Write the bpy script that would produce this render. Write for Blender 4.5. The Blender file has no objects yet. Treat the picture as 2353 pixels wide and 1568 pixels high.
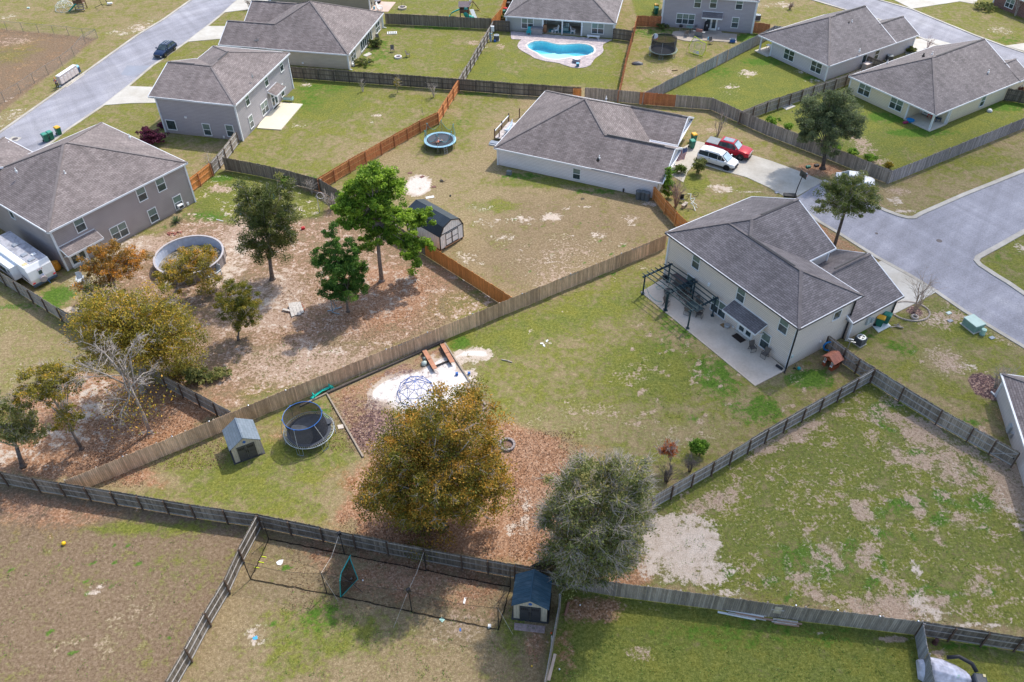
import bpy,math,random
import numpy as np
from mathutils import Vector,Matrix
rnd=random.Random(7)
rad=math.radians
sc=bpy.context.scene
COL=sc.collection
# ---------------------------------------------------------------- camera, sky, sun, exposure
CAMH,PITCH,ROLL,LENS=53.0,42.2215,0.4725,28.54
cam_d=bpy.data.cameras.new("camera");cam=bpy.data.objects.new("camera",cam_d);COL.objects.link(cam)
cam_d.lens=LENS;cam_d.sensor_width=36;cam_d.clip_end=3000;cam_d.clip_start=0.5
_t,_r=rad(PITCH),rad(ROLL)
_A=np.array([[1,0,0],[0,-math.sin(_t),-math.cos(_t)],[0,math.cos(_t),-math.sin(_t)]])
_Rr=np.array([[math.cos(_r),math.sin(_r),0],[-math.sin(_r),math.cos(_r),0],[0,0,1]])
RC=_Rr@_A # rows: camera right, camera down, camera forward in world axes
cam.matrix_world=Matrix(((RC[0][0],-RC[1][0],-RC[2][0],0),(RC[0][1],-RC[1][1],-RC[2][1],0),
(RC[0][2],-RC[1][2],-RC[2][2],CAMH),(0,0,0,1)))
sc.camera=cam
SUN_AZ,SUN_EL=rad(52),rad(54) # direction towards the sun, measured from +x
world=bpy.data.worlds.new("World");sc.world=world;world.use_nodes=True
wn=world.node_tree;bgn=wn.nodes["Background"]
sky=wn.nodes.new("ShaderNodeTexSky");sky.sky_type='NISHITA';sky.sun_disc=False
sky.sun_elevation=SUN_EL;sky.sun_rotation=rad(90)-SUN_AZ;sky.air_density=1.2;sky.dust_density=2.0
wn.links.new(sky.outputs[0],bgn.inputs[0]);bgn.inputs[1].default_value=0.15
sd=bpy.data.lights.new("sun",'SUN');sd.energy=2.5;sd.angle=rad(0.9);sd.color=(1.0,0.94,0.84)
sun=bpy.data.objects.new("sun",sd);COL.objects.link(sun)
_sv=Vector((math.cos(SUN_EL)*math.cos(SUN_AZ),math.cos(SUN_EL)*math.sin(SUN_AZ),math.sin(SUN_EL)))
sun.rotation_euler=_sv.to_track_quat('Z','Y').to_euler()
sc.view_settings.view_transform='Standard';sc.view_settings.look='None'
sc.view_settings.exposure=0.72;sc.view_settings.gamma=1.0;sc.view_settings.use_curve_mapping=False
try:
    sc.cycles.max_bounces=6;sc.cycles.transparent_max_bounces=24
except Exception:pass
# ---------------------------------------------------------------- measuring: survey point (photo 2353 wide) -> ground metres
FP,CX,CY=1865.19,1176.5,784.0
def ray(u,v):return np.array([(u-CX)/FP,(v-CY)/FP,1.0])@RC
def G(u,v,h=0.0):
    d=ray(u,v);s=(h-CAMH)/d[2]
    return Vector((d[0]*s,d[1]*s,h))
def GP(pts,h=0.0):return[G(x,y,h)for x,y in pts]
def T(r,c,x,y):return(c*588.25+x/4,(r*392.25 if r<3 else 1175.7)+y/4)
def yaw(a,b):return math.atan2(b[1]-a[1],b[0]-a[0])
# ---------------------------------------------------------------- mesh collecting
class MB:
    def __init__(s,flip=False):s.v=[];s.f=[];s.flip=flip
    def add(s,vs,fs):
        n=len(s.v);s.v+=[tuple(p)for p in vs];s.f+=[tuple(i+n for i in f)for f in fs];return s
    def box(s,x0,x1,y0,y1,z0,z1):
        return s.add([(x0,y0,z0),(x1,y0,z0),(x1,y1,z0),(x0,y1,z0),(x0,y0,z1),(x1,y0,z1),(x1,y1,z1),(x0,y1,z1)],
[(3,2,1,0),(4,5,6,7),(0,1,5,4),(1,2,6,5),(2,3,7,6),(3,0,4,7)])
    def obox(s,c,sx,sy,sz,rz=0.0,rx=0.0,ry=0.0): # centred box, rotated
        M=Matrix.Rotation(rz,3,'Z')@Matrix.Rotation(ry,3,'Y')@Matrix.Rotation(rx,3,'X')
        vs=[Vector(c)+M@Vector((a*sx/2,b*sy/2,d*sz/2))for d in(-1,1)for a,b in((-1,-1),(1,-1),(1,1),(-1,1))]
        return s.add(vs,[(3,2,1,0),(4,5,6,7),(0,1,5,4),(1,2,6,5),(2,3,7,6),(3,0,4,7)])
    def bar(s,a,b,w,t=None): # square bar between two points
        a=Vector(a);b=Vector(b);d=b-a;L=d.length
        if L<1e-6:return s
        t=t or w;d.normalize();up=Vector((0,0,1))if abs(d.z)<.95 else Vector((1,0,0))
        x=d.cross(up).normalized()*(w/2);y=x.normalized().cross(d).normalized()*(t/2)
        vs=[a-x-y,a+x-y,a+x+y,a-x+y,b-x-y,b+x-y,b+x+y,b-x+y]
        return s.add(vs,[(0,1,2,3),(7,6,5,4),(4,5,1,0),(5,6,2,1),(6,7,3,2),(7,4,0,3)])
    def tube(s,pts,r,n=6,caps=True):
        pts=[Vector(p)for p in pts];m=len(pts)
        rs=r if isinstance(r,(list,tuple))else[r]*m
        vs=[];prev=None
        for i,p in enumerate(pts):
            d=(pts[min(i+1,m-1)]-pts[max(i-1,0)])
            d=d.normalized()if d.length>1e-9 else Vector((0,0,1))
            if prev is None:
                up=Vector((0,0,1))if abs(d.z)<.9 else Vector((1,0,0));x=d.cross(up).normalized()
            else:
                x=prev-d*prev.dot(d);x=x.normalized()if x.length>1e-6 else d.orthogonal().normalized()
            prev=x;y=d.cross(x)
            vs+=[p+(x*math.cos(6.28318*k/n)+y*math.sin(6.28318*k/n))*rs[i]for k in range(n)]
        fs=[(i*n+k,i*n+(k+1)%n,(i+1)*n+(k+1)%n,(i+1)*n+k)for i in range(m-1)for k in range(n)]
        if caps:fs+=[tuple(range(n))[::-1],tuple((m-1)*n+k for k in range(n))]
        return s.add(vs,fs)
    def lathe(s,prof,n=16,c=(0,0,0),ring=False): # prof: (r, z) from bottom up
        vs=[(c[0]+r*math.cos(6.28318*k/n),c[1]+r*math.sin(6.28318*k/n),c[2]+z)for r,z in prof for k in range(n)]
        m=len(prof)
        fs=[(i*n+k,i*n+(k+1)%n,(i+1)*n+(k+1)%n,(i+1)*n+k)for i in range(m-1)for k in range(n)]
        if ring:fs+=[((m-1)*n+k,(m-1)*n+(k+1)%n,(k+1)%n,k)for k in range(n)]
        if prof[0][0]>1e-4 and not ring:fs.append(tuple(range(n))[::-1])
        if prof[-1][0]>1e-4 and not ring:fs.append(tuple((m-1)*n+k for k in range(n)))
        return s.add(vs,fs)
    def prism(s,poly,z0,z1): # poly: xy outline (ccw)
        n=len(poly);a=sum(poly[i][0]*poly[(i+1)%n][1]-poly[(i+1)%n][0]*poly[i][1]for i in range(n))
        if a<0:poly=poly[::-1]
        vs=[(p[0],p[1],z0)for p in poly]+[(p[0],p[1],z1)for p in poly]
        return s.add(vs,[tuple(range(n))[::-1],tuple(range(n,2*n))]+[(i,(i+1)%n,n+(i+1)%n,n+i)for i in range(n)])
    def sheet(s,poly,z):
        n=len(poly);a=sum(poly[i][0]*poly[(i+1)%n][1]-poly[(i+1)%n][0]*poly[i][1]for i in range(n))
        if a<0:poly=poly[::-1]
        return s.add([(p[0],p[1],z)for p in poly],[tuple(range(n))])
    def loft(s,secs,close=True): # secs: list of rings of equal length
        n=len(secs[0]);vs=[p for r in secs for p in r]
        fs=[(i*n+k,i*n+(k+1)%n,(i+1)*n+(k+1)%n,(i+1)*n+k)for i in range(len(secs)-1)for k in range(n)]
        if close:fs+=[tuple(range(n))[::-1],tuple((len(secs)-1)*n+k for k in range(n))]
        return s.add(vs,fs)
    def tf(s,M):
        s.v=[tuple(M@Vector(p))for p in s.v];return s
    def build(s,name,mat,parent=None,smooth=False,bevel=0.0):
        v=np.array(s.v,dtype=float).reshape(-1,3)
        f=s.f
        if s.flip:v[:,1]*=-1;f=[t[::-1]for t in f]
        me=bpy.data.meshes.new(name);me.from_pydata(v.tolist(),[],f)
        uv=me.uv_layers.new(name="UVMap")
        np_=len(me.polygons)
        nrm=np.zeros(np_*3);me.polygons.foreach_get("normal",nrm);nrm=nrm.reshape(-1,3)
        tot=np.zeros(np_,dtype=np.int32);me.polygons.foreach_get("loop_total",tot)
        li=np.zeros(len(me.loops),dtype=np.int32);me.loops.foreach_get("vertex_index",li)
        N=np.repeat(nrm,tot,axis=0);P=v[li]
        U=np.stack([-N[:,1],N[:,0],np.zeros(len(N))],1);ln=np.linalg.norm(U,axis=1)
        flat=ln<0.05;U[flat]=(1,0,0);ln[flat]=1;U/=ln[:,None]
        V=np.cross(N,U)
        uv.data.foreach_set("uv",np.stack([(P*U).sum(1),(P*V).sum(1)],1).ravel())
        if mat:me.materials.append(mat)
        if smooth:me.polygons.foreach_set("use_smooth",[True]*np_)
        o=bpy.data.objects.new(name,me);COL.objects.link(o)
        if parent:o.parent=parent
        if bevel:
            b=o.modifiers.new("bevel",'BEVEL');b.width=bevel;b.segments=2;b.limit_method='ANGLE'
        return o
def tag(o,label=None,cat=None,group=None,kind=None):
    if label:o["label"]=label
    if cat:o["category"]=cat
    if group:o["group"]=group
    if kind:o["kind"]=kind
    return o
def thing(name,label,cat,loc=(0,0,0),rz=0.0,group=None):
    o=bpy.data.objects.new(name,None);COL.objects.link(o);o.empty_display_size=.3
    o.location=loc;o.rotation_euler=(0,0,rz)
    return tag(o,label,cat,group)
def struct(name,mb,mat,**k):return tag(mb.build(name,mat,**k),kind='structure')
def copy_tree(o,parent=None):
    c=o.copy();COL.objects.link(c)
    if parent:c.parent=parent
    for ch in list(o.children):copy_tree(ch,c)
    return c
def place(proto,used,loc,rz,label,group=None,scale=None):
    """the first use moves the thing itself, later ones are copies with their parts"""
    o=copy_tree(proto)if proto.name in used else proto
    used.add(proto.name);o.location=loc;o.rotation_euler=(0,0,rz);o["label"]=label
    if group:o["group"]=group
    if scale:o.scale=(scale,)*3
    return o
USED=set()
# ---------------------------------------------------------------- materials
def nm(name):
    m=bpy.data.materials.new(name);m.use_nodes=True;nt=m.node_tree
    return m,nt,nt.nodes["Principled BSDF"]
def node(nt,t,**k):
    n=nt.nodes.new(t)
    for a,b in k.items():
        if a.startswith('i_'):n.inputs[int(a[2:])if a[2:].isdigit()else a[2:].replace('_',' ')].default_value=b
        else:setattr(n,a,b)
    return n
def lk(nt,a,b):nt.links.new(a,b)
def mth(nt,op,a,b=None,c=None,clamp=False):
    n=nt.nodes.new("ShaderNodeMath");n.operation=op;n.use_clamp=clamp
    for i,q in enumerate((a,b,c)):
        if q is None:continue
        if isinstance(q,(int,float)):n.inputs[i].default_value=q
        else:lk(nt,q,n.inputs[i])
    return n.outputs[0]
def mixc(nt,fac,a,b,mode='MIX'):
    n=nt.nodes.new("ShaderNodeMix");n.data_type='RGBA';n.blend_type=mode
    for i,q in((0,fac),(6,a),(7,b)):
        if isinstance(q,(int,float)):n.inputs[i].default_value=q
        elif isinstance(q,tuple):n.inputs[i].default_value=(*q,1)
        else:lk(nt,q,n.inputs[i])
    return n.outputs[2]
def ramp(nt,fac,stops,interp='LINEAR'):
    n=nt.nodes.new("ShaderNodeValToRGB");n.color_ramp.interpolation=interp;e=n.color_ramp.elements
    while len(e)<len(stops):e.new(0.5)
    for i,(p,c)in enumerate(stops):
        e[i].position=p;e[i].color=(*c,1)if isinstance(c,tuple)else(c,c,c,1)
    lk(nt,fac,n.inputs[0]);return n.outputs[0]
def noise(nt,vec,scale,detail=3,rough=.55,dist=0):
    n=nt.nodes.new("ShaderNodeTexNoise");n.inputs['Scale'].default_value=scale;n.inputs['Detail'].default_value=detail
    n.inputs['Roughness'].default_value=rough;n.inputs['Distortion'].default_value=dist
    if vec is not None:lk(nt,vec,n.inputs['Vector'])
    return n.outputs['Fac']
def uvn(nt):return nt.nodes.new("ShaderNodeUVMap").outputs[0]
def geo(nt):return nt.nodes.new("ShaderNodeNewGeometry").outputs['Position']
def sep(nt,v):
    n=nt.nodes.new("ShaderNodeSeparateXYZ");lk(nt,v,n.inputs[0]);return n.outputs
def comb(nt,x,y,z=0.0):
    n=nt.nodes.new("ShaderNodeCombineXYZ")
    for i,q in enumerate((x,y,z)):
        if isinstance(q,(int,float)):n.inputs[i].default_value=q
        else:lk(nt,q,n.inputs[i])
    return n.outputs[0]
def bump(nt,bs,h,strength=.3,dist=.02):
    n=nt.nodes.new("ShaderNodeBump");n.inputs['Strength'].default_value=strength;n.inputs['Distance'].default_value=dist
    lk(nt,h,n.inputs['Height']);lk(nt,n.outputs[0],bs.inputs['Normal'])
_MC={}
def plain(c,rough=.6,metal=0.0,var=.12,scale=3.0,spec=.4):
    key=(c,rough,metal,var)
    if key in _MC:return _MC[key]
    m,nt,b=nm("paint_%d"%len(_MC));f=noise(nt,geo(nt),scale,4)
    lo=tuple(x*(1-var)for x in c);hi=tuple(min(1,x*(1+var))for x in c)
    lk(nt,ramp(nt,f,[(.3,lo),(.7,hi)]),b.inputs['Base Color'])
    b.inputs['Roughness'].default_value=rough;b.inputs['Metallic'].default_value=metal
    b.inputs['Specular IOR Level'].default_value=spec
    _MC[key]=m;return m
def m_shingle(c1,c2,name="shingle"):
    m,nt,b=nm(name);uv=uvn(nt)
    br=node(nt,"ShaderNodeTexBrick");br.offset=.5;br.inputs['Scale'].default_value=1
    br.inputs['Brick Width'].default_value=.55;br.inputs['Row Height'].default_value=.20;br.inputs['Mortar Size'].default_value=.022
    br.inputs['Mortar Smooth'].default_value=.4
    br.inputs['Color1'].default_value=(*c1,1);br.inputs['Color2'].default_value=(*c2,1)
    br.inputs['Mortar'].default_value=(*[x*.55 for x in c1],1);lk(nt,uv,br.inputs['Vector'])
    big=noise(nt,geo(nt),.35,4,.6);s=sep(nt,uv)
    streak=noise(nt,comb(nt,mth(nt,'MULTIPLY',s[0],1.2),mth(nt,'MULTIPLY',s[1],.12)),1.0,3)
    fine=noise(nt,uv,7,3,.7)
    c=mixc(nt,.9,br.outputs[0],ramp(nt,big,[(.25,.74),(.75,1.2)]),'MULTIPLY')
    c=mixc(nt,.6,c,ramp(nt,streak,[(.3,.7),(.7,1.22)]),'MULTIPLY')
    c=mixc(nt,.5,c,ramp(nt,fine,[(.25,.55),(.75,1.4)]),'MULTIPLY')
    lk(nt,c,b.inputs['Base Color']);b.inputs['Roughness'].default_value=.85
    bump(nt,b,br.outputs[1],-.3,.02);return m
def m_siding(c,name="siding",stain=.12):
    m,nt,b=nm(name);uv=uvn(nt);s=sep(nt,uv)
    fr=mth(nt,'FRACT',mth(nt,'DIVIDE',s[1],.2));f2=mth(nt,'GREATER_THAN',fr,.14)
    n=noise(nt,geo(nt),.6,5,.6);n2=noise(nt,comb(nt,mth(nt,'MULTIPLY',s[0],.5),mth(nt,'MULTIPLY',s[1],4)),1,3)
    base=ramp(nt,n,[(.3,tuple(x*(1-stain)for x in c)),(.7,c)])
    base=mixc(nt,.35,base,ramp(nt,n2,[(.3,.8),(.7,1.1)]),'MULTIPLY')
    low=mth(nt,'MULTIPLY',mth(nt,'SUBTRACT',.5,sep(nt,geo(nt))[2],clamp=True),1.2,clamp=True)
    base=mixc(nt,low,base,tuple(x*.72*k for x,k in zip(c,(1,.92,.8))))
    lk(nt,mixc(nt,f2,tuple(x*.52 for x in c),base),b.inputs['Base Color'])
    b.inputs['Roughness'].default_value=.55;bump(nt,b,fr,.35,.02);return m
def m_boards(c,name,var=.35,gap=.5,w=.14,warm=(1,1,1),stain=(.06,.055,.045),stn=.35,streakc=None):
    m,nt,b=nm(name);uv=uvn(nt);s=sep(nt,uv);u=mth(nt,'DIVIDE',s[0],w)
    wn_=node(nt,"ShaderNodeTexWhiteNoise");wn_.noise_dimensions='1D';lk(nt,mth(nt,'FLOOR',u),wn_.inputs['W'])
    c0=tuple(x*(1-var)for x in c);c1=tuple(min(1,x*(1+var)*k)for x,k in zip(c,warm))
    col=ramp(nt,wn_.outputs[0],[(0,c0),(.55,c),(1,c1)])
    gr=noise(nt,comb(nt,mth(nt,'MULTIPLY',s[0],22),mth(nt,'MULTIPLY',s[1],1.6)),1,4,.65)
    col=mixc(nt,.75,col,ramp(nt,gr,[(.25,.5),(.5,1.0),(.75,1.45)]),'MULTIPLY')
    st=noise(nt,comb(nt,mth(nt,'MULTIPLY',s[0],1.3),mth(nt,'MULTIPLY',s[1],.5)),1.3,4,.6)
    col=mixc(nt,mth(nt,'MULTIPLY',ramp(nt,st,[(.45,0.0),(.68,1.0)]),stn),col,stain)
    e=mth(nt,'FRACT',u);g_=mth(nt,'LESS_THAN',e,.1)
    col=mixc(nt,mth(nt,'MULTIPLY',g_,gap),col,(.015,.013,.012))
    lk(nt,col,b.inputs['Base Color']);b.inputs['Roughness'].default_value=.85;b.inputs['Specular IOR Level'].default_value=.2
    bump(nt,b,e,.25,.02);return m
def m_concrete(c,name,joints=0.0,stain=.22):
    m,nt,b=nm(name);g=geo(nt)
    n=noise(nt,g,.35,6,.65);n2=noise(nt,g,5,4,.7)
    col=ramp(nt,n,[(.3,tuple(x*(1-stain)*k for x,k in zip(c,(1.0,.96,.9)))),(.65,c)])
    col=mixc(nt,.4,col,ramp(nt,n2,[(.3,.75),(.7,1.15)]),'MULTIPLY')
    lk(nt,col,b.inputs['Base Color']);b.inputs['Roughness'].default_value=.8;return m
def m_asphalt():
    m,nt,b=nm("asphalt");g=geo(nt)
    n=noise(nt,g,.09,5,.6,.5);n2=noise(nt,g,6,4,.8);n3=noise(nt,g,.6,4,.7,1.5)
    col=ramp(nt,n,[(.25,(.22,.22,.255)),(.55,(.28,.278,.318)),(.8,(.35,.345,.37))])
    col=mixc(nt,.8,col,ramp(nt,n2,[(.3,.62),(.7,1.32)]),'MULTIPLY')
    col=mixc(nt,ramp(nt,n3,[(.62,0.0),(.78,.35)]),col,(.36,.33,.31))
    s=sep(nt,g)
    for ang,w in((-.99,.5),(.54,.45),(.98,.5)):
        c_,s_=math.cos(ang),math.sin(ang);u=mth(nt,'ADD',mth(nt,'MULTIPLY',s[0],c_),mth(nt,'MULTIPLY',s[1],s_));v=mth(nt,'SUBTRACT',mth(nt,'MULTIPLY',s[1],c_),mth(nt,'MULTIPLY',s[0],s_))
        col=mixc(nt,w,col,ramp(nt,noise(nt,comb(nt,mth(nt,'MULTIPLY',u,.035),mth(nt,'MULTIPLY',v,.7)),1,3,.6,.3),[(.35,.80),(.5,1.0),(.68,1.22)]),'MULTIPLY')
    cr=node(nt,"ShaderNodeTexVoronoi");cr.feature='DISTANCE_TO_EDGE';cr.inputs['Scale'].default_value=.12;lk(nt,g,cr.inputs['Vector'])
    col=mixc(nt,mth(nt,'MULTIPLY',mth(nt,'LESS_THAN',cr.outputs[0],.003),.12),col,(.09,.09,.1))
    lk(nt,col,b.inputs['Base Color']);b.inputs['Roughness'].default_value=.85;return m
def m_glass(c=(.03,.045,.05),name="window_glass"):
    m,nt,b=nm(name);n=noise(nt,geo(nt),1.4,2)
    lk(nt,ramp(nt,n,[(.35,c),(.7,tuple(x*2.2 for x in c))]),b.inputs['Base Color'])
    b.inputs['Roughness'].default_value=.12;b.inputs['Specular IOR Level'].default_value=.8;return m
def m_net(c,dens,name):
    m,nt,b=nm(name);tr=node(nt,"ShaderNodeBsdfTransparent");mx=node(nt,"ShaderNodeMixShader")
    uv=uvn(nt);s=sep(nt,uv)
    n=noise(nt,uv,3,3);k=mth(nt,'ADD',mth(nt,'MULTIPLY',mth(nt,'SUBTRACT',n,.5),.25),dens,clamp=True)
    b.inputs['Base Color'].default_value=(*c,1);b.inputs['Roughness'].default_value=.8;b.inputs['Specular IOR Level'].default_value=.1
    lk(nt,k,mx.inputs[0]);lk(nt,tr.outputs[0],mx.inputs[1]);lk(nt,b.outputs[0],mx.inputs[2])
    lk(nt,mx.outputs[0],nt.nodes["Material Output"].inputs[0]);return m
LG=1.9
def m_leaf(stops,name,trans=.4):
    stops=[(q,tuple(min(.9,v*LG)for v in c))for q,c in stops]
    m,nt,b=nm(name);a=node(nt,"ShaderNodeAttribute");a.attribute_name="tint"
    col=ramp(nt,a.outputs['Fac'],stops);n=noise(nt,geo(nt),1.1,3)
    col=mixc(nt,.5,col,ramp(nt,n,[(.3,.7),(.7,1.3)]),'MULTIPLY')
    lk(nt,col,b.inputs['Base Color']);b.inputs['Roughness'].default_value=.6;b.inputs['Specular IOR Level'].default_value=.25
    tl=node(nt,"ShaderNodeBsdfTranslucent");lk(nt,col,tl.inputs[0]);mx=node(nt,"ShaderNodeMixShader");mx.inputs[0].default_value=trans
    lk(nt,b.outputs[0],mx.inputs[1]);lk(nt,tl.outputs[0],mx.inputs[2]);lk(nt,mx.outputs[0],nt.nodes["Material Output"].inputs[0]);return m
WHITE=plain((.78,.79,.80),.45,var=.05)
TRIM=plain((.74,.76,.80),.5,var=.06)
BLACK=plain((.02,.02,.024),.5,var=.2)
DARK=plain((.05,.05,.055),.6,var=.2)
METAL=plain((.45,.47,.50),.4,.6,.1)
STEEL=plain((.30,.32,.35),.4,.8,.1)
GLASS=m_glass();BLIND=plain((.16,.22,.20),.25,var=.18,spec=.7)
MULLION=WHITE
CONC=m_concrete((.62,.58,.52),"concrete");CONCL=m_concrete((.54,.52,.48),"pale_concrete")
CURB=m_concrete((.50,.47,.42),"curb_concrete",stain=.35)
ASPH=m_asphalt()
# ================================================================ GROUND
def m_ground():
    m,nt,b=nm("lawn_and_soil");g=geo(nt)
    def at(n):
        a=node(nt,"ShaderNodeAttribute");a.attribute_name=n;return a.outputs['Fac']
    n1=noise(nt,g,.42,5,.62,.6);n2=noise(nt,g,1.5,5,.68,.3);n3=noise(nt,g,4.2,5,.78);n0=noise(nt,g,.12,3,.5)
    def mask(ch,a,k,lo,hi,src=None,src2=None):
        v=mth(nt,'ADD',ch,mth(nt,'MULTIPLY',mth(nt,'SUBTRACT',src or n1,.5),a))
        v=mth(nt,'ADD',v,mth(nt,'MULTIPLY',mth(nt,'SUBTRACT',src2 or n2,.5),k))
        v=mth(nt,'ADD',v,mth(nt,'MULTIPLY',mth(nt,'SUBTRACT',n3,.5),k*.8))
        return ramp(nt,v,[(lo,0.0),(hi,1.0)])
    dry=ramp(nt,n3,[(.30,(.140,.100,.055)),(.5,(.255,.196,.108)),(.70,(.40,.32,.20))])
    brown=ramp(nt,n3,[(.30,(.095,.062,.036)),(.5,(.185,.130,.084)),(.70,(.31,.23,.165))])
    dry=mixc(nt,mask(at("brown"),.8,.5,.25,.8),dry,brown)
    green=ramp(nt,n3,[(.30,(.045,.066,.010)),(.5,(.110,.140,.024)),(.70,(.215,.230,.055))])
    yell=ramp(nt,n3,[(.30,(.11,.105,.014)),(.52,(.22,.205,.030)),(.70,(.33,.30,.07))])
    green=mixc(nt,ramp(nt,n1,[(.42,0.0),(.72,.6)]),green,yell)
    lush=ramp(nt,n3,[(.30,(.020,.050,.006)),(.5,(.060,.135,.016)),(.70,(.13,.21,.032))])
    def amt(f,k):return mth(nt,'MULTIPLY',f,k)
    col=mixc(nt,amt(mask(at("green"),1.0,1.1,.32,.66),.9),dry,green)
    col=mixc(nt,amt(mask(at("lush"),1.0,1.4,.40,.66),.9),col,lush)
    vo=node(nt,"ShaderNodeTexVoronoi");vo.inputs['Scale'].default_value=8.5;lk(nt,g,vo.inputs['Vector'])
    wn1=sep(nt,vo.outputs['Color'])[0]
    leaf=ramp(nt,wn1,[(0,(.13,.055,.026)),(.3,(.23,.105,.052)),(.6,(.33,.170,.095)),(.85,(.39,.225,.14)),(1,(.46,.31,.22))])
    n4=noise(nt,g,.35,4,.6)
    leaf=mixc(nt,ramp(nt,n4,[(.35,0.0),(.7,.45)]),leaf,(.38,.25,.18))
    col=mixc(nt,amt(mask(at("leaf"),.8,1.2,.36,.66,src2=n2),.92),col,leaf)
    dirt=ramp(nt,n3,[(.30,(.22,.145,.108)),(.5,(.37,.268,.205)),(.70,(.50,.40,.325))])
    col=mixc(nt,amt(mask(at("dirt"),1.2,1.5,.44,.68),.9),col,dirt)
    sand=ramp(nt,n2,[(.2,(.36,.28,.215)),(.5,(.47,.39,.32)),(.8,(.58,.50,.43))])
    ws=at("sand");hot=ramp(nt,ws,[(.86,0.0),(.98,1.0)])
    sand=mixc(nt,hot,sand,ramp(nt,n3,[(.2,(.52,.47,.43)),(.5,(.70,.66,.63)),(.8,(.82,.79,.77))]))
    col=mixc(nt,mask(ws,1.25,1.6,.48,.68),col,sand)
    mul=ramp(nt,wn1,[(0,(.05,.032,.036)),(.5,(.13,.080,.078)),(.8,(.24,.15,.12)),(1,(.38,.28,.22))])
    col=mixc(nt,mask(at("mulch"),.4,1.0,.38,.70),col,mul)
    n5=noise(nt,g,11.0,3,.85)
    col=mixc(nt,.85,col,ramp(nt,n5,[(.32,.58),(.68,1.44)]),'MULTIPLY')
    lk(nt,col,b.inputs['Base Color']);b.inputs['Roughness'].default_value=.95;b.inputs['Specular IOR Level'].default_value=.1
    bump(nt,b,n3,.5,.05);return m
def axis(lo,hi,st,far):
    a=list(np.arange(lo,hi+st/2,st));k=st
    while a[-1]<far:k*=1.45;a.append(a[-1]+k)
    k=st
    while a[0]>-far:k*=1.45;a.insert(0,a[0]-k)
    return np.array(a)
AX=axis(-112,118,.5,1600);AY=axis(12,176,.5,1700)
GX,GY=np.meshgrid(AX,AY)
CH={k:np.zeros(GX.shape)for k in("green","lush","leaf","dirt","sand","mulch","brown")}
CH["green"]+=.42;CH["brown"]+=.22
def smooth(t):t=np.clip(t,0,1);return t*t*(3-2*t)
def blob(ch,x,y,rx,ry,val,soft=None,rot=0):
    if soft is None:soft=.8 if val>.9 else 1.3
    if ch=='sand' and val<=.86:val*=.95
    c=G(x,y);ex=(G(x+rx,y)-c).length;ey=abs((G(x,y+ry)-G(x,y-ry)).y)/2
    dx=GX-c.x;dy=GY-c.y
    if rot:dx,dy=dx*math.cos(rot)+dy*math.sin(rot),-dx*math.sin(rot)+dy*math.cos(rot)
    d=np.sqrt((dx/ex)**2+(dy/ey)**2);w=smooth((1+soft*.5-d)/soft)
    if ch=="lush":val+=.06
    CH[ch]=CH[ch]*(1-w)+val*w
def region(pts,feather=1.0,**vals):
    P=[G(x,y)for x,y in pts];n=len(P);ins=np.zeros(GX.shape,bool);dist=np.full(GX.shape,1e9)
    for i in range(n):
        a,b=P[i],P[(i+1)%n]
        cond=((a.y>GY)!=(b.y>GY))&(GX<(b.x-a.x)*(GY-a.y)/((b.y-a.y)or 1e-9)+a.x);ins^=cond
        ab=(b-a);L=ab.x**2+ab.y**2;t=np.clip(((GX-a.x)*ab.x+(GY-a.y)*ab.y)/L,0,1)
        dist=np.minimum(dist,np.hypot(GX-a.x-t*ab.x,GY-a.y-t*ab.y))
    sdist=np.where(ins,dist,-dist);w=smooth((sdist+feather/2)/feather)
    for ch,v in vals.items():CH[ch]=CH[ch]*(1-w)+v*w
# lawns, yard by yard
region([(-400,340),(0,300),(440,0),(300,-90),(-700,100)],2,green=.45)
region([(-60,60),(225,88),(0,260),(-60,290)],1,green=.22,dirt=.12,leaf=.34)
blob("green",30,120,60,30,.5);blob("dirt",30,95,40,12,.55);blob("leaf",20,100,70,14,.45)
for q in[(20,40,30,14,.45),(320,62,34,13,.6),(275,75,30,9,.5),(360,40,22,7,.5),(30,268,45,16,.5),(0,230,40,10,.4),(60,255,30,8,.45),(10,290,30,8,.42)]:blob("sand",*q)
region([(110,335),(360,120),(520,20),(900,40),(650,330)],2,green=.55)
region([(660,160),(1050,185),(1000,262),(740,408),(510,362),(560,330)],.8,green=.55)
blob("lush",735,205,75,16,.5);blob("lush",715,235,40,26,.45);blob("green",740,225,90,45,.85);blob("green",860,350,120,40,.4)
for q in[(866,266,16,5,.75),(855,283,20,6,.5),(700,195,18,6,.6),(690,288,25,7,.45),(835,341,20,5,.45),(720,333,14,4,.4)]:blob("sand",*q)
region([(790,165),(890,40),(1128,50),(1050,180)],.8,green=.6)
blob("lush",860,120,70,40,.42);blob("lush",1000,64,130,5,.6);blob("dirt",1085,98,24,7,.6);blob("sand",1118,108,20,6,.5)
region([(890,30),(1130,42),(1180,-40),(880,-40)],.8,green=.62)
region([(1053,180),(1131,60),(1440,90),(1422,205)],.6,green=.62)
blob("green",1250,180,120,14,.8);blob("green",1100,150,40,30,.8);blob("dirt",1145,108,22,8,.5)
region([(1425,200),(1462,60),(1770,60),(1480,210)],.6,green=.48)
blob("lush",1500,75,60,12,.55);blob("lush",1720,88,40,12,.75);blob("dirt",1540,165,60,16,.5);blob("sand",1500,167,22,5,.45)
region([(1440,-60),(1520,0),(1510,40),(1462,36)],.6,green=.8)
region([(1735,45),(1775,10),(1900,15),(1925,30),(1800,62)],.6,green=.5);blob("sand",1800,12,40,8,.6);blob("sand",1740,12,30,8,.5)
region([(1530,215),(1770,90),(1900,170),(1860,205),(1700,255)],.8,green=.85)
blob("lush",1640,165,70,20,.45);blob("lush",1755,142,60,12,.6);blob("lush",1880,180,50,8,.6)
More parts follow.
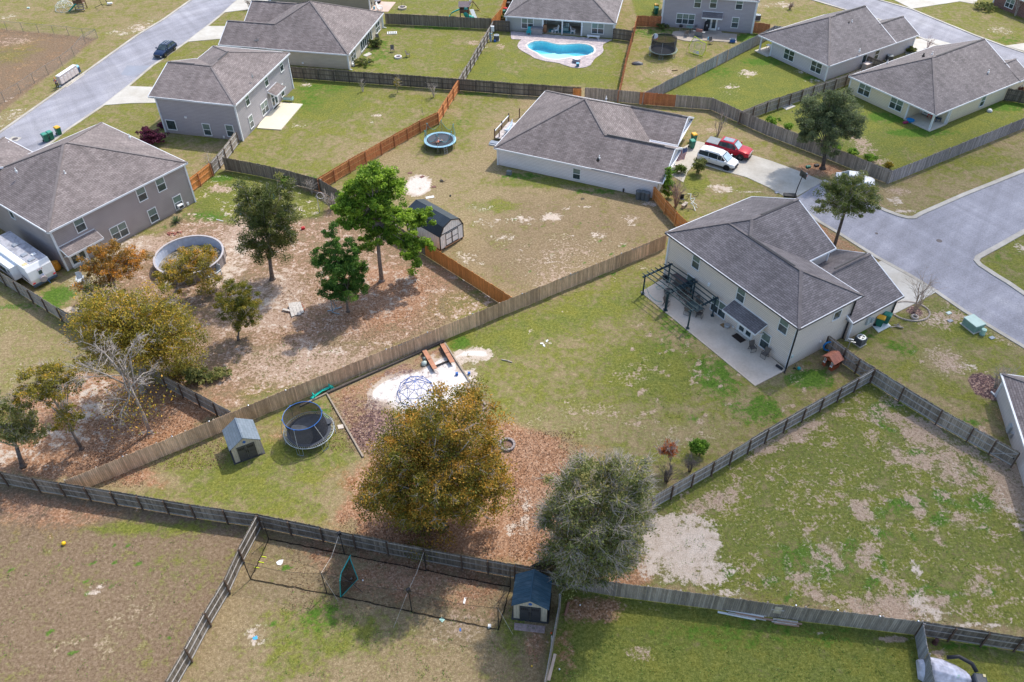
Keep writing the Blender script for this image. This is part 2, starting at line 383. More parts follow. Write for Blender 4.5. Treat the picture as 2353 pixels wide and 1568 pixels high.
for q in[(1715,168,26,9,.62),(1680,198,22,8,.55),(1672,215,26,10,.4),(1780,115,26,7,.7),(1810,140,20,6,.6),(1845,165,30,6,.5),(1875,185,30,5,.55)]:blob("sand",*q)
region([(1735,262),(1950,175),(2140,300),(2353,200),(2353,280),(2060,400)],.8,green=.78)
blob("lush",2040,270,60,14,.7);blob("lush",2110,305,90,10,.75);blob("lush",2300,245,80,12,.65);blob("dirt",1980,335,40,30,.6);blob("dirt",2020,372,26,14,.5)
region([(1620,235),(1765,300),(2050,425),(2400,290),(2400,380),(2215,445),(2080,500),(1885,412),(1590,320)],.8,green=.42)
blob("green",2200,370,130,30,.6);blob("leaf",1880,390,60,16,.85);blob("mulch",1900,388,26,7,.5)
blob("sand",2055,460,22,14,.7);blob("sand",2075,485,30,6,.7);blob("dirt",2060,440,40,14,.6);blob("dirt",1640,300,30,7,.6)
region([(1925,0),(2075,45),(2560,300),(2700,0),(2300,-80)],1,green=.55);blob("sand",2300,70,32,11,.55);blob("lush",2320,92,50,12,.35)
region([(2247,607),(2302,562),(2400,520),(2400,700)],.5,green=.62);blob("sand",2345,570,16,14,.55);blob("lush",2300,590,30,12,.4)
# white house yard
region([(1000,265),(1053,186),(1420,210),(1150,390),(1510,465),(1545,550),(1176,685),(985,565),(770,430)],.8,green=.3)
blob("green",1100,240,80,40,.55);blob("green",1020,310,70,45,.62);blob("green",830,415,50,22,.7);blob("lush",1060,280,30,12,.35);blob("lush",1090,217,60,5,.5)
blob("lush",1200,405,60,9,.62);blob("lush",1380,440,90,7,.55);blob("green",1250,420,120,12,.7)
blob("sand",961,426,34,26,.91,.35)
for q in[(1208,505,32,12,.6),(1270,500,26,12,.75),(1450,503,24,11,.66),(1450,517,12,5,.5),(1100,480,40,12,.52),(1130,510,40,14,.5),(1190,575,20,10,.5),(1270,600,24,14,.5),(1310,545,16,5,.55),
(1375,540,30,10,.55),(1300,480,18,5,.5),(1160,545,40,10,.42),(1240,468,14,5,.55),(1345,475,30,4,.55),(1490,468,24,8,.7),(1195,685,18,5,.5),(1085,595,50,30,.4),(1420,560,30,8,.45)]:blob("sand",*q)
blob("dirt",1300,590,160,60,.42);blob("dirt",1270,640,60,30,.5);blob("green",1130,475,60,14,.6)
# front lawn of white house
region([(1505,450),(1560,345),(1652,392),(1825,455),(1740,470),(1560,520)],.5,green=.48);blob("sand",1655,434,28,12,.8);blob("sand",1730,442,40,3,.6);blob("green",1590,420,30,24,.75);blob("leaf",1545,440,30,20,.5)
# left woods yard
region([(165,700),(430,490),(485,385),(735,430),(985,600),(1165,690),(531,945),(372,865)],1.2,green=.22,dirt=.42,leaf=.48,sand=.3)
region([(440,490),(480,390),(600,395),(760,460),(740,500),(540,520)],1.5,green=.7,dirt=.12,leaf=.12)
blob("lush",465,500,60,16,.66);blob("lush",510,410,34,9,.75);blob("green",500,450,60,40,.8);blob("lush",390,520,30,8,.5);blob("lush",700,415,50,14,.6);blob("dirt",505,435,30,12,.7)
blob("sand",290,568,50,26,.65);blob("dirt",330,560,60,20,.8);blob("sand",530,600,34,55,.66);blob("dirt",550,560,40,80,.85);blob("sand",200,640,40,14,.6)
blob("lush",135,680,45,22,.78);blob("sand",165,712,26,8,.85);blob("sand",190,650,40,22,.5)
blob("leaf",860,680,110,60,.95,1.2);blob("leaf",690,720,130,60,.62,1.2);blob("green",1010,700,90,40,.5);blob("leaf",1010,640,40,30,.6);blob("green",1080,700,60,30,.62);blob("lush",1110,672,40,9,.75)
blob("lush",1060,640,30,8,.6)
blob("sand",620,690,60,26,.56);blob("dirt",620,700,110,60,.72,1.2);blob("dirt",700,830,160,50,.66,1.2);blob("sand",760,800,60,12,.5);blob("green",640,870,60,22,.5);blob("green",590,905,50,20,.66);blob("green",820,790,90,10,.5)
for k in range(26):
    x=540+rnd.random()*300;y=800+rnd.random()*90;blob("lush",x,y,5+rnd.random()*6,3+rnd.random()*3,.62)
# lower left woods
region([(-60,1085),(0,900),(150,850),(372,872),(500,950),(140,1105)],1.5,green=.15,dirt=.3,leaf=.75,sand=.3)
region([(-80,640),(0,650),(165,745),(170,850),(60,900),(-80,960)],2.5,green=.42,dirt=.25,leaf=.1)
blob("lush",60,705,110,9,.5,rot=0);blob("sand",200,930,44,34,.72);blob("sand",155,1000,50,12,.5);blob("sand",30,1045,60,20,.55);blob("sand",240,900,50,30,.5);blob("leaf",330,1000,110,50,1.0,1);blob("leaf",170,1060,120,30,.9,1);blob("leaf",440,940,60,24,.9)
# lower left yard
region([(-80,1110),(0,1110),(590,1205),(380,1590),(-200,1700)],.8,green=.27)
region([(-80,1110),(0,1110),(330,1170),(170,1230),(-80,1200)],4,leaf=.62)
blob("green",330,1215,150,14,.72);blob("green",420,1300,90,60,.42)
for q in[(228,1357,26,14,.68),(30,1303,16,6,.55),(95,1373,22,8,.45),(370,1432,10,6,.5),(320,1430,10,5,.45),(40,1415,20,10,.4)]:blob("sand",*q)
blob("dirt",300,1400,120,60,.32);blob("dirt",180,1500,120,50,.32)
# middle yard with the round trampoline
region([(150,1115),(590,945),(1176,712),(1540,580),(1490,660),(1740,890),(1810,860),(1990,860),(1500,1150),(1230,1300),(590,1190)],.8,green=.5)
region([(330,1120),(560,1020),(700,1000),(820,1040),(880,1200),(640,1180),(450,1150)],4,green=.66)
region([(150,1108),(330,1060),(420,1120),(300,1125)],2.5,leaf=.7,green=.3)
blob("leaf",480,985,160,8,.7);blob("lush",745,950,30,26,.55);blob("green",860,1120,160,50,.4);blob("leaf",800,1090,70,30,.42);blob("leaf",640,1000,30,20,.5)
region([(840,1060),(1160,970),(1300,1010),(1330,1120),(1260,1310),(1000,1270),(830,1240),(760,1200)],3,leaf=.95,green=.2)
blob("sand",1203,1165,26,46,.62);blob("sand",1190,1215,30,40,.45);blob("leaf",1350,1040,70,30,.5)
region([(1030,780),(1500,660),(1500,690),(1100,830)],5,green=.78);blob("lush",1060,790,26,22,.6);blob("lush",1370,630,40,10,.5);blob("sand",1475,615,20,8,.5)
for q in[(1245,785,30,8,.5),(1255,790,14,6,.6),(1218,762,12,5,.5)]:blob("sand",*q)
blob("green",1300,900,120,60,.55);blob("dirt",1330,960,160,40,.4);blob("green",1500,850,100,60,.85);blob("lush",1570,760,60,70,.52,rot=-.7);blob("lush",1640,860,60,50,.6);blob("lush",1740,940,80,40,.55);blob("lush",1860,870,60,24,.85);blob("lush",1540,700,60,24,.55,rot=-.7)
blob("dirt",1570,1000,120,30,.45);blob("lush",1590,960,16,8,.7);blob("dirt",1830,870,20,14,.5);blob("dirt",1460,860,60,30,.42)
for k in range(70):
    x=1440+rnd.random()*420;y=730+rnd.random()*260;blob("dirt",x,y,4+rnd.random()*7,3+rnd.random()*5,.75)
# play pit
region([(755,905),(1022,792),(1118,938),(1090,1100),(835,1050)],.4,green=.1,leaf=.6,dirt=.35,mulch=.35)
blob("mulch",850,985,60,60,.75);blob("mulch",800,950,40,40,.52);blob("mulch",1112,935,22,18,.7);blob("mulch",1020,815,16,10,.6);blob("mulch",935,850,60,20,.52)
for q in[(905,905,62,34,1.1),(960,880,80,30,1.1),(1030,850,60,34,1.2),(980,925,110,30,1.0),(1060,880,34,40,1.0),(865,935,34,14,.8),(1080,905,22,22,.7)]:blob("sand",*q)
blob("sand",990,825,20,12,.8)
blob("sand",1090,815,48,17,.95);blob("sand",1080,832,40,9,.7);blob("sand",1075,845,24,10,.5)
# batting cage yard
region([(600,1190),(1180,1302),(1290,1370),(1252,1600),(370,1600)],.8,green=.3)
region([(640,1200),(1170,1320),(1150,1440),(840,1370),(700,1300)],3,leaf=.5,green=.2)
blob("sand",590,1462,32,30,.62);blob("leaf",930,1310,160,60,.62,1);blob("green",750,1460,140,60,.62);blob("lush",740,1420,70,40,.45);blob("dirt",1060,1440,100,60,.42);blob("green",640,1540,60,30,.55);blob("leaf",1225,1480,30,60,.6);blob("green",1180,1460,40,50,.6);blob("lush",660,1305,16,8,.6);blob("leaf",800,1250,20,60,.2)
# bottom right lawn
region([(1290,1355),(1420,1365),(2115,1455),(2180,1700),(1240,1700)],.8,green=.82)
blob("leaf",1360,1400,70,30,.85,1.2);blob("dirt",1500,1390,160,7,.6);blob("lush",1700,1460,300,40,.45);blob("dirt",1470,1500,40,24,.45);blob("dirt",2050,1468,50,7,.85);blob("dirt",1880,1450,30,6,.6);blob("leaf",1300,1500,26,90,.5)
region([(2140,1460),(2400,1500),(2400,1700),(2160,1700)],.8,green=.68);blob("lush",2250,1482,120,16,.6);blob("dirt",2160,1505,20,12,.85)
# right yard with sandy corner
region([(1290,1320),(1500,1150),(2005,870),(2353,1060),(2500,1120),(2500,1470),(2353,1440),(1420,1330)],.8,green=.72,dirt=.36)
blob("sand",1560,1230,95,60,.85,.9);blob("sand",1600,1310,90,40,.80,.9);blob("sand",1510,1290,60,50,.78,.9);blob("sand",1600,1250,50,40,.87,.8);blob("leaf",1480,1300,34,40,.75);blob("leaf",1430,1330,60,16,.9);blob("sand",1690,1360,60,10,.6)
blob("dirt",2060,950,60,22,.75);blob("dirt",2150,1000,70,40,.7);blob("dirt",2190,1080,40,40,.75);blob("sand",2195,1080,18,26,.6);blob("dirt",1820,1000,120,12,.7,rot=.5);blob("dirt",1620,1160,90,16,.7,rot=.5)
blob("dirt",2330,1120,50,90,.85);blob("sand",2340,1180,40,70,.45);blob("sand",2105,1310,20,24,.7);blob("sand",2115,1395,30,34,.85);blob("sand",2160,1410,40,14,.8);blob("dirt",2060,1400,120,30,.85);blob("sand",2250,1440,90,14,.65);blob("sand",1895,1395,24,8,.6);blob("sand",2115,1240,18,10,.55)
for k in range(110):
    x=1640+rnd.random()*640;y=950+rnd.random()*440
    if y<1480-(x-1450)*.56-60 and x<2010:continue
    blob(rnd.choice(["dirt","lush","lush"]),x,y,10+rnd.random()*26,6+rnd.random()*14,.62+rnd.random()*.2,rot=rnd.random()*3)
blob("lush",1870,1290,130,60,.55);blob("lush",2170,1370,60,30,.5);blob("lush",2020,1180,60,20,.5);blob("lush",2250,1160,40,26,.6)
blob("lush",2050,930,40,12,.7)
# right side lawn of the tan two storey house
region([(1930,790),(2045,725),(2115,695),(2160,668),(2353,800),(2500,880),(2353,1010),(2015,845)],.8,green=.55)
blob("lush",2070,800,60,24,.45);blob("green",2200,740,60,40,.8);blob("lush",1990,770,30,14,.55);blob("dirt",2170,830,60,40,.62);blob("sand",2150,735,34,16,.5);blob("dirt",2150,730,60,30,.6);blob("dirt",2290,870,40,26,.4);blob("sand",2220,840,30,14,.45);blob("dirt",2090,940,60,20,.4)
blob("mulch",2267,888,40,32,1.1,.3);blob("mulch",2102,715,18,10,1.2,.3);blob("leaf",2300,960,22,34,.5)
region([(1830,475),(1885,515),(2015,600),(1990,625),(1900,600),(1840,530)],.5,green=.3,leaf=.62);blob("lush",1845,485,14,5,.8)
region([(2160,672),(2215,716),(2353,792),(2353,812),(2200,735),(2150,690)],.4,dirt=.5)
for k in range(160): # weeds
    x=rnd.choice([rnd.uniform(0,420),rnd.uniform(620,1000)]);y=rnd.uniform(1250,1560);blob("lush",x,y,3+rnd.random()*3,2.5+rnd.random()*2,.75)
for k in range(20):blob("lush",rnd.uniform(1160,1460),rnd.uniform(490,650),5,3,.8)
region([(-80,1110),(0,1110),(590,1205),(380,1590),(-200,1700)],.8,brown=.85)
region([(600,1190),(1180,1302),(1290,1370),(1252,1600),(370,1600)],.8,brown=.45)
region([(165,700),(430,490),(485,385),(735,430),(985,600),(1165,690),(531,945),(372,865)],1.2,brown=.7)
region([(1500,1150),(2005,870),(2500,1120),(2500,1470),(1420,1330)],.8,brown=.5)
region([(-60,60),(225,88),(0,260),(-60,290)],1,brown=.9)
region([(1180,440),(1510,465),(1545,550),(1176,685),(1040,600)],10,brown=.6)
region([(1290,1355),(1420,1365),(2115,1455),(2180,1700),(1240,1700)],.8,brown=.6)
nx,ny=len(AX),len(AY)
def Zf(nx_,ny_,s):return lambda x,y:((nx_+x/s)*.78433,(ny_+y/s)*.78433)
ZQ=Zf(1500,0,7.127)
POOL=GP([ZQ(x,y)for x,y in[(315,950),(370,905),(470,868),(600,858),(720,875),(850,912),(980,936),(1110,938),(1250,925),(1400,918),(1530,930),(1640,960),(1700,1005),(1715,1060),(1690,1110),(1620,1150),(1500,1172),(1350,1185),(1200,1200),(1080,1228),(960,1245),(830,1238),(700,1210),(610,1165),(540,1112),(430,1060),(345,1010)]])
_qx=(GX[:-1,:-1]+.25).ravel();_qy=(GY[:-1,:-1]+.25).ravel();_in=np.zeros(_qx.shape,bool);_ds=np.full(_qx.shape,1e9)
for _i in range(len(POOL)):
    a,b=POOL[_i],POOL[(_i+1)%len(POOL)]
    _in^=((a.y>_qy)!=(b.y>_qy))&(_qx<(b.x-a.x)*(_qy-a.y)/((b.y-a.y)or 1e-9)+a.x)
    L2=(b.x-a.x)**2+(b.y-a.y)**2;t_=np.clip(((_qx-a.x)*(b.x-a.x)+(_qy-a.y)*(b.y-a.y))/L2,0,1)
    _ds=np.minimum(_ds,np.hypot(_qx-a.x-t_*(b.x-a.x),_qy-a.y-t_*(b.y-a.y)))
HOLE=_in|(_ds<.4)
gm=bpy.data.meshes.new("ground")
ii=(np.arange(ny-1)[:,None]*nx+np.arange(nx-1)[None,:]).ravel()
quads=np.stack([ii,ii+1,ii+nx+1,ii+nx],1).astype(np.int32)[~HOLE]
gm.vertices.add(nx*ny);gm.loops.add(len(quads)*4);gm.polygons.add(len(quads))
gm.vertices.foreach_set("co",np.stack([GX.ravel(),GY.ravel(),np.zeros(nx*ny)],1).ravel())
gm.loops.foreach_set("vertex_index",quads.ravel());gm.polygons.foreach_set("loop_start",np.arange(0,len(quads)*4,4,dtype=np.int32))
gm.update();gm.validate()
for k,a in CH.items():
    at_=gm.attributes.new(k,'FLOAT','POINT');at_.data.foreach_set("value",a.ravel().astype(np.float32))
gm.materials.append(m_ground())
ground=bpy.data.objects.new("ground",gm);COL.objects.link(ground);tag(ground,kind='structure')
# ---------------------------------------------------------------- roads, kerbs, driveways, patios
def curb(name,pts,w=.45,h=.12):
    P=[G(*q)for q in pts];m=MB()
    L=[];Rr=[]
    for i,p in enumerate(P):
        d=(P[min(i+1,len(P)-1)]-P[max(i-1,0)]);d.z=0;d.normalize();n=Vector((-d.y,d.x,0))
        L.append(p+n*w/2);Rr.append(p-n*w/2)
    secs=[[(l.x,l.y,0),(l.x,l.y,h),(r.x,r.y,h),(r.x,r.y,0)]for l,r in zip(L,Rr)]
    m.loft(secs);return struct(name,m,CURB)
def slab(name,pts,mat,z=.06,base=-.1,joints=None):
    m=MB();m.prism([(p.x,p.y)for p in GP(pts)],base,z);return struct(name,m,mat)
def ext(a,b,k): # point on the line a->b, k times beyond b
    A_,B_=G(*a),G(*b);return B_+(B_-A_)*k
left_e=[(192,170),(315,82),(375,46),(440,0)]
right_e=[(120,327),(150,302),(239,242),(297,197),(350,152),(375,135),(432,95),(475,62),(515,29),(547,0)]
LE=[ext((192,170),(0,305),3)]+[G(0,305)]+GP(left_e)+[ext((375,46),(440,0),4)]
RE=[ext((239,242),(120,327),4)]+GP(right_e)+[ext((515,29),(547,0),6)]
m=MB();m.sheet([(p.x,p.y)for p in LE+RE[::-1]],.012);struct("road",m,ASPH)
def curbw(name,P,w=.4,h=.1):
    m=MB();secs=[]
    for i,p in enumerate(P):
        d=(P[min(i+1,len(P)-1)]-P[max(i-1,0)]);d.z=0;d.normalize();n=Vector((-d.y,d.x,0))*w/2
        secs.append([(p.x+n.x,p.y+n.y,-.05),(p.x+n.x,p.y+n.y,h),(p.x-n.x,p.y-n.y,h),(p.x-n.x,p.y-n.y,-.05)])
    m.loft(secs);return struct(name,m,CURB)
curbw("kerb",LE);curbw("kerb",RE,h=.055)
# cul de sac and crossing road on the right
hi=[(2353,393),(2215,448),(2115,492),(2100,501),(2085,501),(2065,496),(2035,485),(1985,462),(1892,416)]
lo=[(1827,457),(1845,480),(1882,510),(1925,535),(2015,592),(2097,637),(2150,670),(2215,715),(2290,760),(2353,798)]
isl=[(2353,533),(2302,562),(2260,585),(2247,592),(2243,600),(2252,610),(2290,635),(2315,650),(2353,676)]
HI=[ext((2215,448),(2353,393),2)]+GP(hi);LO=GP(lo)+[ext((2215,715),(2353,798),1.5)]
IS=[ext((2260,585),(2353,533),3)]+GP(isl)+[ext((2290,635),(2353,676),3)]
m=MB();m.sheet([(p.x,p.y)for p in HI+LO+IS[::-1]],.012);struct("road",m,ASPH)
curbw("kerb",HI,.55);curbw("kerb",LO,.45,.07);curbw("kerb",IS,.6)
# far road top right
fe=[(1975,-12),(2017,0),(2095,22),(2140,41),(2240,82),(2302,105),(2353,122)]
FE=[ext((2017,0),(1975,-12),3)]+GP(fe)+[ext((2302,105),(2353,122),3)]
NE_=[]
for i,p in enumerate(FE):
    d=FE[min(i+1,len(FE)-1)]-FE[max(i-1,0)];d.normalize();NE_.append(p+Vector((d.y,-d.x,0))*8.6)
m=MB();m.sheet([(p.x,p.y)for p in FE+NE_[::-1]],.012);struct("road",m,ASPH)
curbw("kerb",FE);curbw("kerb",NE_)
DRV=CONCL
slab("driveway",[(236,243),(295,199),(352,201),(400,203),(420,236),(362,237),(300,238)],DRV)
slab("driveway",[(430,97),(455,76),(477,61),(530,61),(530,90),(509,90)],DRV)
slab("driveway",[(513,30),(547,0),(575,-22),(650,-25),(640,18),(575,22)],DRV)
slab("driveway",[(1535,400),(1560,345),(1598,324),(1650,337),(1727,357),(1773,371),(1830,392),(1892,417),(1826,455),(1802,452),(1765,431),(1715,408),(1652,391),(1600,375),(1580,395),(1570,420)],m_concrete((.50,.47,.42),"worn_concrete",stain=.3),.05)
slab("driveway",[(1950,665),(2018,603),(2032,598),(2097,636),(2152,671),(2115,692),(2042,728),(1990,725)],CONCL,.05)
slab("driveway",[(2080,95),(2100,90),(2145,90),(2190,102),(2130,135),(2080,125)],CONCL,.05)
slab("driveway",[(2013,-20),(2095,21),(2165,10),(2205,4),(2240,10),(2260,-20),(2120,-40)],CONCL,.05)
slab("driveway",[(2310,106),(2353,118),(2420,140),(2420,90),(2353,100)],CONCL,.05)
PATR=m_concrete((.68,.575,.48),"patio_concrete",stain=.2)
# ---------------------------------------------------------------- patch of new asphalt, joints in the concrete are thin sheets
m=MB();m.sheet([(p.x,p.y)for p in GP([(278,172),(292,151),(350,152),(330,165),(305,176)])],.018)
struct("road_patch",m,m_concrete((.26,.28,.34),"new_asphalt",stain=.12))
# ================================================================ HOUSES
SH_A=m_shingle((.165,.135,.132),(.255,.215,.210),"brown_grey_shingle")
SH_B=m_shingle((.140,.124,.130),(.215,.192,.200),"charcoal_shingle")
SH_C=m_shingle((.155,.135,.136),(.240,.208,.210),"taupe_shingle")
CAPM=plain((.175,.152,.150),.85,var=.2)
class House:
    """x runs along the front eave from the origin, y inwards, z up (metres)"""
    def __init__(s,name,label,cat,org,ang,flip,wallmat,roofmat,trim=None):
        s.t=thing(name,label,cat,(org[0],org[1],0),rad(ang));s.flip=flip;s.org=Vector((org[0],org[1],0))
        s.ex=Vector((math.cos(rad(ang)),math.sin(rad(ang)),0));s.ey=Vector((-s.ex.y,s.ex.x,0))*(-1 if flip else 1)
        s.wm=wallmat;s.rm=roofmat;s.trim=trim or TRIM
        s.roof=MB(flip);s.wall=MB(flip);s.fas=MB(flip);s.cap=MB(flip);s.k=0;s.sof=MB(flip)
    def mb(s):return MB(s.flip)
    def loc(s,u,v,z):
        q=G(u,v,z)-s.org;return q.dot(s.ex),q.dot(s.ey)
    def hit(s,u,v,ax,val): # survey point on the wall plane x=val or y=val -> (other coord, z)
        d=ray(u,v);D=Vector(d);o=Vector((0,0,CAMH))-s.org;e=s.ex if ax=='x' else s.ey;f=s.ey if ax=='x' else s.ex
        t=(val-o.dot(e))/D.dot(e);p=o+D*t;return p.dot(f),p.z
    def block(s,x0,x1,y0,y1,h,sl,axis='x',ends='hh',caps={}):
        """roof block; ends: h=hip g=gable for the low and high end of the ridge"""
        up=s.k*.018;s.k+=1;r=s.roof
        def P(a,b,z):return(a,b,z+up)if axis=='x' else(b,a,z+up)
        a0,a1,b0,b1=(x0,x1,y0,y1)if axis=='x' else(y0,y1,x0,x1)
        W=b1-b0;bm=(b0+b1)/2;rise=sl*W/2;ra=a0+(W/2 if ends[0]=='h' else 0);rb=a1-(W/2 if ends[1]=='h' else 0)
        if ra>rb:ra=rb=(ra+rb)/2
        A,B,Cc,D=P(a0,b0,h),P(a1,b0,h),P(a1,b1,h),P(a0,b1,h);E,F=P(ra,bm,h+rise),P(rb,bm,h+rise)
        fs=[[A,B,F,E],[Cc,D,E,F],[D,A,E],[B,Cc,F]]
        if axis=='y':fs=[q[::-1]for q in fs]
        if ra==rb:fs[0]=[q for q in fs[0]][:3]if axis=='x' else fs[0][1:];fs[1]=fs[1][:3]if axis=='x' else fs[1][1:]
        gab=s.wall
        for i,q in enumerate(fs):
            if i==2 and ends[0]=='n' or i==3 and ends[1]=='n':continue
            if i==2 and ends[0]=='g' or i==3 and ends[1]=='g':
                k=.3*(1 if i==2 else-1);w=[(p[0]+(k if axis=='x' else 0),p[1]+(k if axis=='y' else 0),p[2]-.06)for p in q]
                gab.add(w,[tuple(range(len(w)))])
            else:r.add(q,[tuple(range(len(q)))])
        z0=h+up-.05
        und=[P(a0,b0,h-.16),P(a1,b0,h-.16),P(a1,b1,h-.16),P(a0,b1,h-.16)]
        s.sof.add(und,[(3,2,1,0)]if axis=='x' else[(0,1,2,3)])
        f=s.fas;t=.05
        def fb(p,q):f.bar((p[0],p[1],p[2]-.09),(q[0],q[1],q[2]-.09),.10,.20)
        fb(A,B);fb(D,Cc)
        if ends[0]=='h':fb(A,D)
        elif ends[0]=='g':
            fb(A,E);fb(D,E)
        if ends[1]=='h':fb(B,Cc)
        elif ends[1]=='g':
            fb(B,F);fb(Cc,F)
        c=s.cap
        def cb(k,p,q): # k: which hip; the cap runs down from the ridge for that share of the hip
            f_=caps.get(k,1)
            if f_:q=[p[i]+(q[i]-p[i])*f_ for i in range(3)];c.bar((p[0],p[1],p[2]+.015),(q[0],q[1],q[2]+.015),.30,.05)
        if(Vector(E)-Vector(F)).length>.1:cb('r',E,F)
        if ends[0]=='h':cb('a',E,A);cb('d',E,D)
        if ends[1]=='h':cb('b',F,B);cb('c',F,Cc)
        return E,F
    def walls(s,poly,h,z0=0.0):
        s.wall.prism(poly,z0,h);n=len(poly)
        for x,y in poly:s.mb().box(x-.09,x+.09,y-.09,y+.09,z0,h-.01).build("corner_trim",s.trim,s.t)
    def vent(s,x0,y0,z0,x1,y1,z1):
        m=s.mb();m.bar((x0,y0,z0+.05),(x1,y1,z1+.05),.16,.07);m.build("ridge_vent",DARK,s.t)
    def pipe(s,u,v,z,r=.06,h=.35,mat=None):
        x,y=s.loc(u,v,z);m=s.mb();m.tube([(x,y,z-.3),(x,y,z+h)],r,8);m.tube([(x,y,z-.12),(x,y,z+.05)],r*2.2,8);m.build("vent_pipe",mat or METAL,s.t)
    def window(s,u,v,ax,val,w,h,n=1,name="window",side=-1,xz=None,dark=False,sash=True,arc=None):
        c,z=xz if xz else s.hit(u,v,ax,val)
        # side: outward direction sign along the axis
        def Q(a0,a1,d0,d1,z0,z1,mbb):
            lo,hi_=sorted((val+side*d0,val+side*d1))
            if ax=='y':mbb.box(a0,a1,lo,hi_,z0,z1)
            else:mbb.box(lo,hi_,a0,a1,z0,z1)
        f=s.mb();t=.085;x0,x1,z0,z1=c-w/2,c+w/2,z-h/2,z+h/2
        Q(x0-t,x1+t,-.02,.07,z1,z1+t,f);Q(x0-t,x1+t,-.02,.09,z0-t,z0,f)
        Q(x0-t,x0,-.02,.07,z0,z1,f);Q(x1,x1+t,-.02,.07,z0,z1,f)
        fo=f.build(name,WHITE,s.t);ww=w/n
        sh=s.mb()
        for i in range(n):
            a,b_=x0+i*ww,x0+(i+1)*ww
            if i:Q(a-t/2,a+t/2,-.02,.065,z0,z1,sh)
            if sash:Q(a+.0,b_-.0,-.01,.055,z-.03,z+.03,sh)
        if len(sh.v):sh.build("sash",WHITE,fo)
        for i in range(n):
            a,b_=x0+i*ww,x0+(i+1)*ww
            up_,lo_=s.mb(),s.mb()
            Q(a,b_,-.01,.02,z,z1,up_);Q(a,b_,-.01,.012,z0,z,lo_)
            up_.build("pane",GLASS if dark else BLIND,fo);lo_.build("pane",GLASS,fo)
        return fo
    def door(s,u,v,ax,val,w=1.8,h=2.1,side=-1,leaves=2,zoff=None):
        c,_=s.hit(u,v,ax,val);z0=zoff or .12
        def Q(a0,a1,d0,d1,zz0,zz1,mbb):
            lo,hi_=sorted((val+side*d0,val+side*d1))
            if ax=='y':mbb.box(a0,a1,lo,hi_,zz0,zz1)
            else:mbb.box(lo,hi_,a0,a1,zz0,zz1)
        f=s.mb();t=.1;x0,x1=c-w/2,c+w/2
        Q(x0-t,x0,-.02,.08,z0,z0+h,f);Q(x1,x1+t,-.02,.08,z0,z0+h,f);Q(x0-t,x1+t,-.02,.08,z0+h,z0+h+t,f)
        Q(x0,x1,-.02,.04,z0,z0+h,f)
        d=f.build("patio_door" if leaves>1 else "door",WHITE,s.t);lw=w/leaves
        for i in range(leaves):
            p=s.mb();Q(x0+i*lw+.16,x0+(i+1)*lw-.16,.03,.055,z0+.25,z0+h-.18,p);p.build("pane",GLASS,d)
        q=s.mb();Q(c-.06,c-.03,.04,.12,z0+.95,z0+1.15,q);Q(c+.03,c+.06,.04,.12,z0+.95,z0+1.15,q);q.build("handle",METAL,d)
        st=s.mb();Q(x0-.1,x1+.1,.0,.3,-.05,z0,st);st.build("door_step",CONC,s.t)
        return c
    def awning(s,ax,val,c,w,z,depth=1.3,drop=.55,side=-1):
        m=s.mb();f=s.mb()
        def P(a,d,zz):return(a,val+side*d,zz)if ax=='y' else(val+side*d,a,zz)
        x0,x1=c-w/2,c+w/2;A,B,Cc,D=P(x0,0,z),P(x1,0,z),P(x1,depth,z-drop),P(x0,depth,z-drop)
        m.add([A,B,Cc,D,*[(q[0],q[1],q[2]-.07)for q in(A,B,Cc,D)]],[(0,3,2,1),(4,5,6,7),(1,2,6,5),(3,0,4,7),(2,3,7,6)]if(ax=='y')==(side==-1)else[(0,1,2,3),(7,6,5,4),(5,6,2,1),(7,4,0,3),(6,7,3,2)])
        o=m.build("awning",s.rm,s.t)
        for a,b_ in((D,Cc),(A,D),(B,Cc)):f.bar((a[0],a[1],a[2]-.13),(b_[0],b_[1],b_[2]-.13),.07,.2)
        f.bar((A[0],A[1],A[2]+.03),(B[0],B[1],B[2]+.03),.08)
        f.build("awning_trim",s.trim,o)
        for xx in(x0+.12,x1-.12):s.mb().bar(P(xx,.05,z-drop-.75),P(xx,depth-.15,z-drop-.12),.09).build("bracket",s.trim,o)
        return o
    def gutter(s,pts,mat,w=.12):
        m=s.mb()
        for a,b_ in zip(pts,pts[1:]):m.bar(a,b_,w,.11)
        return m.build("gutter",mat,s.t)
    def downspout(s,x,y,h,mat,dx=0,dy=0):
        m=s.mb();m.box(x-.06,x+.06,y-.05,y+.05,.1,h);m.bar((x,y,.12),(x+dx,y+dy,.05),.11);return m.build("downspout",mat,s.t)
    def wallbit(s,name,u,v,ax,val,w,h,d,mat,side=-1):
        c,z=s.hit(u,v,ax,val);lo,hi_=sorted((val,val+side*d));m=s.mb()
        if ax=='y':m.box(c-w/2,c+w/2,lo,hi_,z-h/2,z+h/2)
        else:m.box(lo,hi_,c-w/2,c+w/2,z-h/2,z+h/2)
        return m.build(name,mat,s.t)
    def done(s):
        s.wall.build("wall",s.wm,s.t)
        r=s.roof.build("roof",s.rm,s.t);s.fas.build("fascia",s.trim,r);s.cap.build("ridge_cap",CAPM,r)
        if len(s.sof.v):s.sof.build("soffit",s.trim,r)
        return s.t
ins=.35
